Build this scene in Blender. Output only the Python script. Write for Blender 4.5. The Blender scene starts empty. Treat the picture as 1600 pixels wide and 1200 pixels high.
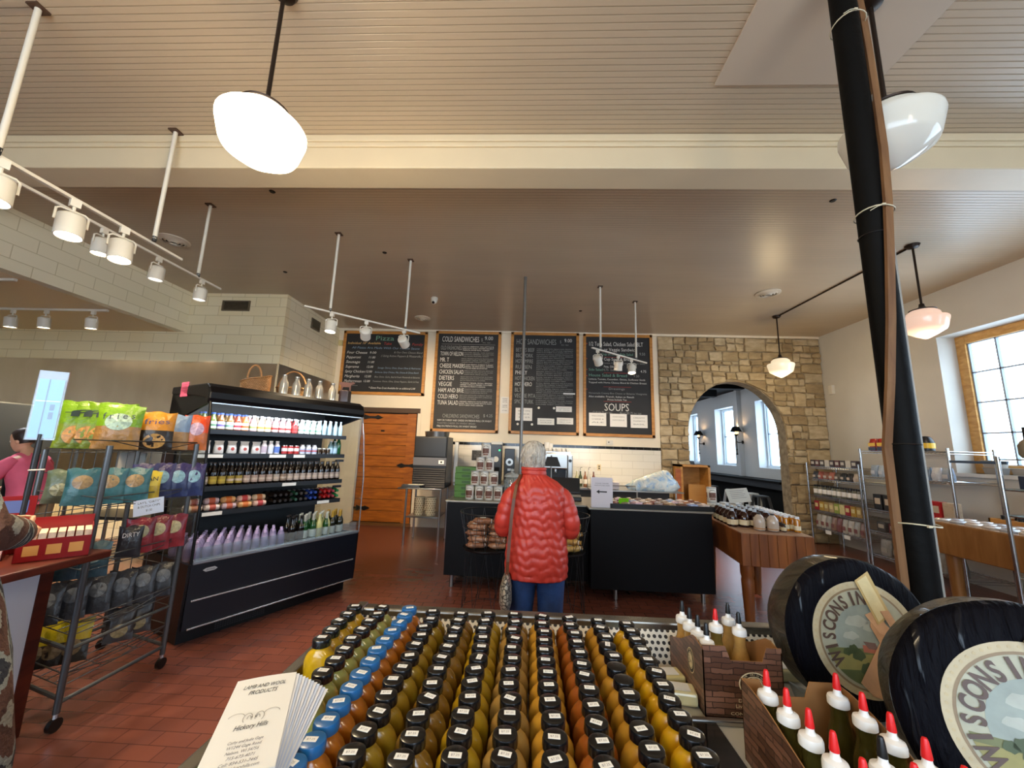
import bpy, bmesh, math, random
from mathutils import Vector, Matrix
random.seed(7)
rb = random.Random(31)
SC = bpy.context.scene
COL = SC.collection
PI = math.pi
# ---------------------------------------------------------------- camera, exposure, world
CAM_H = 1.55
def setup_camera():
    th, ps, ro = math.radians(9.65), math.radians(2.4), math.radians(1.8)
    f = Vector((-math.sin(ps)*math.cos(th), math.cos(ps)*math.cos(th), math.sin(th)))
    R = f.cross(Vector((0, 0, 1))).normalized(); U = R.cross(f)
    X = R*math.cos(ro)+U*math.sin(ro); Y = -R*math.sin(ro)+U*math.cos(ro)
    cd = bpy.data.cameras.new('camera'); c = bpy.data.objects.new('camera', cd); COL.objects.link(c)
    cd.sensor_width = 36.0; cd.lens = 605.0/1600*36; cd.clip_start = .02; cd.clip_end = 200
    M = Matrix((X, Y, -f)).transposed().to_4x4(); M.translation = Vector((0, 0, CAM_H))
    c.matrix_world = M; SC.camera = c
setup_camera()
SC.view_settings.view_transform = 'Standard'; SC.view_settings.look = 'None'
SC.view_settings.gamma = 1.0; SC.view_settings.use_curve_mapping = False
SC.view_settings.exposure = 0.32
SC.cycles.max_bounces = 8; SC.cycles.diffuse_bounces = 5; SC.cycles.glossy_bounces = 3
SC.cycles.transmission_bounces = 4; SC.cycles.transparent_max_bounces = 8
SC.cycles.caustics_reflective = False; SC.cycles.caustics_refractive = False
SC.cycles.sample_clamp_indirect = 4.0; SC.cycles.blur_glossy = 1.0
w = bpy.data.worlds.new('daylight'); SC.world = w; w.use_nodes = True
w.node_tree.nodes['Background'].inputs[0].default_value = (.64, .81, 1.0, 1)
w.node_tree.nodes['Background'].inputs[1].default_value = 6.5
def area(name, loc, size, rot, power, col, portal=False):
    l = bpy.data.lights.new(name, 'AREA'); l.shape = 'RECTANGLE'; l.size, l.size_y = size
    l.energy = power; l.color = col
    if portal: l.cycles.is_portal = True
    o = bpy.data.objects.new(name, l); COL.objects.link(o); o.location = loc; o.rotation_euler = rot
    return o
# daylight portals in the window openings (they only guide the sampling of the sky)
area('portal_right', (6.25, 4.4, 2.39), (2.5, 1.92), (PI/2, 0, PI/2), 1, (1, 1, 1), True)
area('portal_right_rear', (6.25, 1.0, 2.39), (2.4, 1.92), (PI/2, 0, PI/2), 1, (1, 1, 1), True)
area('portal_street', (-.5, -3.1, 1.95), (7.2, 1.9), (-PI/2, 0, 0), 1, (1, 1, 1), True)
for _y in (9.85, 11.95, 14.1):
    area('portal_annex', (6.2, _y, 2.15), (1.0, 1.7), (PI/2, 0, PI/2), 1, (1, 1, 1), True)

# ---------------------------------------------------------------- node helpers
MATS = {}
def s2l(c):
    return tuple(((x/12.92) if x <= .04045 else ((x+.055)/1.055)**2.4) for x in c)
def rgb(h):
    return s2l(tuple(int(h[i:i+2], 16)/255 for i in (0, 2, 4)))
class NT:
    def __init__(s, name):
        s.m = bpy.data.materials.new(name); s.m.use_nodes = True; s.t = s.m.node_tree
        s.b = s.t.nodes['Principled BSDF']
    def n(s, typ, **kw):
        nd = s.t.nodes.new(typ)
        for k, v in kw.items():
            if k.startswith('i_'):
                key = k[2:]; key = int(key) if key.isdigit() else key.replace('_', ' ')
                nd.inputs[key].default_value = v
            else: setattr(nd, k, v)
        return nd
    def l(s, a, b): s.t.links.new(a, b)
    def coord(s, kind='Object'): return s.n('ShaderNodeTexCoord').outputs[kind]
    def mapped(s, scale=(1, 1, 1), rot=(0, 0, 0), kind='Object'):
        mp = s.n('ShaderNodeMapping'); s.l(s.coord(kind), mp.inputs[0])
        mp.inputs['Scale'].default_value = scale; mp.inputs['Rotation'].default_value = rot
        return mp.outputs[0]
    def ramp(s, fac, stops):
        r = s.n('ShaderNodeValToRGB'); s.l(fac, r.inputs[0]); e = r.color_ramp.elements
        while len(e) < len(stops): e.new(.5)
        for k, (p, c) in enumerate(stops): e[k].position = p; e[k].color = (*c, 1)
        return r.outputs[0]
    def bump(s, h, strength=.3, dist=.01):
        b = s.n('ShaderNodeBump'); b.inputs['Strength'].default_value = strength
        b.inputs['Distance'].default_value = dist; s.l(h, b.inputs['Height']); s.l(b.outputs[0], s.b.inputs['Normal'])
        return b
def mat(name, col, rough=.5, metal=0.0, emit=0, var=0, vscale=12, bump=0, bscale=60, trans=0, spec=None, coat=0, emcol=None, alpha=1):
    if name in MATS: return MATS[name]
    t = NT(name); b = t.b
    if isinstance(col, str): col = rgb(col)
    b.inputs['Base Color'].default_value = (*col, 1)
    b.inputs['Roughness'].default_value = rough; b.inputs['Metallic'].default_value = metal
    if spec is not None: b.inputs['Specular IOR Level'].default_value = spec
    if coat: b.inputs['Coat Weight'].default_value = coat; b.inputs['Coat Roughness'].default_value = .08
    if emit:
        b.inputs['Emission Strength'].default_value = emit
        b.inputs['Emission Color'].default_value = (*(emcol or col), 1)
    if trans: b.inputs['Transmission Weight'].default_value = trans
    if alpha < 1: b.inputs['Alpha'].default_value = alpha
    if var:
        nz = t.n('ShaderNodeTexNoise', i_Scale=vscale, i_Detail=4.0); t.l(t.coord(), nz.inputs['Vector'])
        c2 = tuple(max(0, x*(1-var)) for x in col); c3 = tuple(min(1, x*(1+var)) for x in col)
        t.l(t.ramp(nz.outputs[0], [(.3, c2), (.7, c3)]), b.inputs['Base Color'])
    if bump:
        nz = t.n('ShaderNodeTexNoise', i_Scale=bscale, i_Detail=3.0); t.l(t.coord(), nz.inputs['Vector'])
        t.bump(nz.outputs[0], bump, .01)
    MATS[name] = t.m
    return t.m
def glassy(name, tint=(1, 1, 1), refl=.12, rough=.02, dens=0.0):
    """thin clear sheet: see-through with a mirror-like sheen"""
    if name in MATS: return MATS[name]
    t = NT(name); t.t.nodes.remove(t.b)
    tr = t.n('ShaderNodeBsdfTransparent'); tr.inputs[0].default_value = (*tint, 1)
    gl = t.n('ShaderNodeBsdfGlossy'); gl.inputs['Roughness'].default_value = rough
    lw = t.n('ShaderNodeLayerWeight'); lw.inputs[0].default_value = .5; mx = t.n('ShaderNodeMixShader')
    pw = t.n('ShaderNodeMath', operation='POWER'); pw.inputs[1].default_value = 5; t.l(lw.outputs['Facing'], pw.inputs[0])
    ad = t.n('ShaderNodeMath', operation='MULTIPLY_ADD'); ad.inputs[1].default_value = .7; ad.inputs[2].default_value = refl; ad.use_clamp = True
    t.l(pw.outputs[0], ad.inputs[0]); t.l(ad.outputs[0], mx.inputs[0]); t.l(tr.outputs[0], mx.inputs[1]); t.l(gl.outputs[0], mx.inputs[2])
    last = mx.outputs[0]
    if dens:
        df = t.n('ShaderNodeBsdfDiffuse'); df.inputs[0].default_value = (*tint, 1)
        m2 = t.n('ShaderNodeMixShader'); m2.inputs[0].default_value = dens
        t.l(last, m2.inputs[1]); t.l(df.outputs[0], m2.inputs[2]); last = m2.outputs[0]
    t.l(last, t.t.nodes['Material Output'].inputs[0]); MATS[name] = t.m
    return t.m
def brickmat(name, c1, c2, mortar, bw, bh, axes='xz', rough=.4, msize=.012, offset=.5, bump=.3, var=0.0, coat=0, spec=None):
    t = NT(name); sep = t.n('ShaderNodeSeparateXYZ'); t.l(t.coord(), sep.inputs[0])
    cb = t.n('ShaderNodeCombineXYZ'); t.l(sep.outputs['xyz'.index(axes[0])], cb.inputs[0]); t.l(sep.outputs['xyz'.index(axes[1])], cb.inputs[1])
    br = t.n('ShaderNodeTexBrick', offset=offset); t.l(cb.outputs[0], br.inputs['Vector'])
    br.inputs['Scale'].default_value = 1; br.inputs['Brick Width'].default_value = bw; br.inputs['Row Height'].default_value = bh
    br.inputs['Mortar Size'].default_value = msize*bh; br.inputs['Mortar Smooth'].default_value = .3
    br.inputs['Color1'].default_value = (*rgb(c1), 1); br.inputs['Color2'].default_value = (*rgb(c2), 1); br.inputs['Mortar'].default_value = (*rgb(mortar), 1)
    out = br.outputs[0]
    if var:
        nz = t.n('ShaderNodeTexNoise', i_Scale=2.5, i_Detail=5.0); t.l(t.coord(), nz.inputs['Vector'])
        mx = t.n('ShaderNodeMix', data_type='RGBA', blend_type='MULTIPLY'); mx.inputs[0].default_value = 1
        t.l(out, mx.inputs[6]); t.l(t.ramp(nz.outputs[0], [(.3, (1-var,)*3), (.7, (1, 1, 1))]), mx.inputs[7]); out = mx.outputs[2]
    t.b.inputs['Roughness'].default_value = rough
    t.l(out, t.b.inputs['Base Color'])
    iv = t.n('ShaderNodeMath', operation='SUBTRACT'); iv.inputs[0].default_value = 1; t.l(br.outputs['Fac'], iv.inputs[1])
    t.bump(iv.outputs[0], bump, .004)
    if coat: t.b.inputs['Coat Weight'].default_value = coat
    if spec is not None: t.b.inputs['Specular IOR Level'].default_value = spec
    return t.m
def woodmat(name, c1, c2, scale=(1, 1, 1), rough=.4, planks=None, coat=0):
    t = NT(name); mp = t.mapped(scale=scale)
    nz = t.n('ShaderNodeTexNoise', i_Scale=3.0, i_Detail=6.0, i_Distortion=.6); t.l(mp, nz.inputs['Vector'])
    c = t.ramp(nz.outputs[0], [(.3, rgb(c1)), (.7, rgb(c2))])
    t.l(c, t.b.inputs['Base Color']); t.b.inputs['Roughness'].default_value = rough
    if coat: t.b.inputs['Coat Weight'].default_value = coat
    t.bump(nz.outputs[0], .1, .004)
    return t.m

# ---------------------------------------------------------------- mesh builder
class MB:
    def __init__(s, M=None):
        s.v = []; s.f = []; s.mi = []; s.sm = []; s.mats = []; s.M = M or Matrix.Identity(4)
    def _m(s, m):
        if m is None: return 0
        if m not in s.mats: s.mats.append(m)
        return s.mats.index(m)
    def add(s, vs, fs, m=None, smooth=False, M=None):
        T = s.M @ M if M is not None else s.M
        o = len(s.v); s.v += [T @ Vector(p) for p in vs]; k = s._m(m)
        for f in fs: s.f.append([o+i for i in f]); s.mi.append(k); s.sm.append(smooth)
        return s
    def box(s, x0, y0, z0, x1, y1, z1, m=None, M=None):
        v = [(x, y, z) for z in (z0, z1) for y in (y0, y1) for x in (x0, x1)]
        return s.add(v, [(0, 2, 3, 1), (4, 5, 7, 6), (0, 1, 5, 4), (2, 6, 7, 3), (0, 4, 6, 2), (1, 3, 7, 5)], m, False, M)
    def cbox(s, c, d, m=None, M=None):
        return s.box(c[0]-d[0]/2, c[1]-d[1]/2, c[2]-d[2]/2, c[0]+d[0]/2, c[1]+d[1]/2, c[2]+d[2]/2, m, M)
    def bar(s, a, b, w, h, m=None):
        """rectangular bar from a to b"""
        a = Vector(a); b = Vector(b); d = (b-a); L = d.length; d.normalize()
        up = Vector((0, 0, 1)) if abs(d.z) < .95 else Vector((0, 1, 0))
        x = d.cross(up).normalized(); y = x.cross(d)
        vs = [p+x*(i*w/2)+y*(j*h/2) for p in (a, b) for j in (-1, 1) for i in (-1, 1)]
        return s.add(vs, [(0, 2, 3, 1), (4, 5, 7, 6), (0, 1, 5, 4), (2, 6, 7, 3), (0, 4, 6, 2), (1, 3, 7, 5)], m)
    def lathe(s, prof, n=20, m=None, M=None, sx=1, sy=1, smooth=True, fn=None, cap=True):
        vs = []; fs = []
        for k, (r, z) in enumerate(prof):
            for i in range(n):
                a = 2*PI*i/n; rr = fn(r, z, a) if fn else r
                vs.append((rr*math.cos(a)*sx, rr*math.sin(a)*sy, z))
        for k in range(len(prof)-1):
            for i in range(n):
                j = (i+1) % n; fs.append((k*n+i, k*n+j, (k+1)*n+j, (k+1)*n+i))
        if cap:
            if prof[0][0] > 1e-5: fs.append(tuple(reversed(range(n))))
            if prof[-1][0] > 1e-5: fs.append(tuple((len(prof)-1)*n+i for i in range(n)))
        return s.add(vs, fs, m, smooth, M)
    def cyl(s, a, b, r, n=12, m=None, r2=None, smooth=True):
        return s.tube([a, b], r, n, m, r2=r2, smooth=smooth)
    def tube(s, pts, r, n=8, m=None, closed=False, r2=None, smooth=True, radii=None):
        P = [Vector(p) for p in pts]; N = len(P); vs = []; fs = []
        prev = None
        for k in range(N):
            if closed: d = P[(k+1) % N]-P[k-1]
            else: d = P[min(k+1, N-1)]-P[max(k-1, 0)]
            d.normalize()
            if prev is None:
                up = Vector((0, 0, 1)) if abs(d.z) < .9 else Vector((1, 0, 0)); x = d.cross(up).normalized()
            else: x = (prev-d*prev.dot(d)).normalized()
            y = d.cross(x); prev = x
            rr = radii[k] if radii else (r if r2 is None else r+(r2-r)*k/max(1, N-1))
            for i in range(n):
                a = 2*PI*i/n; vs.append(P[k]+x*(rr*math.cos(a))+y*(rr*math.sin(a)))
        K = N if closed else N-1
        for k in range(K):
            for i in range(n):
                j = (i+1) % n; k2 = (k+1) % N; fs.append((k*n+i, k*n+j, k2*n+j, k2*n+i))
        if not closed: fs.append(tuple(reversed(range(n)))); fs.append(tuple((N-1)*n+i for i in range(n)))
        return s.add(vs, fs, m, smooth)
    def loft(s, secs, n=24, m=None, e=2.0, smooth=True, fn=None, cap=True, closed=True):
        """secs: (centre, axisA, axisB); superellipse exponent e; fn(k,i,a,point,centre)->point"""
        vs = []; fs = []
        for k, sc in enumerate(secs):
            c, A, B = Vector(sc[0]), Vector(sc[1]), Vector(sc[2]); ee = sc[3] if len(sc) > 3 else e
            for i in range(n):
                a = 2*PI*i/n; ca, sa = math.cos(a), math.sin(a)
                p = c + A*(math.copysign(abs(ca)**(2/ee), ca)) + B*(math.copysign(abs(sa)**(2/ee), sa))
                if fn: p = fn(k, i, a, p, c)
                vs.append(p)
        for k in range(len(secs)-1):
            for i in range(n):
                j = (i+1) % n; fs.append((k*n+i, k*n+j, (k+1)*n+j, (k+1)*n+i))
        if cap: fs.append(tuple(reversed(range(n)))); fs.append(tuple((len(secs)-1)*n+i for i in range(n)))
        return s.add(vs, fs, m, smooth)
    def grid(s, fn, nu, nv, m=None, smooth=True):
        vs = [fn(i/nu, j/nv) for j in range(nv+1) for i in range(nu+1)]
        fs = [(j*(nu+1)+i, j*(nu+1)+i+1, (j+1)*(nu+1)+i+1, (j+1)*(nu+1)+i) for j in range(nv) for i in range(nu)]
        return s.add(vs, fs, m, smooth)
    def poly(s, pts, m=None): return s.add(pts, [tuple(range(len(pts)))], m)
    def prism(s, pts2, z0, z1, m=None, M=None):
        """polygon in xy extruded in z"""
        n = len(pts2); vs = [(x, y, z0) for x, y in pts2]+[(x, y, z1) for x, y in pts2]
        fs = [tuple(reversed(range(n))), tuple(range(n, 2*n))]+[(i, (i+1) % n, n+(i+1) % n, n+i) for i in range(n)]
        return s.add(vs, fs, m, False, M)
    def ball(s, c, r, n=12, m=None, sc=(1, 1, 1)):
        prof = [(math.sin(PI*k/8)*1.0, -math.cos(PI*k/8)) for k in range(9)]
        M = Matrix.Translation(Vector(c)) @ Matrix.Diagonal((r*sc[0], r*sc[1], r*sc[2], 1))
        return s.lathe([(max(p[0], 1e-6), p[1]) for p in prof], n, m, M)
    def text(s, body, o, xd, yd, h, width=None, m=None, align='l', bold=0):
        V, F, W = glyphs(body, bold)
        if not V: return s
        k = h/.69; kx = k if width is None else (width/W if W else k)
        off = {'l': 0, 'c': -W/2, 'r': -W}[align]
        o = Vector(o); xd = Vector(xd); yd = Vector(yd)
        s.add([o+xd*((x+off)*kx)+yd*(y*k) for x, y in V], F, m)
        return s
    def build(s, name, m=None, parent=None, bevel=0, loc=None, subsurf=0):
        me = bpy.data.meshes.new(name); me.from_pydata([tuple(p) for p in s.v], [], s.f)
        mats = s.mats if s.mats else ([m] if m else [])
        for x in mats: me.materials.append(x)
        if s.mats:
            me.polygons.foreach_set('material_index', s.mi)
        me.polygons.foreach_set('use_smooth', s.sm)
        me.update()
        if any(s.sm):
            try: me.set_sharp_from_angle(angle=math.radians(42))
            except Exception: pass
        o = bpy.data.objects.new(name, me); COL.objects.link(o)
        if parent is not None: o.parent = parent
        if loc is not None: o.location = loc
        if bevel:
            b = o.modifiers.new('bevel', 'BEVEL'); b.width = bevel; b.segments = 2; b.limit_method = 'ANGLE'; b.angle_limit = math.radians(50)
        if subsurf:
            b = o.modifiers.new('sub', 'SUBSURF'); b.levels = subsurf; b.render_levels = subsurf
        return o
_G = {}
def glyphs(body, bold=0):
    if (body, bold) in _G: return _G[(body, bold)]
    cu = bpy.data.curves.new('t', 'FONT'); cu.body = body; cu.size = 1; cu.resolution_u = 4 if bold else 2; cu.fill_mode = 'FRONT'; cu.offset = bold
    ob = bpy.data.objects.new('t', cu); COL.objects.link(ob)
    dg = bpy.context.evaluated_depsgraph_get(); ev = ob.evaluated_get(dg); me = ev.to_mesh()
    V = [(v.co.x, v.co.y) for v in me.vertices]; F = [tuple(p.vertices) for p in me.polygons]
    ev.to_mesh_clear(); bpy.data.objects.remove(ob); bpy.data.curves.remove(cu)
    W = max([v[0] for v in V], default=0)
    _G[(body, bold)] = (V, F, W); return V, F, W
def thing(name, label, cat, loc=(0, 0, 0), rz=0, group=None):
    o = bpy.data.objects.new(name, None); COL.objects.link(o); o.location = loc; o.rotation_euler = (0, 0, rz)
    o.empty_display_size = .05
    return tag(o, label, cat, group)
def tag(o, label=None, cat=None, group=None, kind=None):
    if label: o['label'] = label
    if cat: o['category'] = cat
    if group: o['group'] = group
    if kind: o['kind'] = kind
    return o
def struct(o, label=None): o['kind'] = 'structure'; (o.__setitem__('label', label) if label else None); return o
KIDS = {}
def kids(o): return [c for c in o.children]
def dup(root, loc=None, rz=None, label=None, group=None, swap=None, rot=None, scale=None):
    """copy of a thing with copies of its parts and sub-parts; swap = {old mesh name start: new mesh}"""
    def cp(o, par):
        c = o.copy(); COL.objects.link(c)
        if par is not None: c.parent = par
        if swap and o.type == 'MESH' and o.data.name in swap: c.data = swap[o.data.name]
        for ch in kids(o): cp(ch, c)
        return c
    r = cp(root, None)
    if loc is not None: r.location = loc
    if rz is not None: r.rotation_euler = (0, 0, rz)
    if rot is not None: r.rotation_euler = rot
    if scale is not None: r.scale = scale if not isinstance(scale, (int, float)) else (scale,)*3
    if label: r['label'] = label
    if group: r['group'] = group
    return r
def remesh_swap(o, m):
    """the same mesh with another material"""
    me = o.data.copy(); me.materials.clear(); me.materials.append(m); return me
ORD = 'first second third fourth fifth sixth seventh eighth ninth tenth eleventh twelfth thirteenth fourteenth fifteenth sixteenth seventeenth eighteenth nineteenth twentieth'.split()
ORD += ['twenty-first', 'twenty-second', 'twenty-third', 'twenty-fourth', 'twenty-fifth', 'twenty-sixth', 'twenty-seventh', 'twenty-eighth', 'twenty-ninth', 'thirtieth']
def T(x, y, z): return Matrix.Translation((x, y, z))
def RZ(a): return Matrix.Rotation(a, 4, 'Z')
def RX(a): return Matrix.Rotation(a, 4, 'X')
def RY(a): return Matrix.Rotation(a, 4, 'Y')
# ---------------------------------------------------------------- shared materials
YB, CZ, XR, XL, YK = 7.9, 4.02, 5.92, -4.085, 6.05
M_cream = mat('cream_paint', 'e6dac2', .55, var=.03, vscale=3)
M_beam = mat('beam_paint', 'd6c6a6', .45, var=.03, vscale=3)
M_white = mat('white_paint', 'dcdcd6', .5, var=.03, vscale=2)
M_wall_r = mat('warm_white_plaster', 'cbc8bf', .7, var=.04, vscale=2, bump=.1, bscale=30)
M_black = mat('black_satin', '0b0b0c', .35)
M_blackmatte = mat('black_matte', '0a0a0b', .8, spec=.2)
M_steel = mat('brushed_steel', 'a8a6a2', .28, 1.0)
M_chrome = mat('chrome_wire', 'b9bbbd', .22, 1.0)
M_paper = mat('white_paper', 'e8e6e0', .7)
M_ink = mat('black_ink', '1a1a1c', .7)
M_grayink = mat('grey_ink', '77757a', .7)
M_oak = woodmat('oak_trim', 'a9702f', 'c98d45', (2, 2, 9), .4)
M_whitemetal = mat('white_enamel', 'd8d3c6', .35)
M_darkmetal = mat('dark_steel', '3a3b3d', .4, .7)
M_iron = mat('black_iron', '0e0c0b', .5, .3)
def M_col(h, rough=.45): return mat('col_'+h, h, rough)

# floor: red paver bricks
M_floor = brickmat('red_paver_bricks', '764437', '6e3f33', '58332a', .2, .1, 'xy', .27, .035, var=.12, bump=.08)
struct(MB().box(-9.5, -3.2, -.1, XR+.5, 16, 0).build('floor', M_floor))
# ceiling: painted beadboard with a boxed beam
def beadmat(name, c, dark):
    t = NT(name); sep = t.n('ShaderNodeSeparateXYZ'); t.l(t.coord(), sep.inputs[0])
    mu = t.n('ShaderNodeMath', operation='MULTIPLY'); mu.inputs[1].default_value = 1/.042; t.l(sep.outputs[1], mu.inputs[0])
    fr = t.n('ShaderNodeMath', operation='FRACT'); t.l(mu.outputs[0], fr.inputs[0])
    g = t.ramp(fr.outputs[0], [(0, (0, 0, 0)), (.10, (1, 1, 1)), (.88, (1, 1, 1)), (1, (0, 0, 0))])
    nz = t.n('ShaderNodeTexNoise', i_Scale=1.3, i_Detail=6.0); t.l(t.mapped((.5, 3, 1)), nz.inputs['Vector'])
    base = t.ramp(nz.outputs[0], [(.3, tuple(x*.9 for x in rgb(c))), (.7, rgb(c))])
    mx = t.n('ShaderNodeMix', data_type='RGBA'); t.l(g, mx.inputs[0]); mx.inputs[6].default_value = (*rgb(dark), 1); t.l(base, mx.inputs[7])
    t.l(mx.outputs[2], t.b.inputs['Base Color']); t.b.inputs['Roughness'].default_value = .32
    t.bump(g, .55, .004); return t.m
M_bead = beadmat('painted_beadboard', 'c2b198', '9c8c76')
struct(MB().box(-9.5, -3.2, CZ, XR+.3, YB+.2, CZ+.1).build('ceiling', M_bead))
b = MB(); b.box(-9.2, 2.72, 3.74, XR, 2.97, CZ); b.box(-9.2, 2.69, 3.96, XR, 2.72, CZ); b.box(-9.2, 2.70, 3.92, XR, 2.72, 3.96)
struct(b.build('beam', M_beam, bevel=.008))
# ceiling hatch panel of smooth board
struct(MB().box(1.2, .6, CZ-.012, 2.25, 2.28, CZ).build('ceiling_hatch', mat('hatch_board', 'bfb09c', .4), bevel=.004))
# back wall, in pieces around the door
M_tilew = brickmat('white_wall_tile', 'e4dfd0', 'e8e3d6', 'cfc9ba', .42, .14, 'xz', .12, .03, bump=.2)
M_sub = brickmat('cream_subway_tile_x', 'ebdcb4', 'eee2c0', 'cdbd96', .42, .165, 'xz', .15, .03, bump=.3)
M_suby = brickmat('cream_subway_tile_y', 'eadfbe', 'eee4c8', 'cfc29e', .42, .165, 'yz', .15, .03, bump=.3)
b = MB()
b.box(XL-.1, YB, 0, -3.45, YB+.15, CZ); b.box(-3.45, YB, 2.30, -2.25, YB+.15, CZ); b.box(-2.25, YB, 0, 2.66, YB+.15, CZ)
struct(b.build('wall_back', M_cream))
b = MB(); b.box(-1.62, YB-.012, .6, 2.66, YB, 1.625); struct(b.build('wall_tile_back', M_tilew))
M_blacktile = brickmat('black_liner_tile', '15120f', '0e0c0a', '8a8578', .15, .2, 'xz', .15, .01)
struct(MB().box(-1.62, YB-.016, 1.625, 2.66, YB-.002, 1.68).build('trim_1', M_blacktile))
struct(MB().box(XL, YB-.03, CZ-.045, XR, YB, CZ).build('trim_2', M_cream))
struct(MB().box(-2.25, YB-.012, 0, -2.18, YB, 2.37).build('trim_3', M_cream))
# door of the back wall
d = MB()
for k in range(10):
    z0 = .06+k*.215; d.box(-3.42, YB+.03, z0+.003, -2.46, YB+.06, z0+.212)
d.box(-2.46, YB+.02, .05, -2.28, YB+.06, 2.22)
M_door = woodmat('honey_pine_door', '8a4a0e', 'b5691c', (1.2, 2, 9), .45)
door = struct(d.build('door_1', M_door, bevel=.006)); door['label'] = 'honey coloured plank door with black iron strap hinges'
MB().box(-3.44, YB+.062, .04, -2.26, YB+.10, 2.29).build('backing', M_iron, door)  # board added to stop outside light leaking between the planks
MB().box(-3.46, YB-.02, 2.23, -2.2, YB+.04, 2.33).build('door_head', mat('dark_lintel', '4a3524', .6), door)
MB().box(-3.45, YB-.03, 0, -2.24, YB+.1, .05).build('threshold', mat('brass_sill', '6b4a28', .4), door)
for (x0, x1, z) in ((-3.42, -2.98, 2.13), (-2.2, -2.62, 1.17), (-3.42, -3.1, .32)):
    h = MB(); s = 1 if x1 > x0 else -1
    h.box(min(x0, x1-s*.06), YB+.0, z-.02, max(x0, x1-s*.06), YB+.028, z+.02)
    h.prism([(x1-s*.1, z-.045), (x1, z), (x1-s*.1, z+.045), (x1-s*.2, z)], 0, .03, None, T(0, YB+.028, 0) @ RX(PI/2))
    h.prism([(x0+s*.05, z-.05), (x0+s*.16, z-.02), (x0+s*.16, z+.02), (x0+s*.05, z+.05)], 0, .03, None, T(0, YB+.028, 0) @ RX(PI/2))
    h.build('hinge', M_iron, door)
MB().box(-3.0, YB+.015, 1.84, -2.93, YB+.035, 1.87).build('door_plate', M_iron, door)
# left walls
b = MB(); b.box(XL-.15, YK+.1, 0, XL, YB, CZ); struct(b.build('wall_left', M_suby))
b = MB(); b.box(-9.3, YK, 0, XL, YK+.1, CZ); struct(b.build('wall_kitchen', M_sub))
b = MB(); b.box(-5.9, -3, 3.33, -5.76, YK, CZ); struct(b.build('wall_soffit', M_suby))
struct(MB().box(-9.3, -3, 3.33, -5.9, YK, 3.4).build('ceiling_kitchen', mat('kitchen_ceiling', 'dcc399', .4)))
struct(MB().box(-9.4, -3, 0, -9.3, YK, CZ).build('wall_kitchen_left', M_sub))
# steel backsplash sheets
M_splash = NT('worn_stainless'); t = M_splash
nz = t.n('ShaderNodeTexNoise', i_Scale=2.0, i_Detail=5.0); t.l(t.mapped((1, 1, .4)), nz.inputs['Vector'])
t.l(t.ramp(nz.outputs[0], [(.3, rgb('cbbfae')), (.7, rgb('e0d6c8'))]), t.b.inputs['Base Color'])
t.b.inputs['Metallic'].default_value = 1; t.b.inputs['Roughness'].default_value = .3; M_splash = t.m
sp = MB(); sp.box(-9.2, YK-.02, .9, XL-.01, YK, 2.82); sp.box(XL, YK, .9, XL+.015, YB-.15, 2.82)
struct(sp.build('wall_backsplash', M_splash))
# right wall with two deep window openings
def holed_wall_x(x0, x1, y0, y1, z1, holes, m, name):
    b = MB(); y = y0
    for (a, c, zb, zt) in holes:
        b.box(x0, y, 0, x1, a, z1); b.box(x0, a, 0, x1, c, zb); b.box(x0, a, zt, x1, c, z1); y = c
    b.box(x0, y, 0, x1, y1, z1); return struct(b.build(name, m))
holed_wall_x(XR, XR+.4, -3.1, YB+.5, CZ, [(-.2, 2.2, 1.43, 3.35), (3.1, 5.67, 1.43, 3.35)], M_wall_r, 'wall_right')
def win(name, x, y0, y1, z0, z1, cols, rows, fm, mm, fw=.09):
    f = MB(); f.box(x-.05, y0, z0, x+.06, y0+fw, z1); f.box(x-.05, y1-fw, z0, x+.06, y1, z1)
    f.box(x-.05, y0+fw, z1-fw, x+.06, y1-fw, z1); f.box(x-.05, y0+fw, z0, x+.06, y1-fw, z0+fw)
    o = struct(f.build(name, fm, bevel=.008))
    g = MB(); ya, yb, za, zb = y0+fw, y1-fw, z0+fw, z1-fw
    for i in range(cols+1):
        y = ya+(yb-ya)*i/cols; w2 = .035 if i in (0, cols) or i == cols//2 else .02
        g.box(x-.02, y-w2/2, za, x+.02, y+w2/2, zb)
    for j in range(rows+1):
        z = za+(zb-za)*j/rows; g.box(x-.02, ya, z-.009, x+.02, yb, z+.009)
    g.build('muntins', mm, o)
    MB().box(x-.003, ya, za, x+.003, yb, zb).build('pane', glassy('window_glass', (.97, .99, 1), .02), o)
    return o
M_wood_win = woodmat('golden_window_wood', 'b9843f', 'd9a862', (3, 3, 8), .35)
M_muntin = mat('grey_muntin', '8d99a8', .5)
win('window_1', XR+.3, 3.1, 5.67, 1.43, 3.35, 7, 4, M_wood_win, M_muntin, .12)
win('window_2', XR+.3, -.2, 2.2, 1.43, 3.35, 7, 4, M_wood_win, M_muntin)
struct(MB().box(XR-.03, 3.05, 1.38, XR+.3, 5.67, 1.43).build('window_sill', M_white, bevel=.005))
# street wall behind the viewer, one wide window
b = MB(); b.box(-9.4, -3.2, 0, -4.1, -3.0, CZ); b.box(3.1, -3.2, 0, XR, -3.0, CZ); b.box(-4.1, -3.2, 0, 3.1, -3.0, 1.0); b.box(-4.1, -3.2, 2.9, 3.1, -3.0, CZ)
struct(b.build('wall_front', M_wall_r))
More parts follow.
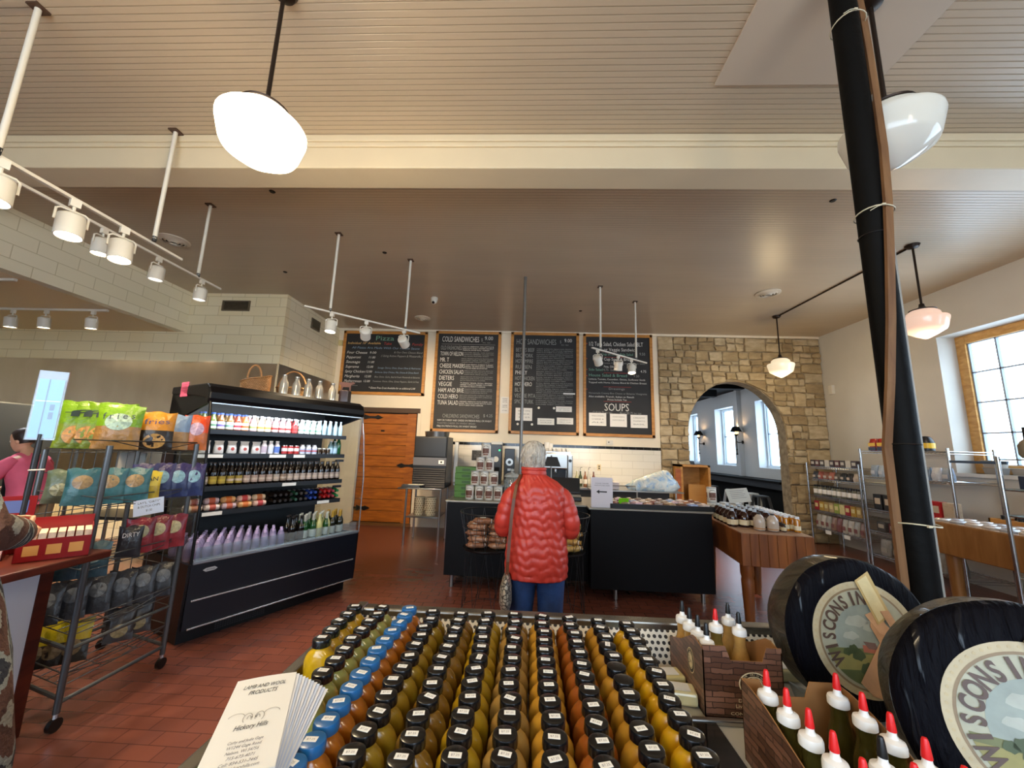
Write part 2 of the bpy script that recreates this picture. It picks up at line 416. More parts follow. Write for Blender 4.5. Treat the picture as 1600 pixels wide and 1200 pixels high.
# stone wall with arch
AX, AZ, AR = 4.165, 2.0, .97; ABASE = .0; AHW = .945
def arch_pts(n=28, grow=0):
    pts = []
    for k in range(n+1):
        a = PI*k/n; pts.append((AX-(AHW+grow)*math.cos(a), 1.98+(1.07+grow)*math.sin(a)))
    return pts
SX0, SX1 = 2.66, XR
ap = arch_pts()
left = [(SX0, 0), (ap[0][0], 0)]+ap[:15]+[(ap[14][0], CZ), (SX0, CZ)]
right = [(SX1, 0), (SX1, CZ), (ap[14][0], CZ)]+ap[14:]+[(ap[-1][0], 0)]
b = MB()
MX = T(0, YB+.25, 0) @ RX(PI/2)
b.prism(left, 0, .25, None, MX); b.prism(right, 0, .25, None, MX)
t = NT('stone_mortar'); nz = t.n('ShaderNodeTexNoise', i_Scale=9.0, i_Detail=6.0); t.l(t.coord(), nz.inputs['Vector'])
t.l(t.ramp(nz.outputs[0], [(.3, rgb('75664f')), (.7, rgb('a8977a'))]), t.b.inputs['Base Color']); t.b.inputs['Roughness'].default_value = .9; t.bump(nz.outputs[0], .6, .02)
wall_stone = struct(b.build('wall_stone', t.m))
def stonemat(k, c1, c2):
    t = NT('limestone_%d' % k); nz = t.n('ShaderNodeTexNoise', i_Scale=5.0, i_Detail=8.0, i_Roughness=.65); t.l(t.mapped((1, 1, 2.4)), nz.inputs['Vector'])
    t.l(t.ramp(nz.outputs[0], [(.25, rgb(c1)), (.7, rgb(c2))]), t.b.inputs['Base Color']); t.b.inputs['Roughness'].default_value = .85
    t.bump(nz.outputs[0], .5, .012); return t.m
SM = [stonemat(0, '85714f', 'bda780'), stonemat(1, '978361', 'cbb792'), stonemat(2, '79664a', 'ad966f'), stonemat(3, '94815f', 'c9b796')]
rs = random.Random(11)
def inside(x, z, g=0):
    if z < 1.98: return abs(x-AX) < AHW+g
    return ((x-AX)/(AHW+g))**2+((z-1.98)/(1.07+g))**2 < 1
def pushout(x, z):
    g = .012
    if not inside(x, z, g): return x, z
    if z < 1.98: return AX+math.copysign(AHW+g+rs.uniform(-.02, .02), x-AX), z
    dx, dz = (x-AX)/(AHW+g), (z-1.98)/(1.07+g); r = max(math.hypot(dx, dz), .05)
    return AX+dx/r*(AHW+g), 1.98+dz/r*(1.07+g)
sb = MB(); z = .0; rows = []
cells = []
def split(x0, z0, x1, z1):
    w_, h_ = x1-x0, z1-z0
    if h_ > .34 or (h_ > .17 and rs.random() < .55 and h_ > .22):
        c = z0+h_*rs.uniform(.35, .65); split(x0, z0, x1, c); split(x0, c, x1, z1); return
    if w_ > .62 or (w_ > .3 and w_ > h_*2.2) or (w_ > .36 and rs.random() < .45):
        c = x0+w_*rs.uniform(.35, .65); split(x0, z0, c, z1); split(c, z0, x1, z1); return
    cells.append((x0, z0, x1, z1))
gx = SX0; xs_ = [SX0, 3.0, 3.62, 4.3, 4.95, 5.4, XR]
zz = 0
while zz < CZ-.05:
    hz = rs.uniform(.3, .5); hz = min(hz, CZ-.05-zz) if CZ-.05-zz-hz > .15 else CZ-.05-zz
    xx = SX0+rs.uniform(-.1, 0)
    while xx < XR:
        wx = rs.uniform(.45, .9); x1 = min(xx+wx, XR); x1 = XR if XR-x1 < .2 else x1
        split(max(xx, SX0), zz, x1, zz+hz); xx = x1
    zz += hz
for (x0, z0, x1, z1) in cells:
    j = lambda a: rs.uniform(-a, a)
    g = .012
    q = []
    for (cx, cz) in ((x0+g, z0+g), ((x0+x1)/2, z0+g), (x1-g, z0+g), (x1-g, (z0+z1)/2), (x1-g, z1-g), ((x0+x1)/2, z1-g), (x0+g, z1-g), (x0+g, (z0+z1)/2)):
        q.append((min(max(cx+j(.016), SX0), XR-.005), cz+j(.012)))
    ins = sum(inside(*p) for p in q)
    if ins == 8 and inside((x0+x1)/2, (z0+z1)/2): continue
    if ins: q = [pushout(*p) for p in q]
    A = sum(q[i][0]*q[(i+1) % 8][1]-q[(i+1) % 8][0]*q[i][1] for i in range(8))/2
    if A < .003: continue
    cx = sum(p[0] for p in q)/8; cz = sum(p[1] for p in q)/8; dep = rs.uniform(.02, .05)
    outer = [(p[0], YB, p[1]) for p in q]; mid = [(p[0], YB-dep*.75, p[1]) for p in q]
    inner = [(cx+(p[0]-cx)*.9, YB-dep-j(.006), cz+(p[1]-cz)*.88) for p in q]
    vs = outer+mid+inner+[(cx, YB-dep-.004, cz)]
    fs = [(i, (i+1) % 8, 8+(i+1) % 8, 8+i) for i in range(8)]+[(8+i, 8+(i+1) % 8, 16+(i+1) % 8, 16+i) for i in range(8)]+[(16+i, 16+(i+1) % 8, 24) for i in range(8)]
    sb.add(vs, [tuple(reversed(f)) if False else f for f in fs], SM[rs.randrange(4)])
o = sb.build('stone_facing', None, wall_stone)
# annex room beyond the arch
M_annex = mat('annex_white', 'cfd3d6', .6)
holed_wall_x(XR+.02, XR+.35, YB+.3, 15.2, 3.45, [(9.4, 10.3, 1.30, 3.0), (11.4, 12.5, 1.30, 3.0), (13.75, 14.6, 1.3, 3.0)], M_annex, 'wall_annex_right')
struct(MB().box(0, 15.2, 0, XR+.3, 15.3, 3.5).build('wall_annex_far', M_annex))
struct(MB().box(.3, YB+.25, 0, .4, 15.2, 3.5).build('wall_annex_left', M_annex))
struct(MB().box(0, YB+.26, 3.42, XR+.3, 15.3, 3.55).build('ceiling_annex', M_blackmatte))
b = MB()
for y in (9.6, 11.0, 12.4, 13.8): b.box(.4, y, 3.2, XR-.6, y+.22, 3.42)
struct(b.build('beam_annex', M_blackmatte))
struct(MB().box(XR-.1, 10.95, .95, XR+.02, 11.06, 3.42).build('trim_4', M_annex))
for k, (a, c) in enumerate(((9.4, 10.3), (11.4, 12.5), (13.75, 14.6))):
    win('window_%d' % (k+3), XR+.28, a, c, 1.30, 3.0, 1, 2, mat('white_window', 'dfe8ee', .4), M_muntin, .06)
# ---------------------------------------------------------------- lamps
def point(name, loc, power, col, r=.1, parent=None):
    l = bpy.data.lights.new(name, 'POINT'); l.energy = power; l.color = col; l.shadow_soft_size = r
    o = bpy.data.objects.new(name, l); COL.objects.link(o); o.location = loc
    if parent: o.parent = parent
    return o
def spot(name, loc, d, power, col, ang=75, parent=None):
    l = bpy.data.lights.new(name, 'SPOT'); l.energy = power; l.color = col; l.spot_size = math.radians(ang); l.spot_blend = .6; l.shadow_soft_size = .04
    o = bpy.data.objects.new(name, l); COL.objects.link(o); o.location = loc
    o.rotation_euler = Vector(d).to_track_quat('-Z', 'Y').to_euler()
    if parent: o.parent = parent
    return o
WARM = (1.0, .72, .42); WARM2 = (1.0, .80, .58)
M_bronze = mat('dark_bronze', '2c211a', .4, .6)
SHADE = [(.055, .35), (.06, .335), (.105, .325), (.138, .295), (.148, .255), (.155, .245), (.196, .238), (.203, .228), (.203, .212), (.178, .115), (.168, .095), (.09, .042), (.02, .004), (.001, 0)]
def pendant(label, x, y, zb, col, emit, power, lightcol, canopy=True, rough=.15):
    """schoolhouse pendant, zb = bottom of the glass"""
    t = thing('pendant_lamp', label, 'lamp', (x, y, zb), 0, 'schoolhouse pendant lamps')
    m = mat('opal_glass_'+label[:12].replace(' ', '_'), col, rough, emit=emit, emcol=lightcol)
    MB().lathe(SHADE[::-1], 40, m).build('lamp_shade', None, t)
    MB().lathe([(.001, .405), (.022, .405), (.026, .375), (.04, .358), (.115, .333), (.112, .325), (.06, .322)], 28, M_bronze).build('fitter', None, t)
    top = CZ-zb
    MB().cyl((0, 0, .39), (0, 0, top-.02), .011, 10, M_bronze).build('rod', None, t)
    MB().lathe([(.001, top-.045), (.02, top-.045), (.055, top-.03), (.068, top-.001), (.001, top)], 24, M_bronze).build('canopy', None, t)
    if power:
        point('pendant_light', (0, 0, -.12), power*.6, (lightcol[0], lightcol[1]*.94, lightcol[2]*.8), .2, t)
    return t
pendant('brightly lit white schoolhouse pendant hanging near on the left', -1.40, 1.70, 2.92, 'fff6e6', 9, 70, (1, .84, .60))
pendant('large unlit opal glass pendant hanging behind the dark post', 1.81, 1.80, 3.0, 'cfd0c8', .05, 0, (1, .9, .8), rough=.08)
pendant('pinkish lit pendant hanging in front of the wood-framed window', 4.39, 4.30, 2.90, 'e8b098', .42, 34, (1, .78, .62))
pendant('small cream pendant hanging before the stone arch wall', 4.35, 6.70, 2.915, 'e8dcc0', .5, 42, (1, .82, .55))
pendant('lit pendant behind the viewer on the left', -1.4, -.9, 2.92, 'fff6e6', 9, 85, (1, .84, .62))  # added for overall fill light, out of view
pendant('lit pendant behind the viewer on the right', 1.76, -.9, 2.92, 'fff2e0', 7, 55, (1, .84, .62))  # second added fill lamp, also out of view

for _y in (10.4, 13.3):  # lamps added out of view to brighten the annex
    t = thing('annex_lamp', 'small ceiling globe lamp added to light the annex, unseen behind the stone wall, %s' % ('nearer' if _y < 12 else 'farther'), 'lamp', (1.2, _y, 2.95), 0, 'added annex fill lamps')
    MB().lathe([(.001, 0), (.09, .04), (.12, .12), (.09, .2), (.05, .23)], 24, mat('annex_globe', 'e8f0f4', .3, emit=2)).build('globe', None, t); MB().cyl((0, 0, .23), (0, 0, .465), .012, 8).build('rod', M_bronze, t)
    point('annex_light', (0, 0, -.12), 60, (.86, .94, 1), .5, t)
# ---------------------------------------------------------------- track lights
def head_mesh(lit):
    """track head, local origin at the track, hanging down; the can is a child that tilts"""
    t = thing('track_head', 'x', 'spotlight')
    a = MB(); a.box(-.022, -.014, -.045, .022, .014, 0); a.cyl((0, 0, -.04), (0, 0, -.075), .008, 8)
    a.build('adapter', M_whitemetal, t)
    y = MB(); y.tube([(-.066, 0, -.15), (-.066, 0, -.085), (-.05, 0, -.072), (.05, 0, -.072), (.066, 0, -.085), (.066, 0, -.15)], .006, 6); y.build('yoke', M_whitemetal, t)
    c = MB(); c.lathe([(.001, .06), (.045, .06), (.058, .05), (.06, .04), (.06, -.075), (.054, -.075), (.05, -.06)], 24, cap=False)
    can = c.build('lamp_can', M_whitemetal, t); can.location = (0, 0, -.155)
    MB().lathe([(.001, -.068), (.054, -.068)], 20).build('bulb_face', mat('lamp_face_lit' if lit else 'lamp_face_dim', 'fff0d8', .4, emit=14 if lit else .9, emcol=(1, .86, .62) if lit else (.85, .92, 1)), can)
    return t
_heads = {}
def head(x, y, z, tilt, az, label, group, lit=True, power=40, s=1.0):
    if lit not in _heads: _heads[lit] = head_mesh(lit); t = _heads[lit]
    else: t = dup(_heads[lit])
    t.location = (x, y, z); t.rotation_euler = (0, 0, az); t.scale = (s, s, s)
    t['label'] = label; t['group'] = group
    for c in t.children:
        if c.name.startswith('lamp_can'): c.rotation_euler = (tilt, 0, 0)
    if power:
        d = RZ(az) @ RX(tilt) @ Vector((0, 0, -1))
        spot('track_spot', Vector((x, y, z-.155*s))+d*.09*s, d, power, (1, .76, .48) if lit else (.9, .95, 1), 95)
    return t
def track(label, a, b, posts, z, w=.03):
    t = thing('light_track', label, 'track')
    MB().bar((*a, z), (*b, z), w, .02).build('rail', M_whitemetal, t, bevel=.003)
    for (x, y) in posts:
        MB().cyl((x, y, z+.02), (x, y, CZ-.004), .015, 10).build('post', M_whitemetal, t)
        MB().lathe([(.001, 0), (.014, 0), (.016, .04), (.001, .04)], 10).build('coupler', M_darkmetal, t).location = (x, y, z)
        MB().cbox((x, y, CZ-.006), (.07, .07, .012)).build('ceiling_plate', mat('brown_plate', '4a3324', .6), t)
    return t
track('long white light track hanging nearest on the left', (-2.92, 1.2), (-2.96, 2.95), [(-2.92, 1.763), (-2.91, 2.656)], 3.05)
for k, (y, tl) in enumerate(((1.80, -.1), (2.15, -.12), (2.46, -.15))):
    head(-2.93, y, 3.045, tl, 1.2, ('leftmost glaring warm', 'middle glaring warm', 'rightmost glaring warm')[k]+' spotlight on the nearest light track', 'heads on the nearest track', True, 75, 1.12)
track('thin white light track beyond the nearest one, beside the tiled soffit', (-3.42, 1.9), (-3.42, 3.92), [(-3.42, 3.62)], 3.2, .022)
for k, (y, lit) in enumerate(((2.73, True), (3.2, False), (3.68, False))):
    head(-3.42, y, 3.195, 0, 1.6, ('lit spotlight partly behind a nearer head on the thin track', 'white spotlight in the middle of the thin track', 'white spotlight at the far end of the thin track')[k], 'heads on the thin track', lit, 60, .95)
tk = track('short white light track hanging before the pizza board', (-2.49, 3.98), (-1.46, 4.93), [(-2.289, 4.16), (-1.612, 4.79)], 3.045)
head(-2.27, 4.18, 3.04, -.1, 0, 'lit leftmost spotlight on the track before the pizza board', 'heads before the pizza board', True, 70)
head(-1.98, 4.45, 3.04, 1.1, .35, 'tilted middle spotlight of the track before the pizza board', 'heads before the pizza board', True, 150)
head(-1.62, 4.78, 3.04, 1.15, -.1, 'tilted spotlight at the right of the track before the pizza board', 'heads before the pizza board', True, 150)
track('short white light track hanging before the soups board', (.905, 5.43), (1.945, 6.32), [(1.051, 5.555), (1.727, 6.13)], 3.03)
head(1.0, 5.51, 3.025, .8, -.5, 'leftmost spotlight on the track before the soups board, turned aside', 'heads before the soups board', True, 110)
head(1.37, 5.83, 3.025, .35, .1, 'middle spotlight on the track before the soups board', 'heads before the soups board', True, 110)
head(1.63, 6.05, 3.025, -.25, -.2, 'rightmost spotlight on the track before the soups board', 'heads before the soups board', True, 110)
# kitchen tracks under the soffit
kt = thing('light_track', 'white light track under the kitchen soffit at the far left', 'track')
MB().bar((-8.6, 4.0, 3.31), (-5.95, 4.0, 3.31), .03, .03).build('rail', M_whitemetal, kt)
MB().bar((-8.6, 5.0, 3.31), (-5.95, 5.0, 3.31), .03, .03).build('rail', M_whitemetal, kt)
kh = [(-6.35, 4.0, 'big white spotlight nearest under the kitchen soffit'), (-7.85, 5.0, 'leftmost small spotlight under the kitchen soffit'), (-7.35, 5.0, 'second small spotlight from left under the kitchen soffit'), (-6.85, 5.0, 'third small spotlight from left under the kitchen soffit'), (-6.15, 5.0, 'rightmost small spotlight under the kitchen soffit')]
for k, (x, y, lb) in enumerate(kh):
    head(x, y, 3.295, .1, 0, lb, 'heads under the kitchen soffit', k != 0, 150, 1.1)
# ceiling fixtures
M_vent = mat('vent_cream', 'cfc3ae', .5)
def round_vent(x, y, label, r=.17):
    t = thing('ceiling_vent', label, 'air vent', (x, y, CZ), 0)
    m = MB()
    m.lathe([(r, 0), (r*1.0, -.012), (r*.8, -.022), (r*.78, -.004)], 32, None, cap=False); m.build('rim', M_vent, t)
    for k, q in enumerate((.66, .45, .24)):
        MB().lathe([(r*q+.03, -.012), (r*q, -.03-.006*k), (r*q-.004, -.028), (r*q+.024, -.01)], 28, cap=False).build('louver', M_vent, t)
    MB().lathe([(.001, -.003), (r*.8, -.003)], 24).build('dark_throat', M_blackmatte, t)
round_vent(-4.5, 4.34, 'round ceiling vent beside the tiled soffit')
round_vent(3.61, 5.71, 'round ceiling vent left of the small cream pendant')
round_vent(-2.08, 7.13, 'round ceiling vent near the pizza board', .15)
t = thing('security_camera', 'white dome security camera on the ceiling before the boards', 'camera', (-1.6, 6.1, CZ))
MB().lathe([(.001, 0), (.055, 0), (.06, -.02), (.055, -.045), (.001, -.05)], 20).build('base', M_whitemetal, t)
m = MB(); m.ball((0, -.02, -.065), .052, 16); m.build('eyeball', M_whitemetal, t)
MB().cyl((0, -.045, -.09), (0, -.062, -.105), .022, 14).build('lens', M_black, t)
tag(MB().tube([(4.39, 4.33, CZ-.012), (4.36, 6.68, CZ-.012)], .011, 8).build('ceiling_conduit', M_bronze), 'brown conduit on the ceiling joining two pendants', 'conduit')
tag(MB().cyl((-.075, 5.267, .93), (-.075, 5.267, CZ), .021, 12).build('ceiling_pole', mat('galvanised', '7d7b78', .4, .6)), 'thin grey pole running from the ceiling down behind the customer', 'pole')
def wall_vent(nm, label, M):
    t = thing(nm, label, 'air vent'); t.matrix_world = M
    f = MB(); f.box(-.24, -.02, -.09, .24, 0, -.07); f.box(-.24, -.02, .07, .24, 0, .09); f.box(-.24, -.02, -.07, -.21, 0, .07); f.box(.21, -.02, -.07, .24, 0, .07)
    f.build('frame', mat('vent_brown', '6f6350', .5, .3), t)
    s = MB()
    for i in range(20): s.box(-.205+i*.0215, -.012, -.07, -.198+i*.0215, -.004, .07)
    s.build('grille', mat('vent_brown', '6f6350'), t); MB().box(-.21, -.003, -.07, .21, 0, .07).build('duct', M_blackmatte, t)
wall_vent('wall_vent', 'brown grille vent high on the cream tiled wall', T(-4.95, YK-.002, 3.80))
wall_vent('wall_vent', 'small vent on the tiled side wall behind the pizza track', T(XL+.002, 6.95, 3.78) @ RZ(PI/2) @ Matrix.Diagonal((.6, 1, 1.1, 1)))
for k, (x, y) in enumerate(((-2.6, 3.4), (-1.9, 4.6), (.9, 6.6), (-3.6, 5.2), (2.9, 3.5))):
    tag(MB().lathe([(.001, -.008), (.022, -.008), (.03, 0)], 10).build('ceiling_stud', M_iron, None, 0, (x, y, CZ)), ['small dark stud on the ceiling before the thin track', 'small dark stud on the ceiling near the pizza track', 'small dark stud on the ceiling above the soups board', 'small dark stud on the ceiling by the round vent', 'small dark stud on the ceiling toward the window'][k], 'ceiling stud')
# ---------------------------------------------------------------- chalkboards
M_board = mat('chalkboard', '1b1b1c', .6, var=.2, vscale=4)
def chalk(h): return mat('chalk_'+h, h, .9)
CW, CG, CBL, CR, CO, CGR, CY = chalk('d8d6d0'), chalk('8f908e'), chalk('7d93ab'), chalk('b5453c'), chalk('c08050'), chalk('74a08c'), chalk('d8b070')
def board(label, x0, x1, z0, z1):
    t = thing('menu_board', label, 'chalkboard', (0, YB, 0), 0, 'chalkboard menus on the back wall')
    MB().box(x0+.02, -.03, z0+.02, x1-.02, -.012, z1-.02).build('slate', M_board, t)
    f = MB(); w_ = .06
    f.box(x0, -.05, z0, x0+w_, -.005, z1); f.box(x1-w_, -.05, z0, x1, -.005, z1); f.box(x0, -.05, z0, x1, -.005, z0+w_); f.box(x0, -.05, z1-w_, x1, -.005, z1)
    f.build('frame', M_oak, t, bevel=.006)
    return t
XD, ZD = (1, 0, 0), (0, 0, 1)
class Wr:
    """writes chalk lines on a board; u,v measured 0..1 across the slate from the top left"""
    def __init__(s, x0, x1, z0, z1): s.lines = []; s.x0, s.x1, s.z0, s.z1 = x0, x1, z0, z1
    def w(s, body, u, v, h, wd=None, m=None, al='l', sl=0, slant=0):
        W = s.x1-s.x0; H = s.z1-s.z0
        s.lines.append(MB()); s.lines[-1].text(body, (s.x0+u*W, -.032, s.z1-v*H), (math.cos(sl), 0, math.sin(sl)), (slant, 0, 1), h, wd*W if wd else None, m or CW, al)
    def para(s, rows, u, v, h, m):
        W = s.x1-s.x0; H = s.z1-s.z0; s.lines.append(MB())
        for j, (b_, wd) in enumerate(rows): s.lines[-1].text(b_, (s.x0+u*W, -.032, s.z1-(v+j*.019)*H), (1, 0, 0), (0, 0, 1), h, wd*W, m)
    def line(s, u0, u1, v, m, th=.006):
        W = s.x1-s.x0; H = s.z1-s.z0; s.lines.append(MB()); s.lines[-1].box(s.x0+u0*W, -.0335, s.z1-v*H-th/2, s.x0+u1*W, -.0325, s.z1-v*H+th/2, m)
    def done(s, t):
        for k, l in enumerate(s.lines): l.build('chalk_heading' if k == 0 else 'chalk_line', None, t)
# pizza
B1 = (-3.96, -2.15, 2.59, 3.96)
t = board('wide pizza chalkboard over the wooden door', *B1); q = Wr(-3.9, -2.21, 2.65, 3.9)
q.w('Pizza', .37, .11, .10, .24, CGR); q.w('Individual 10" Available', .02, .185, .05, .42, CY, sl=.01, slant=.2); q.w('Take', .48, .185, .055, .1, CR, slant=.2); q.w('for', .75, .185, .045, .06, CR); q.w('Family', .84, .19, .055, .14, CR, slant=.2)
q.w('All Pizzas Are Made With Our House Sauce', .08, .26, .045, .86, CBL, slant=.25); q.w('& Our Own Cheese Blend', .62, .33, .04, .36, CG, slant=.25)
q.w('( Using Active Peppers & Mozzarella )', .46, .395, .045, .52, CG, slant=.25)
for k, (n_, p_) in enumerate((('Four Cheese', '9.00'), ('Pepperoni', '11.00'), ('Sausage', '11.00'), ('Supreme', '12.00'), ('Spicy Chicken', '12.00'), ('Margherita', '12.00'), ('Mediterranean', '12.00'))):
    v = .35+k*.082; q.w(n_, .02, v, .055, [.26, .18, .18, .17, .25, .19, .22][k], CW, slant=.25); q.w(p_, .31-k*.008, v-.005, .045, .085, CW, slant=.2)
q.w('Sausage, Onions, Olives, Green Olives & Mushrooms', .43, .60, .035, .54, CBL, slant=.25); q.w('Barbecue, Spicy Chicken, Mix, Onions & Chives Ranch', .40, .675, .035, .55, CBL, slant=.25)
q.w('Blue, Onion, Garlic, Basil & Fresh Mozzarella & Balsamic', .40, .755, .035, .57, CG, slant=.25); q.w('Tomatoes, Onion, Olive, Green Peppers, Garlic & Feta', .38, .83, .035, .58, CG, slant=.25)
q.line(.05, .2, .9, CG); q.w('* Gluten Free Crust Available for an additional 2.00', .34, .945, .04, .58, CW, slant=.2)
q.done(t)
# cold sandwiches
t = board('chalkboard headed cold sandwiches', -1.975, -.585, 1.87, 3.995); q = Wr(-1.915, -.645, 1.93, 3.935)
q.w('COLD SANDWICHES', .06, .085, .115, .62, CW); q.w('$', .71, .075, .07, .03, CG); q.w('9.00', .77, .06, .08, .14, CW); q.w('inc. tax', .74, .095, .03, .13, CG); q.line(.06, .95, .112, CG)
cold = [('OLD FASHIONED', .36), ('TOWN OF NELSON', .38), ('MR. T', .15), ('CHEESE MAKERS', .42), ('CHICKEN SALAD', .40), ('DIETERS', .25), ('VEGGIE', .22), ('HAM AND BRIE', .42), ('COLD HERO', .33), ('TUNA SALAD', .34)]
words = 'TURKEY HAM SWISS CHEDDAR LETTUCE TOMATO ONION MAYO BASIL PESTO CUCUMBER SPROUTS MUSTARD BACON PEPPERS OLIVES PROVOLONE ON FRENCH ROLL WHEAT BREAD HERBED CREAM CHEESE'.split()
wr = random.Random(3)
def desc(n): return ' '.join(wr.choice(words) for _ in range(n))
for k, (n_, wd) in enumerate(cold):
    v = .172+k*.0645; q.w(n_, .045, v, .088, wd, CW if k else CG)
    u = max(.40, wd+.055)
    q.para([(desc(4), (.93-u) if j < 2 else (.93-u)*wr.uniform(.5, .9)) for j in range(3)], u, v-.03, .023, CG if k % 3 else CW)
q.w('CHILDRENS SANDWICHES', .14, .885, .075, .60, CG); q.w('$ 4.25', .80, .87, .06, .15, CG)
q.w('HAM OR TURKEY AND CHEESE ON FRENCH ROLL OR WHEAT', .06, .92, .035, .88, CW); q.w('TOASTED CHEESE ON WHEAT BREAD', .06, .95, .035, .62, CG); q.w('PB&J ON FRENCH ROLL OR WHEAT BREAD', .06, .98, .035, .64, CW)
q.done(t)
# hot sandwiches
t = board('chalkboard headed hot sandwiches, crossed by a thin pole', -.378, 1.045, 1.872, 4.0); q = Wr(-.318, .985, 1.932, 3.94)
q.w('HOT SANDWICHES', .04, .10, .115, .64, CG); q.w('$', .74, .08, .06, .02, CG); q.w('9.00', .81, .07, .075, .12, CW); q.w('inc. tax', .76, .105, .03, .12, CG)
hot = [('BETTYS BEEF', .30), ('BBQ PORK', .28), ('HOT EMPIRE', .28), ('RUEBEN', .26), ('PHILLY', .19), ('HOT CHICKEN', .31), ('HOT HERO', .27), ('BLT', .11), ('VEGGIE PITA', .33), ('SPICY TURK', .30)]
for k, (n_, wd) in enumerate(hot):
    v = .18+k*.0602; q.w(n_, .035, v, .082, wd, CW if k in (4, 6) else CG)
    q.para([(desc(4), .58 if j < 2 else wr.uniform(.4, .58)) for j in range(3)], .37, v-.028, .022, CG)
q.line(.80, .985, .61, mat('paint_white', 'e8e8e6'), .03)
q.done(t)
def note(p, x0, x1, z0, z1, lines, y=-.036, name='paper_note'):
    b = MB(); b.box(x0, y-.001, z0, x1, y+.002, z1, M_paper)
    n = len(lines)
    for k, s_ in enumerate(lines):
        if s_: b.text(s_, ((x0+x1)/2, y-.002, z1-(z1-z0)*(k+1)/(n+1)-.008), XD, ZD, (z1-z0)/(n+1)*.4, (x1-x0)*.7, M_grayink, 'c')
    return b.build(name, None, p)
note(t, -.24, .10, 2.14, 2.40, ['BEEF ON', 'WECK', '10.25']); note(t, .21, .55, 2.07, 2.20, ['BUFFALO CHICKEN', 'WRAP']); note(t, .60, .93, 2.09, 2.22, ['CHICKEN BACON', 'MELT 10.00']); note(t, .58, .90, 2.34, 2.45, ['ADD BACON', '2.00'])
for (x, z) in ((.23, 2.41), (.54, 2.41), (-.19, 2.07), (.10, 2.07)):
    MB().cyl((x, -.042, z), (x, -.03, z), .024, 12).build('round_magnet', M_whitemetal, t)
# soups
t = board('chalkboard headed soups beside the stone wall', 1.128, 2.55, 1.868, 3.99); q = Wr(1.188, 2.49, 1.928, 3.93)
q.w('1/2 Tuna Salad, Chicken Salad, BLT', .04, .095, .085, .86, CW); q.w('or Veggie Sandwich', .28, .15, .07, .52, CW); q.w('Cup of Soup, Side Salad', .24, .195, .05, .50, CGR); q.w('9.50', .84, .19, .06, .09, CG)
q.w('Cup Soup & Bread', .28, .25, .06, .45, CW); q.w('Lettuce, Tomato, Cucumber, Onions, Sunflower Seeds', .14, .285, .035, .78, CG); q.w('Feta, Olives', .28, .325, .045, .20, CW); q.line(.28, .6, .215, CR); q.line(.28, .7, .38, CR)
q.w('Side Salad', .04, .36, .05, .22, CGR); q.w('4.75  Side Salad', .27, .36, .05, .3, CG); q.w('4.75', .85, .37, .05, .09, CW)
q.w('House Salad & Bread', .04, .42, .06, .6, CGR); q.w('9.50', .74, .42, .05, .09, CG)
q.w('Lettuce, Tomato, Cucumber, Onions, Sunflower Seeds', .04, .455, .035, .88, CW); q.w('Topped with Home Cheese Blend & Chicken Breast', .04, .49, .035, .9, CW)
q.line(.27, .7, .525, CR); q.w('Dressings', .35, .555, .045, .25, CG); q.w('Homemade Creamy Blue Cheese or Balsamic Vinaigrette', .04, .60, .035, .9, CG); q.w('Also available: French, Italian or Ranch', .04, .635, .035, .7, CW); q.w('Prices Include Tax', .33, .665, .035, .3, CW); q.line(.27, .7, .675, CR)
q.w('SOUPS', .28, .77, .15, .38, CW); q.w('CUP $4.75 inc tax', .10, .80, .045, .3, CG); q.w('Bowl $5.75 inc tax', .52, .80, .045, .33, CG)
for v in (.08, .24, .355, .42, .56): q.w('x', .0, v, .04, .025, CR)
q.done(t)
note(t, 1.245, 1.59, 2.08, 2.34, ['WISCONSIN', 'CHEESE &', 'ALE']); note(t, 1.665, 2.0, 2.07, 2.33, ['CHICKEN', 'NOODLE', '']); note(t, 2.075, 2.41, 2.06, 2.32, ['CREAMY', 'TOMATO', 'BASIL'])
# loose notices and switches
b = MB(); b.box(-.55, YB-.006, 2.28, -.38, YB, 2.62, M_paper)
for k, s_ in enumerate(('PLEASE', 'ORDER', 'SANDWICHES', '', 'HERE', 'THANK YOU', '', 'NO CARDS')):
    if s_: b.text(s_, (-.465, YB-.008, 2.575-k*.035), XD, ZD, .018, .10, M_ink, 'c')
tag(b.build('wall_notice', None), 'small white paper notice between two chalkboards', 'notice')
b = MB(); b.box(1.59, YB-.03, 1.71, 1.72, YB, 1.80, M_whitemetal); b.box(1.625, YB-.032, 1.75, 1.65, YB-.03, 1.77, M_ink)
tag(b.build('thermostat', None, bevel=.004), 'small white thermostat under the soups board', 'thermostat')
b = MB(); b.box(1.41, YB-.02, 1.2, 1.48, YB-.01, 1.32, mat('almond_plate', 'd8c69c', .4)); b.box(1.432, YB-.024, 1.23, 1.458, YB-.02, 1.255, M_ink); b.box(1.432, YB-.024, 1.27, 1.458, YB-.02, 1.295, M_ink)
tag(b.build('wall_outlet', None), 'almond wall outlet on the white tile', 'outlet')
b = MB(); b.box(-4.06, YB-.05, 3.63, -3.98, YB, 3.75, mat('yellowed_box', 'cdbf86', .5)); tag(b.build('junction_box', None, bevel=.004), 'small yellowish box left of the pizza board', 'junction box')
b = MB(); b.box(5.86, YB-.3, 2.80, XR, YB-.2, 2.98, M_whitemetal); tag(b.build('wall_speaker', None, bevel=.01), 'small white box high on the right wall corner', 'sensor')
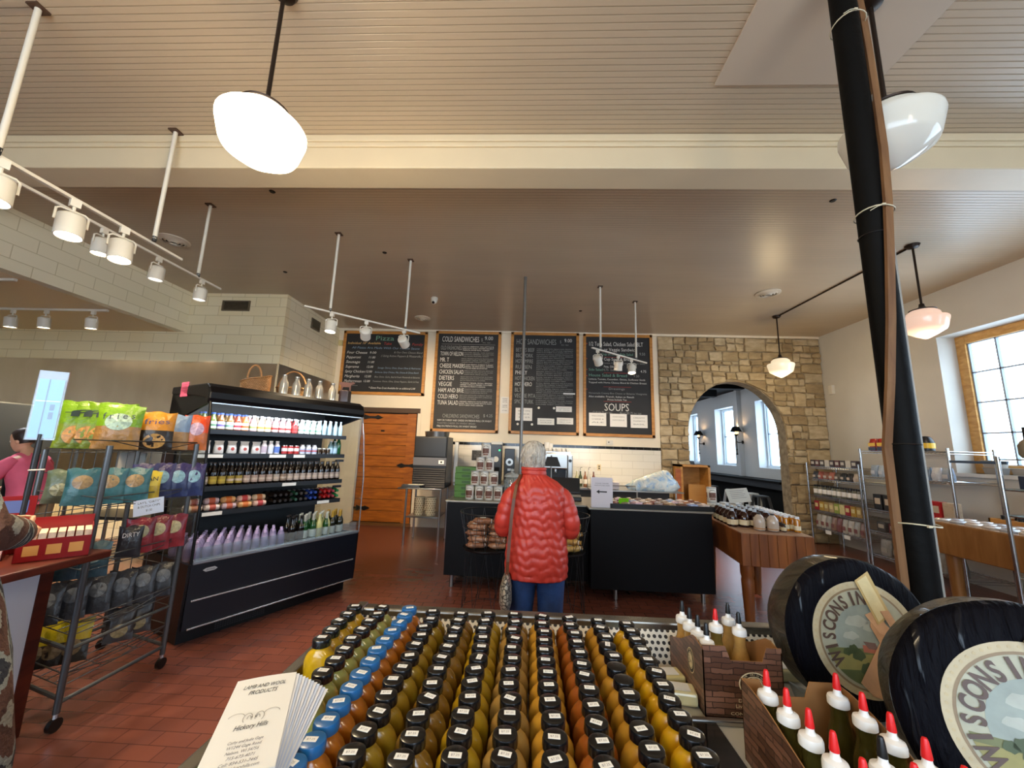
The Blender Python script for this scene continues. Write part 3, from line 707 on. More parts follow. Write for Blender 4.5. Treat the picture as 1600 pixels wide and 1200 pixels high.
# annex furniture: counter ledge, stools, sconces, frame
t = thing('bar_ledge', 'long dark bar ledge under the annex windows', 'bar counter', (5.6, 9, 0))
MB().box(-.2, -.3, 1.0, .32, 5.8, 1.05).build('top', M_blackmatte, t); MB().box(-.05, -.3, .86, .32, 5.8, .99).build('apron', M_darkmetal, t); MB().box(.25, -.3, 0, .31, 5.8, .86).build('wainscot', M_blackmatte, t)
def sconce(y, label):
    t = thing('wall_sconce', label, 'sconce', (XR, y, 1.95), PI/2)
    # local x -> +Y world, local y -> -X world (into the room)
    MB().cyl((0, .0, 0), (0, .03, 0), .045, 14).build('backplate', M_iron, t)
    a = MB(); a.tube([(0, .02, 0), (0, .12, -.01), (0, .17, .02)], .012, 8); a.tube([(0, .17, -.32), (0, .17, -.25), (0, .17, .1), (0, .17, .2)], .014, 8); a.ball((0, .17, -.32), .025, 10); a.ball((0, .17, -.2), .022, 10); a.lathe([(.01, .16), (.06, .2), (.06, .215), (.01, .215)], 14, None, T(0, .17, 0)); a.build('arm', M_iron, t)
    MB().cyl((0, .17, .21), (0, .17, .32), .028, 12).build('candle_bulb', mat('amber_bulb', 'ffb24a', .5, emit=3.5, emcol=(1, .55, .2)), t)
    s_ = MB(); s_.lathe([(.15, .28), (.08, .42), (.078, .42), (.147, .28)], 20, None, T(0, .17, 0), cap=False); s_.build('lamp_shade', M_blackmatte, t)
    point('sconce_light', (0, .17, .38), 4, (1, .6, .28), .03, t)
sconce(13.3, 'far black shaded wall sconce seen through the arch'); sconce(10.95, 'near black shaded wall sconce seen through the arch')
def stool_mesh(m):
    t = thing('bar_stool', 'x', 'stool')
    MB().lathe([(.001, .76), (.15, .76), (.16, .75), (.16, .72), (.001, .74)], 4, smooth=False, M=RZ(PI/4)).build('seat', m, t, bevel=.01)
    for sx in (-1, 1):
        for sy in (-1, 1):
            l = MB(); l.bar((sx*.1, sy*.1, .73), (sx*.2, sy*.2, 0), .05, .03); l.build('leg', m, t)
    r = MB()
    for (a, c) in (((-1, -1), (1, -1)), ((1, -1), (1, 1)), ((1, 1), (-1, 1)), ((-1, 1), (-1, -1))): r.bar((a[0]*.165, a[1]*.165, .3), (c[0]*.165, c[1]*.165, .3), .02, .02)
    r.build('foot_rail', m, t); return t
st = stool_mesh(mat('stool_white', 'c9ced2', .35)); st.location = (5.1, 10.05, 0); st['label'] = 'white metal bar stool, farther of the two white ones past the arch'; st['group'] = 'bar stools in the annex'
dup(st, (5.1, 9.25, 0), .1, 'white metal bar stool, nearer of the two white ones past the arch')
ds = stool_mesh(mat('stool_dark', '3c3f42', .4)); ds.location = (5.0, 8.7, 0); ds['label'] = 'dark metal bar stool beside the right side of the arch'; ds['group'] = 'bar stools in the annex'
dup(ds, (5.1, 11.1, 0), .2, 'dark metal bar stool farthest from the arch')
t = thing('picture_frame', 'small dark frame leaning in the annex window corner', 'picture frame', (5.62, 13.6, 1.051)); t.rotation_euler = (-.1, 0, .2)
MB().box(-.09, -.01, 0, .09, .01, .32).build('frame', M_darkmetal, t); MB().box(-.07, -.012, .02, .07, -.01, .3).build('picture', M_col('6d7276'), t)
# ---------------------------------------------------------------- open drinks fridge
FO = Vector((-2.577, 3.023, 0)); FA = math.atan2(.882, .4712)
FM = T(*FO) @ RZ(FA)
def W_(x, y, z): return FM @ Vector((x, y, z))
fr_ = thing('drinks_fridge', 'long black open-front drinks fridge with lit shelves', 'refrigerator', FO, FA)
M_fb = mat('fridge_black', '050508', .35, spec=.3); M_fn = mat('fridge_navy_panel', '080d18', .35, spec=.35); M_fs = mat('fridge_shelf', '14171c', .35)
M_whitein = mat('fridge_liner', '0f1216', .5)
x0, x1 = .06, 1.57
b = MB(); b.box(x0+.02, .12, .0, x1-.02, .84, .13); b.build('base', M_fb, fr_)
g = MB(); 
for i in range(22):
    for j in range(6): g.box(x0+.28+i*.018, .117, .025+j*.015, x0+.291+i*.018, .121, .032+j*.015)
g.build('air_grille', M_col('20242a'), fr_)
b = MB(); b.prism([(0, .13), (.0, .34), (.0, .60), (.02, .625), (.05, .625), (.05, .2), (.84, .2), (.84, .13)], x0, x1, None, Matrix(((0, 0, 1, 0), (1, 0, 0, 0), (0, 1, 0, 0), (0, 0, 0, 1))))
b.build('lower_body', M_fn, fr_)
for z in (.135, .335): MB().box(x0+.03, -.012, z-.006, x1-.03, .0, z+.006).build('trim_strip', mat('fridge_strip', 'c4c8cc', .25, .8), fr_, bevel=.002)
MB().box(x0, -.02, .60, x1, .05, .628).build('rim', mat('fridge_rim', '9aa4ae', .25, .7), fr_, bevel=.006)
b = MB(); b.box(x0+.005, .05, .555, x1-.005, .62, .575, M_fs); b.build('well_deck', None, fr_)
b = MB(); b.box(x0, .80, .2, x1, .85, 2.0); b.build('back_panel', M_whitein, fr_)
# hood with rounded front
prof = [(.10, 1.86), (.085, 1.90), (.09, 1.95), (.12, 2.0), (.17, 2.03), (.85, 2.03), (.85, 1.96), (.40, 1.93), (.16, 1.90), (.13, 1.86)]
b = MB(); b.prism(prof, x0-.03, x1+.02, None, Matrix(((0, 0, 1, 0), (1, 0, 0, 0), (0, 1, 0, 0), (0, 0, 0, 1)))); b.build('hood', M_fb, fr_, bevel=.012)
MB().box(x0, .10, 1.855, x1, .118, 1.872).build('hood_lip', mat('fridge_strip', 'c4c8cc'), fr_, bevel=.002)
tb = MB().box(x0+.06, .20, 1.885, x1-.06, .225, 1.90); tb.build('light_tube', mat('cool_tube', 'dfeaff', .3, emit=3, emcol=(.82, .91, 1)), fr_)
l_ = area('fridge_light', (.81, .15, 1.86), (1.4, .04), (math.radians(38), 0, 0), 8, (.86, .93, 1)); l_.parent = fr_
PX = Matrix(((0, 0, 1, 0), (1, 0, 0, 0), (0, 1, 0, 0), (0, 0, 0, 1)))
for s_, xx in ((0, x0-.02), (1, x1)):
    b = MB(); b.prism([(.02, .13), (.85, .13), (.85, .60), (0.0, .60)], xx, xx+.02, None, PX); b.prism([(.60, .60), (.85, .60), (.85, 2.0), (.60, 1.80)], xx, xx+.02, None, PX) if s_ == 0 else None
    b.build('end_panel', M_fb, fr_); b = MB(); b.prism([(.85, 1.68), (.85, 2.0), (.12, 2.0), (.12, 1.86)], xx, xx+.02, None, PX); b.build('hood_end', M_fb, fr_)
    gp = MB(); gp.prism([(-.005, .61), (.84, .61), (.84, 1.70), (.12, 1.87), (.06, 1.7), (.0, 1.2)], xx+.008, xx+.012, None, PX); gp.build('end_glass', glassy('fridge_glass', (.93, .96, .97), .05), fr_)
    MB().tube([(0.0, .0, 0)]*0 or [(xx+.01, -.01, .61), (xx+.01, -.008, 1.2), (xx+.01, .05, 1.65), (xx+.01, .10, 1.87)], .011 if s_ == 0 else .006, 8).build('edge_trim', M_fb if s_ == 0 else mat('fridge_strip', 'c4c8cc'), fr_)
SH = (1.645, 1.435, 1.155, .945)
for k, z in enumerate(SH):
    b = MB(); b.box(x0+.01, .29, z-.012, x1-.05, .80, z); b.box(x0+.01, .28, z-.038, x1-.05, .292, z+.004)
    sh = b.build('shelf', M_fs, fr_)
    for (a, c) in {0: (), 1: ((.02, .22), (.62, .78), (.86, .98)), 2: ((.78, .92),), 3: ((.13, .28), (1.18, 1.32))}[k]:
        MB().box(x0+a, .277, z-.034, x0+c, .281, z-.004).build('price_tag', M_paper, sh)
MB().box(x1-.10, .35, 1.35, x1+.0, .37, 1.375).build('bracket', M_fs, fr_); MB().box(x1-.10, .35, 1.06, x1+.0, .37, 1.085).build('bracket', M_fs, fr_)
MB().box(x0+.02, .0, .62, x1-.02, .006, .72).build('front_glass', glassy('fridge_glass2', (.85, .93, .97), .06, dens=.08), fr_)
e = MB(); e.prism([(-.05, 0), (-.03, .012), (.03, .014), (.05, 0), (.03, -.012), (-.03, -.014)], 0, .006, mat('emblem_silver', 'c8ccd0', .3, .6), T(x0+.13, -.001, .545) @ RX(PI/2))
e.text('ZONE', (x0+.13, -.0085, .540), (1, 0, 0), (0, 0, 1), .010, .06, M_ink, 'c'); e.build('emblem', None, fr_)
# ---- bottle kinds
def bottle_proto(nm, prof, glass, capc=None, capz=None, labc=None, labz=None, labr=None, n=14, rough=.08, alpha=None, band=None):
    t = thing(nm, 'x', 'bottle')
    if isinstance(glass, str): gm = mat('drink_'+glass, glass, rough, spec=.6)
    else: gm = glass
    MB().lathe(prof, n).build('body', gm, t)
    if capc: MB().lathe([(capz[2], capz[0]), (capz[2], capz[1]), (.001, capz[1]+.001)], 12).build('cap', mat('lid_'+capc, capc, .35), t)
    if labc:
        m = MB(); m.lathe([(labr, labz[0]), (labr, labz[1])], n, mat('label_'+labc, labc, .6), cap=False)
        if band:
            m.lathe([(labr+.0005, labz[0]+(labz[1]-labz[0])*.3), (labr+.0005, labz[0]+(labz[1]-labz[0])*.6)], n, mat('label_'+band, band, .6), cap=False)
        m.build('label', None, t)
    return t
LONG = [(.020, 0), (.024, .004), (.024, .085), (.019, .105), (.010, .135), (.0095, .158)]
BEER = [(.026, 0), (.029, .005), (.029, .11), (.024, .135), (.012, .165), (.011, .195)]
JUICE = [(.026, 0), (.029, .004), (.029, .08), (.025, .10), (.014, .125), (.014, .14)]
WATER = [(.026, 0), (.030, .005), (.029, .05), (.030, .055), (.030, .11), (.024, .135), (.011, .155), (.011, .165)]
WINE = [(.030, 0), (.034, .006), (.034, .14), (.030, .16), (.013, .20), (.012, .25)]
protos = {}
def place(key, mk, x, y, z, label, group, rz=0, rot=None):
    if key not in protos: protos[key] = mk(); o = protos[key]
    else: o = dup(protos[key])
    o.location = W_(x, y, z); o.rotation_euler = rot or (0, 0, FA+rz); o['label'] = label; o['group'] = group
    return o
rf = random.Random(21)
# shelf 1
seq = [('6b6a2a', '2b4f94', 'cfd8c8', 'green tea', 5), ('a8783a', '3a5fa8', 'dcd6ce', 'iced tea', 3), ('c06a2c', '3a5fa8', 'e4c8b8', 'orange juice drink', 1)]
x = .13; k = 0
def s1(colr, capc, labc, band, desc, prof=JUICE, r=.0295, capz=(.138, .152, .0155), lz=(.012, .075)):
    return lambda: bottle_proto('drink_bottle', prof, colr, capc, capz, labc, lz, r, band=band)
row1 = [('6d7a3a', '3457a8', 'dfe6d8', '5f8a6a', 'green tea')]*2+[('8a5a30', '3457a8', 'd8dce6', '6a5aa8', 'brown tea')]*1+[('8a6a3c', '3457a8', 'dfe8e0', '6fa08a', 'amber tea')]*1+[('a04a34', '3457a8', 'e8dede', 'c03a4a', 'berry juice')]*1+[('c0743c', '3457a8', 'ece0d4', 'd0602a', 'orange juice')]*1+[('c9a0a0', 'd8dce0', 'e8e0d8', '8fb060', 'pale soda')]*1+[('d4c0a8', 'd8dce0', 'efe6d2', 'e0a040', 'pale soda')]*2+[('c8a8a8', 'd8dce0', 'e6c8c4', 'c83a3a', 'pink soda')]*3+[('a83838', 'd8d8da', 'd04a4a', 'b82a2a', 'red soda')]+[('b8ccc4', 'c9d4d2', 'dde8de', '7fb09a', 'clear soda')]*4+[('8fa8b4', 'b8c4cc', None, None, 'plain clear soda')]*4
n1 = len(row1)
for i, (g_, c_, l_2, bd, ds) in enumerate(row1):
    x = .115+i*(1.40/(n1-.3))
    for d_ in range(2):
        place(('s1', g_, l_2, bd), s1(g_, c_, l_2, bd, ds) if l_2 else (lambda g_=g_, c_=c_: bottle_proto('drink_bottle', LONG, g_, c_, (.155, .163, .011), n=12)), x+rf.uniform(-.004, .004), .335+.075*d_, SH[0], '%s bottle on the fridge top shelf, %s from left, %s' % (ds, ORD[i], 'front row' if d_ == 0 else 'second row'), 'drink bottles on the top fridge shelf')
# shelf 2: pouches, yogurt bottles, cans, jars, green bottles
def pouch():
    t = thing('snack_pouch', 'x', 'pouch'); m = MB()
    m.loft([((0, 0, 0), (.036, 0, 0), (0, .020, 0)), ((0, 0, .01), (.040, 0, 0), (0, .023, 0)), ((0, 0, .06), (.038, 0, 0), (0, .019, 0)), ((0, 0, .095), (.034, 0, 0), (0, .006, 0)), ((0, 0, .115), (.040, 0, 0), (0, .002, 0))], 18, None, 2.6)
    m.build('bag', mat('pouch_white', 'c9c6c4', .35, bump=.4, bscale=60), t)
    MB().lathe([(.015, 0), (.001, .001)], 16, None, T(0, -.0215, .045) @ RX(PI/2)).build('fruit_print', mat('print_red', 'a8443c', .5), t); return t
for i in range(5): place('pouch', pouch, .16+i*.105-(.0 if i else .0), .345, SH[1], 'white snack pouch with red print on second fridge shelf, %s from left' % ORD[i], 'pouches on the second fridge shelf')
YOG = [(.022, 0), (.026, .004), (.024, .05), (.026, .08), (.017, .10), (.016, .118)]
for i, c_ in enumerate(('b8a8b8', 'c8ccd8', '5a78c0')): place(('yog', c_), lambda c_=c_: bottle_proto('yogurt_bottle', YOG, 'd6d0d4', 'e6e4e2', (.116, .128, .017), c_, (.015, .075), .0262), .65+i*.062, .34, SH[1], 'white yogurt drink bottle on second fridge shelf, %s from left' % ORD[i], 'yogurt bottles on the second fridge shelf')
CAN = [(.022, 0), (.027, .004), (.027, .082), (.023, .090), (.001, .0895)]
for i in range(3):
    def can():
        t = thing('drink_can', 'x', 'can'); m = MB(); m.lathe(CAN[:2]+[(.027, .082)], 16, mat('can_red', 'b02a2a', .3)); m.build('body', None, t)
        MB().lathe([(.027, .082), (.024, .089), (.001, .0885)], 16, M_steel).build('lid', None, t); MB().lathe([(.0274, .03), (.0274, .062)], 16, mat('label_e8e0dc', 'e8e0dc'), cap=False).build('stripe', None, t); return t
    place('can', can, .85+i*.062, .34, SH[1], 'red and white drink can on second fridge shelf, %s from left' % ORD[i], 'cans on the second fridge shelf')
for i in range(3): place('tub', lambda: bottle_proto('creamer_bottle', [(.024, 0), (.028, .004), (.027, .075), (.018, .09), (.001, .094)], 'c9ced8', 'dadde0', (.086, .1, .019), 'aab4d0', (.015, .06), .0285, band='b84a4a'), 1.04+i*.068, .34, SH[1], 'white creamer bottle on second fridge shelf, %s from left' % ORD[i], 'creamer bottles on the second fridge shelf')
for i in range(3): place('jar2', lambda: bottle_proto('sauce_jar', [(.022, 0), (.025, .003), (.025, .05), (.020, .056)], '2a1d14', 'b8b4aa', (.055, .068, .023)), 1.235+i*.055, .34, SH[1], 'small dark sauce jar on second fridge shelf, %s from left' % ORD[i], 'jars on the second fridge shelf')
for i in range(2): place('fizz', lambda: bottle_proto('water_bottle', JUICE, '5f7f88', '9fb0b8', (.138, .15, .0155), 'a8c4d8', (.012, .07), .0295), 1.375+i*.055, .345, SH[1], ['blue labelled clear bottle left of the other on second shelf', 'blue labelled clear bottle nearest the green ones, second shelf'][i], 'clear bottles on the second fridge shelf')
for i in range(2): place('grn', lambda: bottle_proto('green_bottle', BEER, '17502e', '2f7a4a', (.19, .2, .012)), 1.475+i*.0 if i == 0 else 1.475, .345+i*.075, SH[1], ['green glass bottle at the front right end of second shelf', 'green glass bottle behind another at the second shelf right end'][i], 'green bottles on the second fridge shelf')
# shelf 3 dark bottles with labels
labs3 = ['8e3f42', '8a8079']+['9a8434']*2+['8f7a2e']*2+['9a8478']*4+['a0968a']*1+['86705e']*1+['a5968c']*6+['9a8a80']*3
for i in range(21):
    c_ = labs3[i]
    for d_ in range(2):
        place(('beer', c_), lambda c_=c_: bottle_proto('soda_bottle', BEER, '160c08', '5b4a3e', (.193, .203, .0125), c_, (.02, .085), .0296, band='b8a696' if c_ != '9a8434' else 'b09a3a'), .115+i*.0685, .335+.072*d_, SH[2]+.0, 'dark soda bottle on third fridge shelf, %s from left, %s row' % (ORD[i], 'front' if d_ == 0 else 'second'), 'dark soda bottles on the third fridge shelf')
# shelf 4 lying bottles
def lying(c1, c2, capc):
    t = thing('plastic_bottle', 'x', 'bottle'); m = MB(RX(PI/2)); m.lathe([(.026, 0), (.030, .005), (.028, .06), (.030, .12), (.026, .15), (.012, .175), (.012, .185)], 14, mat('drink_'+c1, c1, .15)); m.build('body', None, t)
    m = MB(RX(PI/2)); m.lathe([(.014, .183), (.014, .198), (.001, .199)], 12, mat('lid_'+capc, capc)); m.build('cap', None, t); m = MB(RX(PI/2)); m.lathe([(.0305, .05), (.0305, .11)], 14, mat('label_'+c2, c2), cap=False); m.build('label', None, t); return t
cols4 = [('8a6a3a', 'c8b49a', 'b0663a'), ('a8582a', 'c8b8b0', 'a84a3a'), ('7f6a5a', 'b8a0a8', 'b0553a'), ('8a4a2a', 'd0a06a', 'c86a2a'), ('9a4a4a', 'd8b0a0', 'b03a3a')]
for row in range(2):
    for i in range(5):
        c = cols4[(i+row) % 5]
        def roll(c=c):
            t = thing('wrapped_sandwich', 'x', 'food roll'); m = MB(RY(PI/2)); m.lathe([(.003, -.062), (.024, -.052), (.029, -.03), (.029, .03), (.024, .052), (.003, .062)], 14, mat('wrap_'+c[1], c[1], .3, var=.3, vscale=30)); m.build('roll', None, t); m = MB(RY(PI/2)); m.lathe([(.0295, -.025), (.0295, .022)], 14, mat('label_'+c[2], c[2]), cap=False); m.build('label', None, t); return t
        place(('roll', c), roll, .14+i*.131, .32+row*.062, SH[3]+.029+(.0 if row == 0 else .0), 'wrapped sandwich roll on fourth fridge shelf, %s from left, %s row' % (ORD[i], ['front', 'back'][row]), 'sandwich rolls on the fourth fridge shelf')
        if row == 1: place(('roll', c), roll, .14+i*.131, .345, SH[3]+.029+.052, 'wrapped sandwich roll on fourth fridge shelf, %s from left, upper layer' % ORD[i], 'sandwich rolls on the fourth fridge shelf')
cols5 = [('1a1412', '3b3530', '201a18')]*4+[('1c3a2a', 'a8b8a0', '30584a')]+[('1a1a1c', '8f8a88', '403a38')]*2+[('1d2f6a', 'b8c0d8', '24449a')]*2+[('1a1210', '98908a', '4a2018')]*1+[('a01f20', 'd8b8b4', 'b01a1a')]*2+[('8a3a48', 'd0a8b0', 'a03a48')]+[('1e6a3a', 'a8d0b8', '1c7a40')]
for i, c in enumerate(cols5):
    for lay in range(2):
        place(('ly', c), lambda c=c: lying(*c), .80+i*.0535, .50, SH[3]+.031+lay*.056, 'plastic bottle lying cap-outward on fourth fridge shelf, %s from the rolls, %s' % (ORD[i], ['bottom layer', 'top layer'][lay]), 'bottles lying on the fourth fridge shelf')
# well: water bottles with violet caps
for j in range(7):
    for i in range(10 if j < 5 else 8):
        place('violet', lambda: bottle_proto('water_bottle', WATER, mat('water_violet', '8d84ac', .12, spec=.8), 'cbb8e6', (.160, .176, .0125), '776c98', (.03, .1), .0305), .115+i*.0745+(.035 if j % 2 else 0), .10+j*.068, .576, 'violet-capped water bottle in the fridge well, row %s, %s from left' % (ORD[j], ORD[i]), 'violet-capped water bottles in the fridge well')
kinds = [('wineD', '14100f', '2c2826', '4a4440', 'dark wine'), ('wineG', '1d4a22', 'c8c8bc', 'c9ccc0', 'green sparkling'), ('lemon', 'c0bd7a', 'c8ccc0', 'b8b088', 'cloudy lemonade'), ('gold', '1c1d12', 'c9a040', 'b8b4a8', 'gold-necked sparkling')]
lay = [(0, .92, 3), (1, 1.06, 4), (2, 1.21, 3), (1, 1.29, 2), (3, 1.37, 4)]
cnt = {}
for ki, xs, n_ in lay:
    kd = kinds[ki]
    for i in range(n_):
        for j in range(2):
            cnt[ki] = cnt.get(ki, -1)+1
            def mk(kd=kd, ki=ki):
                t = bottle_proto('wine_bottle', WINE, kd[1], kd[2], (.247, .258, .0135), kd[3], (.04, .11), .0345)
                if ki in (1, 3): MB().lathe([(.0145, .195), (.0138, .247)], 12, mat('foil_'+kd[2], kd[2], .3, .5), cap=False).build('foil', None, t)
                return t
            place(kd[0], mk, xs+i*.045-(.0 if n_ < 4 else .01), .16+j*.085+(i % 2)*.05, .576, '%s bottle among the wines in the fridge well, %s of its kind from left' % (kd[4], ORD[cnt[ki] % 30]), 'wine bottles in the fridge well')
# ---- on top of the fridge
TZ = 2.031
def basket(label, x, y, rz, a, b_, h, handle, flare=1.1, colr='9c6a34'):
    t = thing('wicker_basket', label, 'basket', W_(x, y, TZ), rz)
    tt = NT('wicker_'+label[:8].replace(' ', '_')); wv = tt.n('ShaderNodeTexBrick', offset=.5); sp = tt.n('ShaderNodeSeparateXYZ'); tt.l(tt.coord(), sp.inputs[0]); at = tt.n('ShaderNodeMath', operation='ARCTAN2'); tt.l(sp.outputs[1], at.inputs[0]); tt.l(sp.outputs[0], at.inputs[1]); cc = tt.n('ShaderNodeCombineXYZ'); tt.l(at.outputs[0], cc.inputs[0]); zz_ = tt.n('ShaderNodeMath', operation='MULTIPLY'); zz_.inputs[1].default_value = 8; tt.l(sp.outputs[2], zz_.inputs[0]); tt.l(zz_.outputs[0], cc.inputs[1]); tt.l(cc.outputs[0], wv.inputs['Vector'])
    wv.inputs['Scale'].default_value = 1; wv.inputs['Brick Width'].default_value = .2; wv.inputs['Row Height'].default_value = .1; wv.inputs['Mortar Size'].default_value = .02; wv.inputs['Mortar Smooth'].default_value = 1
    wv.inputs['Color1'].default_value = (*rgb('b9824a'), 1); wv.inputs['Color2'].default_value = (*rgb(colr), 1); wv.inputs['Mortar'].default_value = (*rgb('4a2c12'), 1); tt.l(wv.outputs[0], tt.b.inputs['Base Color'])
    iv = tt.n('ShaderNodeMath', operation='SUBTRACT'); iv.inputs[0].default_value = 1; tt.l(wv.outputs['Fac'], iv.inputs[1]); tt.bump(iv.outputs[0], .8, .01)
    m = MB(); n = 30
    def rim(a_): return h*(1-.25*math.sin(a_)**2) if handle == 'small' else h
    secs = []
    for k in range(9):
        f = k/8; secs.append((k, f))
    vs = []; 
    for k in range(9):
        f = k/8
        for i in range(n):
            an = 2*PI*i/n; g = 1+(flare-1)*f; zz = f*(h*(.78+.22*math.cos(an)) if handle == 'small' else h)
            vs.append((a*g*math.copysign(abs(math.cos(an))**.7, math.cos(an)), b_*g*math.copysign(abs(math.sin(an))**.7, math.sin(an)), zz))
    fs = [(k*n+i, k*n+(i+1) % n, (k+1)*n+(i+1) % n, (k+1)*n+i) for k in range(8) for i in range(n)]+[tuple(reversed(range(n)))]
    m.add(vs, fs, tt.m, True); o = m.build('woven_body', None, t); sol = o.modifiers.new('s', 'SOLIDIFY'); sol.thickness = .008
    MB().tube(vs[-n:], .008, 6, closed=True).build('rim', tt.m, t)
    hh = handle if isinstance(handle, float) else .09
    P_ = [((a*flare*.92 if handle != 'small' else a*.45)*math.cos(PI*i/18)*(1 if handle != 'small' else 1)+(0 if handle != 'small' else -.02), 0, (h*.8 if handle == 'small' else h*.6)+(hh+(h*.25 if handle == 'small' else h*.4))*math.sin(PI*i/18)) for i in range(19)]
    MB().tube(P_, .0095, 8).build('handle', mat('handle_wood', 'a87848', .5), t)
    return t
basket('lidded brown wicker basket standing left on the fridge top', .58, .52, .5, .13, .085, .19, 'small', 1.0)
basket('wicker basket with tall hoop handle behind the milk bottles', 1.06, .70, .35, .14, .10, .13, .20, 1.15, 'b08a58')
MILK = [(.036, 0), (.040, .004), (.041, .11), (.036, .135), (.021, .16), (.019, .185), (.023, .19), (.023, .20)]
for i, (x, y) in enumerate(((.74, .30), (.87, .30), (1.0, .30), (1.13, .30), (1.29, .30))):
    def mk():
        t = thing('milk_bottle', 'x', 'bottle'); MB().lathe(MILK, 20).build('glass_body', mat('milk_glass', 'b4aea2', .1, .35, trans=.0, spec=.9, coat=.6), t); MB().lathe([(.0235, .195), (.0235, .206), (.001, .207)], 16).build('cap', M_steel, t); return t
    place('milk', mk, x, y, TZ, 'glossy clear milk bottle on the fridge top, %s from left' % ORD[i], 'milk bottles on top of the fridge')
t = thing('cow_decanter', 'brown box-shaped bottle with a cow cut-out on top, at fridge end', 'decoration', W_(1.46, .30, TZ), .1)
M_brn = mat('dark_brown_glaze', '2b1712', .25, coat=.5)
MB().cbox((0, 0, .075), (.11, .11, .15)).build('body', M_brn, t, bevel=.012)
c = MB(); c.prism([(-.08, .05), (-.065, .06), (-.05, .06), (.06, .055), (.075, .075), (.085, .06), (.10, .055), (.10, .04), (.075, .03), (.06, .02), (.058, -.04), (.045, -.04), (.04, .0), (-.03, .0), (-.035, -.04), (-.05, -.04), (-.055, .01), (-.07, .03)], -.006, .006, None, T(0, 0, .19) @ RX(PI/2)); c.build('cow_figure', mat('cow_brown', '4a2a22', .5), t)
# pink note on the fridge end
t = MB(FM); t.box(x0-.03, .52, 1.93, x0-.024, .66, 2.06, mat('pink_paper', 'e8607a', .7))
for k in range(5): t.box(x0-.0312, .54, 2.035-.018*k, x0-.0300, .54+.10*(1 if k < 4 else .5), 2.038-.018*k, mat('pink_ink', '9a2f48', .7))
tag(t.build('pink_note', None), 'bright pink paper note stuck on the fridge end', 'note')

# ---------------------------------------------------------------- wire snack rack
M_tube = mat('rack_grey', '5b5f63', .35, .7)
RA, RB, RC, RD = (-2.47, 2.85), (-2.47, 2.24), (-3.12, 3.05), (-3.12, 2.44)
rk = thing('snack_rack', 'grey tubular wire rack full of snack bags beside the fridge', 'rack', (0, 0, 0))
for (p, zt) in ((RA, 1.52), (RB, 1.50), (RC, 1.46), (RD, 1.46)):
    MB().tube([(p[0], p[1], .09), (p[0], p[1], zt)], .016, 10).build('post', M_tube, rk)
    MB().cyl((p[0]-.012, p[1], .035), (p[0]+.012, p[1], .035), .034, 14).build('caster', M_black, rk)
    MB().cyl((p[0], p[1], .06), (p[0], p[1], .1), .012, 8).build('caster_stem', M_chrome, rk)
for (a, c, z) in ((RA, RB, .14), (RA, RC, .15), (RB, RD, .16), (RC, RD, .16), (RB, RD, .40), (RA, RB, .40)): MB().cyl((*a, z), (*c, z), .011, 8).build('crossbar', M_tube, rk)
def lerp(a, b_, t_): return (a[0]+(b_[0]-a[0])*t_, a[1]+(b_[1]-a[1])*t_)
TRAYS = [1.47, 1.14, .80, .47, .22]
for k, z in enumerate(TRAYS):
    m = MB(); dz = .06
    for t_ in [i/9 for i in range(10)]:
        a, c = lerp(RA, RC, t_), lerp(RB, RD, t_); m.cyl((*a, z), (*c, z), .0028, 5)
    for t_ in (0, .33, .66, 1):
        a, c = lerp(RA, RB, t_), lerp(RC, RD, t_); m.cyl((*a, z), (*c, z), .0028, 5)
    for (a, c) in ((RA, RB), (RA, RC), (RB, RD)): m.cyl((*a, z+dz), (*c, z+dz), .004, 5)
    m.tube([(*RA, z+dz), (*lerp(RA, RB, .5), z+.0), (*RB, z+dz)], .003, 5)
    m.build('wire_shelf', M_tube if k else M_black, rk)
m = MB()
for i in range(9):
    a = lerp(RC, RD, i/8); m.cyl((*a, .3), (*a, 1.46), .003, 5)
for j in range(9): m.cyl((*RC, .4+j*.13), (*RD, .4+j*.13), .003, 5)
m.build('wire_back', M_tube, rk)
m = MB()
for i in range(5):
    a = lerp(RA, RC, i/4); m.cyl((*a, .3), (*a, 1.46), .0028, 5)
for j in range(9): m.cyl((*RA, .4+j*.13), (*RC, .4+j*.13), .0028, 5)
m.build('wire_side', M_tube, rk)
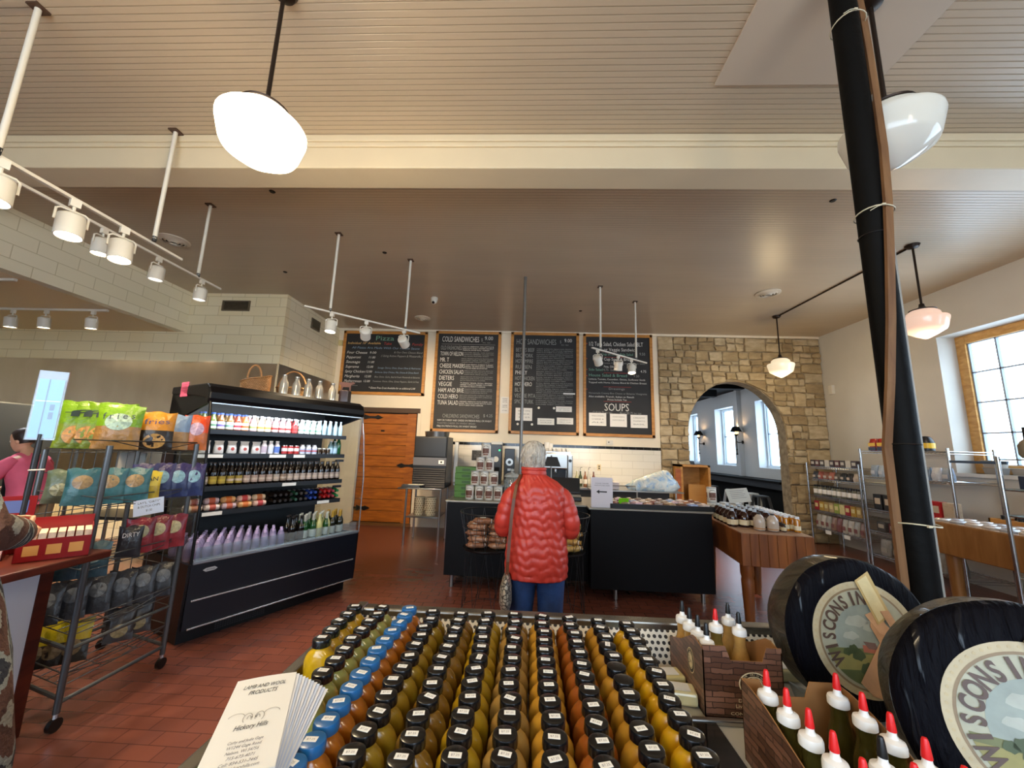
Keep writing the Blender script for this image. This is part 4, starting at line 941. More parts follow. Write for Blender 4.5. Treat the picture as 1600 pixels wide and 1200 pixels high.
# bags
def bag(label, cat, group, loc, rot, W, H, D, c1, c2=None, win=None, text=None, tcol='1a1a1a', seed=0):
    t = thing('snack_bag', label, cat, loc, 0, group); t.rotation_euler = rot
    rr = random.Random(seed+int(W*1000)); m = MB(); nu, nv = 10, 12
    ph = rr.uniform(0, 6)
    def pt(u, v, s):
        x = (u-.5)*W*(1-.06*math.sin(PI*v)); e = math.sin(PI*min(1, max(0, u)))**.5*math.sin(PI*min(1, max(0, v*.93+.03)))**.6
        cr = .06*math.sin(u*17+ph+v*9)*math.sin(v*13+ph)*(1+.8*abs(v-.5))
        return Vector((x, s*(D/2)*e*(1+cr*2)+.004*math.sin(u*9+ph)*(v > .9), v*H+.006*math.sin(u*11+ph)*(v > .95)))
    m1 = mat('foil_bag_'+c1, c1, .28, var=.15, vscale=18, bump=.5, bscale=35); m2 = mat('foil_bag_'+(c2 or c1), c2 or c1, .3, var=.25, vscale=25, bump=.4, bscale=35)
    for s in (-1, 1):
        vs = [pt(i/nu, j/nv, s) for j in range(nv+1) for i in range(nu+1)]
        for j in range(nv):
            for i in range(nu):
                q = [j*(nu+1)+i, j*(nu+1)+i+1, (j+1)*(nu+1)+i+1, (j+1)*(nu+1)+i]
                if s > 0: q = q[::-1]
        top = [f for f in range(0)]
        o = len(m.v); m.v += vs
        for j in range(nv):
            for i in range(nu):
                q = [o+j*(nu+1)+i, o+j*(nu+1)+i+1, o+(j+1)*(nu+1)+i+1, o+(j+1)*(nu+1)+i]
                m.f.append(q if s < 0 else q[::-1]); m.sm.append(True); m.mi.append(m._m(m2 if (j < nv*.42) else m1))
    m.build('bag', None, t)
    if win:
        p = MB(); n_ = 18
        P_ = []
        for i in range(n_):
            a = 2*PI*i/n_; u = .5+.30*math.cos(a); v = (win[1] if len(win) > 1 else .35)+.19*math.sin(a); q = pt(u, v, -1); P_.append((q.x, q.y-.002, q.z))
        P_.append(tuple(pt(.5, win[1] if len(win) > 1 else .35, -1)+Vector((0, -.003, 0)))); p.add(P_, [(i, (i+1) % n_, n_) for i in range(n_)], mat('bag_print_'+win[0], win[0], .35, var=.35, vscale=60)); p.build('picture_patch', None, t)
    if text:
        q = MB(); q.text(text, (0, -D/2*1.08-.002, H*.66), (1, 0, .06), (0, 0, 1), H*.14, W*.66, M_col(tcol), 'c'); q.build('lettering', None, t)
    return t
GT = 'snack bags on the top rack shelf'
z = TRAYS[0]+.004
fx = -.0
FACE = .62   # bags turned towards the aisle
for i in range(4):
    bag('green crisp bag on the rack top, %s of four from left' % ORD[i], 'snack bag', GT, (-2.86+.055*i, 2.37+.025*i, z), (-.12, 0, FACE), .19, .30, .075, '5c7f12', '66781a', ('b08038', .27), 'f', '0c2014', i)
bag('big green and mint crisp bag on the rack top, in front', 'snack bag', GT, (-2.66, 2.44, z), (-.10, 0, FACE), .23, .29, .085, '658c1a', '8a6838', ('8fa896', .60), 'f r i e s', '1c2430', 9)
bag('yellow and black snack bag beside the mint one on rack top', 'snack bag', GT, (-2.56, 2.60, z), (-.10, 0, .75), .20, .26, .08, 'b87a1e', '231d18', ('a8824a', .22), 'fries', '2a2a5a', 4)
bag('blue cornered snack bag behind the orange one on rack top', 'snack bag', GT, (-2.56, 2.75, z), (-.10, 0, .75), .17, .255, .07, '6f88a8', '96764e', None, None, '0', 5)
bag('orange-red snack bag at the right end of rack top', 'snack bag', GT, (-2.50, 2.86, z), (-.08, 0, .80), .155, .26, .07, 'd8481c', 'b8683a', ('b89ab0', .6), None, '0', 6)
z = TRAYS[1]+.004; G2_ = 'snack bags on the second rack shelf'
for i in range(2): bag(['dull green camouflage-like bag at far left of second rack shelf', 'dull green bag second from left on second rack shelf'][i], 'snack bag', G2_, (-2.84+.10*i, 2.34+.05*i, z), (-.1, 0, FACE), .15, .2, .06, '4f5c4a', '5c6654', ('8a8a6a', .4), None, '0', i+20)
for i in range(3): bag('teal cookie bag on second rack shelf, %s from left' % ORD[i], 'snack bag', G2_, (-2.66+.07*i, 2.30+.09*i, z), (-.1, 0, FACE+.1), .155, .215, .06, '2a5a62', '3a6a72', ('8a7350', .62), None, '0', i+30)
bag('small yellow crisp bag behind the price sign on second rack shelf', 'snack bag', G2_, (-2.50, 2.56, z), (-.1, 0, .8), .12, .19, .05, 'c8b238', 'a8922e', None, 'DAN', '1a1a1a', 40)
for i in range(4): bag('purple snack bag on second rack shelf, %s from left' % ORD[i], 'snack bag', G2_, (-2.60+.05*i, 2.62+.075*i, z+.0), (-.1, 0, .8), .14, .235, .055, '362e5c', '2c3862', ('7fa6b4', .6), None, '0', i+41)
z = TRAYS[2]+.004; G3_ = 'snack bags on the third rack shelf'
for i in range(2): bag('grey-blue snack bag on third rack shelf, %s from left' % ORD[i], 'snack bag', G3_, (-2.66+.08*i, 2.30+.07*i, z-.08), (-.1, 0, FACE+.1), .15, .2, .06, '3d5a66', '2d4a58', ('7f9498', .6), None, '0', i+50)
bag('black snack bag with white lettering on third rack shelf', 'snack bag', G3_, (-2.50, 2.50, z), (-.1, 0, .8), .12, .19, .05, '232229', '2a2a30', None, 'DIRTY', 'c8c8cc', 53)
for i in range(3): bag('dark red snack bag on third rack shelf, %s from left' % ORD[i], 'snack bag', G3_, (-2.54+.03*i, 2.60+.09*i, z), (-.1, 0, .8), .15, .22, .055, '741c2c', '842c36', ('a8a07a', .62), None, '0', i+54)
z = TRAYS[3]+.004; G4_ = 'snack bags on the lower rack shelves'
for i in range(6): bag('dark silvery snack bag on fourth rack shelf, %s from left' % ORD[i], 'snack bag', G4_, (-2.74+.045*i, 2.30+.10*i, z), (-.25, 0, .7), .14, .22, .05, '25272e', '30333a', ('5a6068', .6), None, '0', i+60)
z = TRAYS[4]+.004
for i in range(3): bag('yellow and black snack bag low on the rack, %s from left' % ORD[i], 'snack bag', G4_, (-2.80+.06*i, 2.34+.05*i, z), (-.3, 0, .7), .15, .23, .05, 'b8a81c', '2a2620', ('7a6a50', .35), None, '0', i+70)
for i in range(2): bag('dark snack bag at the lowest shelf right, %s from left' % ORD[i], 'snack bag', G4_, (-2.56, 2.60+.12*i, z+.05), (-.3, 0, .8), .14, .2, .05, '2c2b30', '3a3638', ('8f8260', .3), None, '0', i+75)
b = MB(); b.box(-.075, -.001, -.05, .075, .001, .05, mat('price_card_blue', 'cfdcf0', .6))
for s_, z_ in (("LAY'S, \"DIRTY\"", .022), ('& DUTCH CHIPS', -.002), ('$1.50', -.028)): b.text(s_, (0, -.0015, z_), (1, 0, 0), (0, 0, 1), .014, .11 if z_ > -.02 else .03, M_ink, 'c')
o = b.build('price_card', None, None, 0, (-2.435, 2.52, 1.115)); o.rotation_euler = (0, -.12, 1.05); tag(o, 'white price card for chips clipped to the second rack shelf', 'price sign')
# ---------------------------------------------------------------- counter at far left
ct = thing('checkout_counter', 'dark red wood counter with pale front panel at the left edge', 'counter', (0, 0, 0))
M_redwood = woodmat('red_brown_wood', '3c140c', '5e2416', (2, 2, 6), .35)
m = MB(); m.box(-4.2, 1.56, .895, -2.29, 2.20, .935); m.build('countertop', M_redwood, ct, bevel=.008)
m = MB(); m.box(-4.1, 1.62, 0, -2.63, 2.19, .893); m.build('body', M_redwood, ct)
MB().box(-2.628, 1.66, .04, -2.605, 2.14, .845).build('front_panel', mat('pale_panel', 'd3dcea', .45), ct)
m = MB(); m.box(-2.63, 2.14, 0, -2.60, 2.20, .893); m.box(-2.63, 1.62, .847, -2.60, 2.14, .893); m.build('panel_trim', M_redwood, ct)
CT = .9355
def carton_box(label, x, y, z, rz, W, D, H, c1, c2, group='candy boxes on the counter', fill=None, lip=True):
    t = thing('candy_box', label, 'box', (x, y, z), rz, group); th = .003; W, D, H = W*1.2, D*1.15, H*1.25; m1 = mat('card_'+c1, c1, .35)
    m = MB(); m.box(-W/2, -D/2, 0, W/2, D/2, th, m1); m.box(-W/2, -D/2, 0, W/2, -D/2+th, H*.55, m1); m.box(-W/2, -D/2, 0, -W/2+th, D/2, H*.8, m1); m.box(W/2-th, -D/2, 0, W/2, D/2, H*.8, m1); m.box(-W/2, D/2-th, 0, W/2, D/2, H*(1.5 if lip else 1), m1)
    m.build('tray', None, t)
    for k in range(3): MB().cbox((-W*.3+W*.3*k, -D/2-.0008, H*.27), (W*.2, .001, H*.25), mat('card_'+c2, c2, .4)).build('printed_panel', None, t)
    if lip: MB().cbox((0, D/2-th-.001, H*1.2), (W*.7, .001, H*.35), mat('card_'+c2, c2)).build('header_print', None, t)
    if fill:
        n = max(3, int(W/.03))
        for i in range(n):
            b_ = MB(); b_.cbox((-W/2+W*(i+.5)/n, 0, H*.38), (W/n*.8, D*.86, H*.62), mat('packet_'+fill, fill, .35, var=.15, vscale=60)); b_.build('packet', None, t)
    return t
carton_box('dark red display box with blue oval, back of the counter by the rack', -2.74, 2.04, CT, .86, .15, .11, .15, '8c1218', '5a6fa8', fill='c98a50')
carton_box('dark red biscuit box with cream flap at the counter corner', -2.44, 2.04, CT, .86, .21, .15, .15, '8c1218', 'd9a05a', fill='e2cfb8', lip=False)
carton_box('dark red biscuit box between the pink packets and the red oval box', -2.66, 1.90, CT, .86, .14, .10, .10, '7f1016', 'cfa060', fill='b04a3a', lip=False)
carton_box('open box of salmon pink candy packets on the counter', -2.62, 1.80, CT, .86, .17, .14, .06, 'd9a896', 'e0b8b0', fill='e8866e', lip=False)
carton_box('nearer open box of pale pink candy at the counter edge', -2.41, 1.67, CT, .80, .17, .13, .075, 'd6b6b4', '4a5fa8', fill='e8b8a8', lip=False)
b = MB(); b.box(-.15, -.004, 0, .15, .004, .17, mat('sign_white_blueish', 'd8dcea', .35))
for k in range(2): b.box(-.13+k*.135, -.0055, .03, -.01+k*.135, -.0045, .11, mat('sign_pink', 'd8b4b0', .5))
b.box(-.15, -.0055, .115, .15, -.0045, .119, M_grayink); b.box(-.01, -.0055, .03, -.006, -.0045, .119, M_grayink)
o = b.build('counter_sign', None, None, 0, (-3.05, 1.95, CT+.02)); o.rotation_euler = (-.15, 0, .75); tag(o, 'white and pink printed sign leaning behind the candy boxes', 'sign')
t = thing('card_reader', 'black price display with green digits at the far left of the counter', 'register display', (-3.25, 2.09, CT), .62)
MB().box(-.20, -.03, 0, .20, .04, .24).build('housing', M_black, t, bevel=.01)
b = MB(); b.text('28.99', (.02, -.032, .17), (1, 0, 0), (0, 0, 1), .04, .16, mat('green_digits', '9be020', .4, emit=1.6), 'l'); b.build('digits', None, t)
# acrylic holder on a post
t = thing('sign_stand', 'clear acrylic sheet holder with a painted street window reflection, on a dark post', 'sign stand', (-2.76, 2.12, CT), .62)
MB().cyl((0, 0, 0), (0, 0, .62), .014, 12).build('post', mat('dark_steel', '3a3b3d'), t)
MB().lathe([(.06, 0), (.06, .008), (.02, .014), (.001, .015)], 20).build('foot', M_darkmetal, t)
m = MB(T(0, 0, .585)); m.box(-.06, -.012, 0, .06, .0, .40); m.build('acrylic_sleeve', glassy('acrylic_clear', (.92, .96, 1), .08, .03), t, bevel=.002)
b = MB(T(0, 0, .585)); b.box(-.05, -.008, .012, .05, -.006, .35, mat('blue_white_sheet', '78b4e0', .4, spec=.2)); b.box(-.012, -.0095, .02, -.007, -.008, .35, mat('sheet_line', '3f5f86', .4)); b.box(-.048, -.0095, .22, .048, -.008, .226, mat('sheet_line_light', 'cfe6f4', .4)); b.box(.012, -.0095, .12, .03, -.008, .16, mat('sheet_line', '3f5f86')); b.box(.012, -.0095, .17, .03, -.008, .205, mat('sheet_line', '3f5f86'))  # street window reflection painted in: blue sheet with muntin and house bars
b.build('inserted_sheet', None, t)
MB().cyl((-.01, -.02, .42), (.06, -.05, .425), .004, 8).build('pen', M_whitemetal, t)
# ---------------------------------------------------------------- kitchen behind the rack
t = thing('steel_hood', 'grey stainless oven cabinet behind the kitchen worker', 'oven', (-7.6, 4.9, 0))
MB().box(-.9, -.45, .0, 1.0, .45, 1.95).build('cabinet', mat('kitchen_steel', '6e716f', .35, .8), t, bevel=.02)
MB().box(-.9, -.47, 1.80, 1.0, -.45, 1.93).build('control_strip', M_darkmetal, t); MB().cyl((.80, -.47, 1.86), (.80, -.485, 1.86), .03, 14).build('blue_button', mat('blue_led', '3f7fe0', .3, emit=1.5), t)
MB().bar((-.9, -.7, 1.05), (.9, -.6, 1.45), .5, .03).build('angled_lid', M_steel, t)
MB().tube([(-.8, -.5, 1.1), (.8, -.5, 1.1)], .015, 8).build('handle', M_chrome, t)
t = thing('kitchen_shelf', 'dark kitchen shelving with a white board behind the snack rack', 'shelving', (-5.1, 5.3, 0))
for z in (.5, .95, 1.38): MB().box(-.9, -.3, z, 1.0, .3, z+.04).build('shelf', M_darkmetal, t)
for sx in (-.88, .98): MB().cyl((sx, -.28, 0), (sx, -.28, 1.45), .02, 8).build('post', M_steel, t); MB().cyl((sx, .28, 0), (sx, .28, 1.45), .02, 8).build('post', M_steel, t)
MB().box(-.85, .25, 1.0, -.45, .27, 1.36).build('white_board', M_white, t)
t = thing('prep_table', 'steel kitchen prep table behind the worker', 'table', (-6.3, 3.9, 0))
MB().box(-.5, -.4, .86, .6, .4, .90).build('table_top', M_steel, t)
for sx in (-.45, .55):
    for sy in (-.35, .35): MB().cyl((sx, sy, 0), (sx, sy, .86), .02, 8).build('leg', M_steel, t)
MB().box(-.45, -.35, .3, .55, .35, .33).build('lower_shelf', M_steel, t)
MB().cbox((0, 0, .96), (.1, .1, .1)).build('x', M_white, None) if False else None
tag(MB().box(-4.75, 5.1, 1.421, -4.3, 5.5, 1.56).build('cardboard_tray', woodmat('brown_loaf', '5a351c', '8a5a34', (3, 3, 3)), None, .03), 'brown cardboard tray on the dark kitchen shelving', 'tray')
# ---------------------------------------------------------------- people
def eval_mesh(ob):
    dg = bpy.context.evaluated_depsgraph_get(); dg.update(); ev = ob.evaluated_get(dg); return bpy.data.meshes.new_from_object(ev)
def skin_mesh(chains):
    """chains: list of [(point, radius), ...]; a chain may start at an index tuple to branch from another chain"""
    bm = bmesh.new(); sl = bm.verts.layers.skin.verify(); ref = []
    for ci, ch in enumerate(chains):
        prev = None; row = []
        for e in ch:
            if isinstance(e, tuple) and len(e) == 2 and isinstance(e[0], str):
                prev = ref[int(e[0])][e[1]]; row.append(prev); continue
            p, r = e; v = bm.verts.new(p); v[sl].radius = (r, r) if not isinstance(r, tuple) else r
            if ci == 0 and not row: v[sl].use_root = True
            if prev is not None: bm.edges.new((prev, v))
            prev = v; row.append(v)
        ref.append(row)
    me = bpy.data.meshes.new('sk'); bm.to_mesh(me); bm.free()
    o = bpy.data.objects.new('sk', me); COL.objects.link(o)
    o.modifiers.new('k', 'SKIN').use_smooth_shade = True; s = o.modifiers.new('s', 'SUBSURF'); s.levels = 1; s.render_levels = 1
    bpy.context.view_layer.update(); m = eval_mesh(o); bpy.data.objects.remove(o); return m
def fingers(wr, d, up, side, curl, sgn):
    """five finger chains from a palm; wr wrist, d hand direction, up back-of-hand normal, side thumb side"""
    out = []
    for k, (off, L) in enumerate(((.030, .070), (.010, .080), (-.010, .075), (-.029, .060))):
        b0 = wr+d*.082+side*off; a = curl; pts = [(tuple(b0-d*.03), .0092)]; p = b0; dd = d.copy()
        pts.append((tuple(p), .0088))
        for j in range(3):
            dd = (dd*math.cos(a*(1+.15*k))-up*math.sin(a*(1+.15*k))).normalized(); p = p+dd*L*(.42, .33, .25)[j]; pts.append((tuple(p), (.0080, .0074, .0062)[j]))
        out.append(pts)
    b0 = wr+d*.025+side*.030; t1 = (d*.7+side*.75-up*.2).normalized(); p = b0+t1*.035; p2 = p+(d*.9+side*.25-up*.3).normalized()*.03; p3 = p2+(d*1-up*.3).normalized()*.024
    out.append([(tuple(wr+d*.02+side*.015), .012), (tuple(b0), .0115), (tuple(p), .0100), (tuple(p2), .0088), (tuple(p3), .0070)])
    return out
HEADS = [(-.118, .052, .016, .014), (-.108, .044, .032, .034), (-.085, .030, .048, .062), (-.055, .018, .059, .080), (-.02, .008, .067, .093), (.02, .0, .072, .099), (.055, -.004, .072, .098), (.085, -.007, .062, .085), (.105, -.009, .042, .058), (.117, -.009, .018, .025)]
def head_parts(c, R, s=1.0):
    """lofted head with nose, brow, lips, chin and ears; facing local +y"""
    M = T(*c) @ R @ Matrix.Scale(s, 4); m = MB(M)
    def fn(k, i, a, p, cc):
        f = math.sin(a)   # +1 towards the face
        if f > .2:
            z = p.z
            if -.005 < z < .03: p = p-Vector((0, .006*abs(math.cos(a*1.0)*1.6) if abs(p.x) > .015 else 0, 0))
        return p
    m.loft([((0, y, z), (rx, 0, 0), (0, ry, 0), 2.15) for z, y, rx, ry in HEADS], 28, None, fn=fn)
    m.loft([((0, .095, -.052), (.014, 0, 0), (0, .016, 0)), ((0, .103, -.045), (.0165, 0, 0), (0, .016, 0)), ((0, .100, -.025), (.009, 0, 0), (0, .013, 0)), ((0, .094, .005), (.007, 0, 0), (0, .008, 0))], 12)
    for sx in (-1, 1):
        m.ball((sx*.071, -.008, -.022), .020, 12, None, (.35, .75, 1.35)); m.ball((sx*.030, .083, .018), .016, 10, None, (1.2, .4, .45)); m.ball((sx*.038, .070, -.035), .018, 10, None, (1, .6, .9))
    m.ball((0, .083, -.078), .015, 10, None, (1.3, .5, .5)); m.ball((0, .072, -.103), .018, 10, None, (1, .7, .7))
    return m
def person_body(chains, hc, HR, skin, parent, hs=1.0, voxel=.0065, arms=()):
    allc = list(chains)
    me = skin_mesh(allc)
    m = head_parts(hc, HR, hs); base = MB()
    base.v = [v.co.copy() for v in me.vertices]; base.f = [list(p.vertices) for p in me.polygons]; base.mi = [0]*len(base.f); base.sm = [True]*len(base.f)
    o_ = len(base.v); base.v += m.v; base.f += [[i+o_ for i in f] for f in m.f]; base.mi += [0]*len(m.f); base.sm += [True]*len(m.f)
    for fch in arms:
        for ch in fch:
            fm = MB(); fm.tube([p for p, r in ch], .008, 10, radii=[r for p, r in ch]); fm.ball(ch[-1][0], ch[-1][1], 10)
            o_ = len(base.v); base.v += fm.v; base.f += [[i+o_ for i in f] for f in fm.f]; base.mi += [0]*len(fm.f); base.sm += [True]*len(fm.f)
    ob = base.build('body_tmp', skin)
    r = ob.modifiers.new('r', 'REMESH'); r.mode = 'VOXEL'; r.voxel_size = voxel; r.use_smooth_shade = True
    sm = ob.modifiers.new('s', 'SMOOTH'); sm.iterations = 3; sm.factor = .5
    bpy.context.view_layer.update(); fin = eval_mesh(ob); bpy.data.objects.remove(ob)
    fin.materials.clear(); fin.materials.append(skin)
    o = bpy.data.objects.new('body', fin); COL.objects.link(o); o.parent = parent
    # eyes and lips
    M = T(*hc) @ HR @ Matrix.Scale(hs, 4)
    for sx in (-1, 1):
        e = MB(M); e.ball((sx*.030, .084, .003), .0115, 12, mat('eye_white', 'd8d4cc', .2)); e.ball((sx*.030, .0925, .003), .0055, 10, mat('iris_dark', '2a1c14', .2)); e.build('eye', None, parent)
    l = MB(M); l.ball((0, .0925, -.0745), .0045, 12, mat('lips', '9c5a50', .4), (4.2, .9, .8)); l.ball((0, .0915, -.0815), .005, 12, mat('lips', '9c5a50', .4), (3.6, .9, .9)); l.build('lips', None, parent)
    return o
M_skin = mat('skin_light', 'd3a184', .5, var=.06, vscale=20)
def shoe(parent, x, y, rz, colr, nm='shoe'):
    m = MB(T(x, y, 0) @ RZ(rz)); m.loft([((0, .04, .0), (.043, 0, 0), (0, .135, 0), 2.6), ((0, .04, .02), (.046, 0, 0), (0, .14, 0), 2.6), ((0, .03, .05), (.042, 0, 0), (0, .12, 0), 2.3), ((0, -.01, .085), (.036, 0, 0), (0, .06, 0), 2), ((0, -.03, .11), (.036, 0, 0), (0, .045, 0), 2)], 20, mat('shoe_'+colr, colr, .6)); m.build(nm, None, parent)
# ---- customer in the red quilted jacket, seen from behind
px_, py_ = .088, 2.90
wm = thing('person', 'person seen from behind in red quilted jacket and blue jeans with short white hair', 'person', (px_, py_, 0))
V = Vector
def arm_pts(sx, sh, el, wr): return [(sh, .052), ((sh+el)/2, .046), (el, .038), ((el+wr)/2, .034), (wr, .026)]
hipz = .84
chains = [[((0, 0, hipz), .125), ((0, .0, .98), .115), ((0, .01, 1.14), .12), ((0, .0, 1.27), .105), ((-.01, .0, 1.36), .05), ((-.03, .02, 1.43), .052)]]
arms_f = []
for sx in (-1, 1):
    sh, el, wr = V((sx*.165, 0, 1.265)), V((sx*.245, -.01, 1.02)), V((sx*.11, .21, 1.04))
    d = (wr-el).normalized(); pe = wr+d*.085
    chains.append([('0', 3), (tuple(sh), .052), (tuple((sh+el)/2), .045), (tuple(el), .038), (tuple((el+wr)/2), .034), (tuple(wr), .025), (tuple(wr+d*.045), (.020, .032)), (tuple(wr+d*.085), (.015, .034))])
    up = V((0, 0, 1)); side = up.cross(d).normalized()*(-1 if sx < 0 else 1); side = V((-sx, .5, 0)).normalized(); side = (side-d*side.dot(d)).normalized()
    arms_f.append(fingers(wr, d, up, side, .38, sx))
    hx = sx*.095
    chains.append([('0', 0), ((hx, 0, .78), .085), ((hx*1.05, .01, .47), .062), ((hx*1.1, -.01, .28), .055), ((hx*1.15, -.02, .09), .036), ((hx*1.2, .10, .03), .03)])
hc = (-.036, .035, 1.487)
person_body(chains, hc, RZ(.15) @ RX(-.18), M_skin, wm, 1.0, arms=arms_f)
M_jk = mat('red_quilted_nylon', 'b8382c', .38, var=.07, vscale=6, spec=.4)
def quilt(p, c, k1, k2, amp=.0075, per=.060):
    d = (p-c); d.z = 0; L = max(d.length, 1e-4); a = math.atan2(d.y, d.x)
    zz = p.z+.012*math.sin(a*k1+k2)+.008*math.sin(a*3.3+p.z*17)+.006*math.sin(a*15+p.z*31); f = abs(math.sin(PI*zz/per))**.6
    return p+d/L*(amp*(f-.55)+.003*math.sin(a*23+p.z*50))
jk = MB(); prof = [(.685, .205, .145, .088-.088), (.69, .213, .152, 0), (.76, .219, .158, 0), (.86, .215, .155, 0), (.95, .204, .145, 0), (1.03, .197, .14, 0), (1.10, .198, .142, 0), (1.18, .204, .142, 0), (1.25, .205, .135, 0), (1.30, .185, .12, -.004), (1.335, .145, .10, -.01), (1.36, .105, .088, -.02), (1.375, .092, .084, -.026), (1.39, .090, .083, -.03), (1.42, .092, .085, -.03), (1.43, .088, .081, -.03)]
def interp(pr, z):
    for a, b_ in zip(pr, pr[1:]):
        if a[0] <= z <= b_[0]:
            f = (z-a[0])/(b_[0]-a[0]); f = f*f*(3-2*f) if False else f; return [a[i]+(b_[i]-a[i])*f for i in range(1, 4)]
    return list(pr[-1][1:])
secs = []; NZ = 110
for k in range(NZ+1):
    z = .685+(1.43-.685)*k/NZ; rx, ry, ox = interp(prof, z); secs.append(((ox, .0+.012*max(0, (z-1.3))*5, z), (rx, 0, 0), (0, ry, 0), 2.25))
jk.loft(secs, 110, M_jk, fn=lambda k, i, a, p, c: quilt(p, c, 9, 1.1+.3*k/NZ) if p.z < 1.37 else p+(p-c)*(.03*math.sin(p.z*200)))
for sx in (-1, 1):
    pts = [V((sx*.140, 0, 1.265)), V((sx*.190, -.005, 1.225)), V((sx*.222, -.01, 1.13)), V((sx*.243, -.01, 1.045)), V((sx*.240, .02, .995)), V((sx*.205, .09, .99)), V((sx*.165, .15, 1.01)), V((sx*.125, .195, 1.03))]
    # resample
    R_ = [.045, .060, .062, .062, .062, .058, .053, .046]; P = []; RR = []
    for a in range(len(pts)-1):
        for q in range(9):
            f = q/9; P.append(pts[a].lerp(pts[a+1], f)); RR.append(R_[a]+(R_[a+1]-R_[a])*f)
    P.append(pts[-1]); RR.append(R_[-1]); L = 0; out = []
    for k in range(len(P)):
        if k: L += (P[k]-P[k-1]).length
        out.append(RR[k]+.007*(abs(math.sin(PI*L/.066))**.6-.6))
    jk.tube(P, .06, 30, M_jk, radii=out)
jk.build('jacket', None, wm)
M_jean = mat('blue_denim', '143463', .8, var=.45, vscale=9, bump=.3, bscale=90)
jn = MB()
for sx in (-1, 1):
    hx = sx*.098
    jn.loft([((hx*1.15, -.02, .045), (.082, 0, 0), (0, .085, 0)), ((hx*1.12, -.02, .12), (.084, 0, 0), (0, .088, 0)), ((hx*1.1, -.01, .30), (.080, 0, 0), (0, .088, 0)), ((hx*1.05, .0, .48), (.086, 0, 0), (0, .094, 0)), ((hx, 0, .66), (.100, 0, 0), (0, .112, 0)), ((hx*.95, 0, .80), (.108, 0, 0), (0, .125, 0)), ((hx*.9, 0, .90), (.11, 0, 0), (0, .125, 0))], 30, M_jean, fn=lambda k, i, a, p, c: p+(p-c)*.03*math.sin(p.z*40+a*3))
jn.loft([((0, 0, .78), (.19, 0, 0), (0, .13, 0)), ((0, 0, .90), (.185, 0, 0), (0, .13, 0)), ((0, 0, .98), (.17, 0, 0), (0, .12, 0))], 30, M_jean); jn.build('jeans', None, wm)
for sx in (-1, 1): shoe(wm, sx*.112, -.02, -sx*.12, '2a2420')
# short white hair with tufted surface
t = NT('white_grey_hair'); nz = t.n('ShaderNodeTexNoise', i_Scale=22.0, i_Detail=6.0, i_Distortion=.4); t.l(t.mapped((3, 3, .7)), nz.inputs['Vector'])
t.l(t.ramp(nz.outputs[0], [(.3, rgb('8d8375')), (.65, rgb('d3ccc0'))]), t.b.inputs['Base Color']); t.b.inputs['Roughness'].default_value = .6; t.bump(nz.outputs[0], .9, .02); M_hair = t.m
HM = T(*hc) @ RZ(.15) @ RX(-.18)
hr = MB(HM); rh = random.Random(2)
def hairfn(k, i, a, p, c):
    if math.sin(a) > .45 and p.z < .055: p = c+(p-c)*.80
    return p+(p-c)*(.035*math.sin(a*13+k*1.1)+.02*math.sin(a*29+k*2.3))
hr.loft([((0, -.022, -.078), (.052, 0, 0), (0, .055, 0)), ((0, -.02, -.06), (.066, 0, 0), (0, .074, 0)), ((0, -.016, -.03), (.079, 0, 0), (0, .095, 0)), ((0, -.012, .0), (.085, 0, 0), (0, .106, 0)), ((0, -.010, .03), (.088, 0, 0), (0, .111, 0)), ((0, -.010, .06), (.088, 0, 0), (0, .111, 0)), ((0, -.012, .085), (.080, 0, 0), (0, .102, 0)), ((0, -.013, .108), (.064, 0, 0), (0, .082, 0)), ((0, -.014, .125), (.040, 0, 0), (0, .052, 0)), ((0, -.014, .132), (.012, 0, 0), (0, .016, 0))], 64, M_hair, fn=hairfn)
for q in range(70):
    a = rh.uniform(PI*.85, PI*2.15); z = rh.uniform(-.06, .09); r = 1.02; ff = max(0, 1-((z-.03)/.11)**2)**.5
    b0 = V((.086*ff*math.cos(a), -.012+.108*ff*math.sin(a), z)); b1 = b0*1.03+V((rh.uniform(-.012, .012), 0, -.03)); hr.tube([b0, (b0+b1)/2+b0*.03, b1], .006, 5, M_hair, radii=[.007, .006, .002])
hr.build('hair', None, wm)
# handbag
hb = thing('shoulder_bag', 'grey patterned shoulder bag on long brown strap at the customer\'s left hip', 'bag', (px_, py_, 0))
st_ = MB(); SP = [(-.125, -.035, 1.375), (-.150, -.105, 1.31), (-.165, -.150, 1.22), (-.178, -.158, 1.10), (-.187, -.163, .95), (-.193, -.178, .82), (-.196, -.172, .74)]
for a, c in zip(SP, SP[1:]): st_.bar(a, c, .022, .006)
st_.tube([(-.125, -.035, 1.375), (-.11, .04, 1.37), (-.12, .12, 1.28), (-.15, .155, 1.12), (-.2, .10, .80), (-.205, -.08, .74)], .007, 6)
st_.build('strap', mat('brown_leather', '5e3218', .5), hb)
t = NT('scale_pattern'); vo = t.n('ShaderNodeTexVoronoi', i_Scale=42.0, feature='DISTANCE_TO_EDGE'); t.l(t.coord(), vo.inputs['Vector']); t.l(t.ramp(vo.outputs[0], [(.05, rgb('2e2a24')), (.18, rgb('b0a898'))]), t.b.inputs['Base Color']); t.b.inputs['Roughness'].default_value = .4
bg = MB(); bg.loft([((-.20, -.12, .485), (.008, 0, 0), (0, .02, 0)), ((-.202, -.12, .51), (.030, 0, 0), (0, .08, 0)), ((-.203, -.12, .56), (.042, 0, 0), (0, .12, 0)), ((-.203, -.12, .64), (.040, 0, 0), (0, .13, 0)), ((-.200, -.12, .70), (.028, 0, 0), (0, .11, 0)), ((-.198, -.12, .735), (.012, 0, 0), (0, .07, 0))], 24, t.m); bg.build('pouch', None, hb)
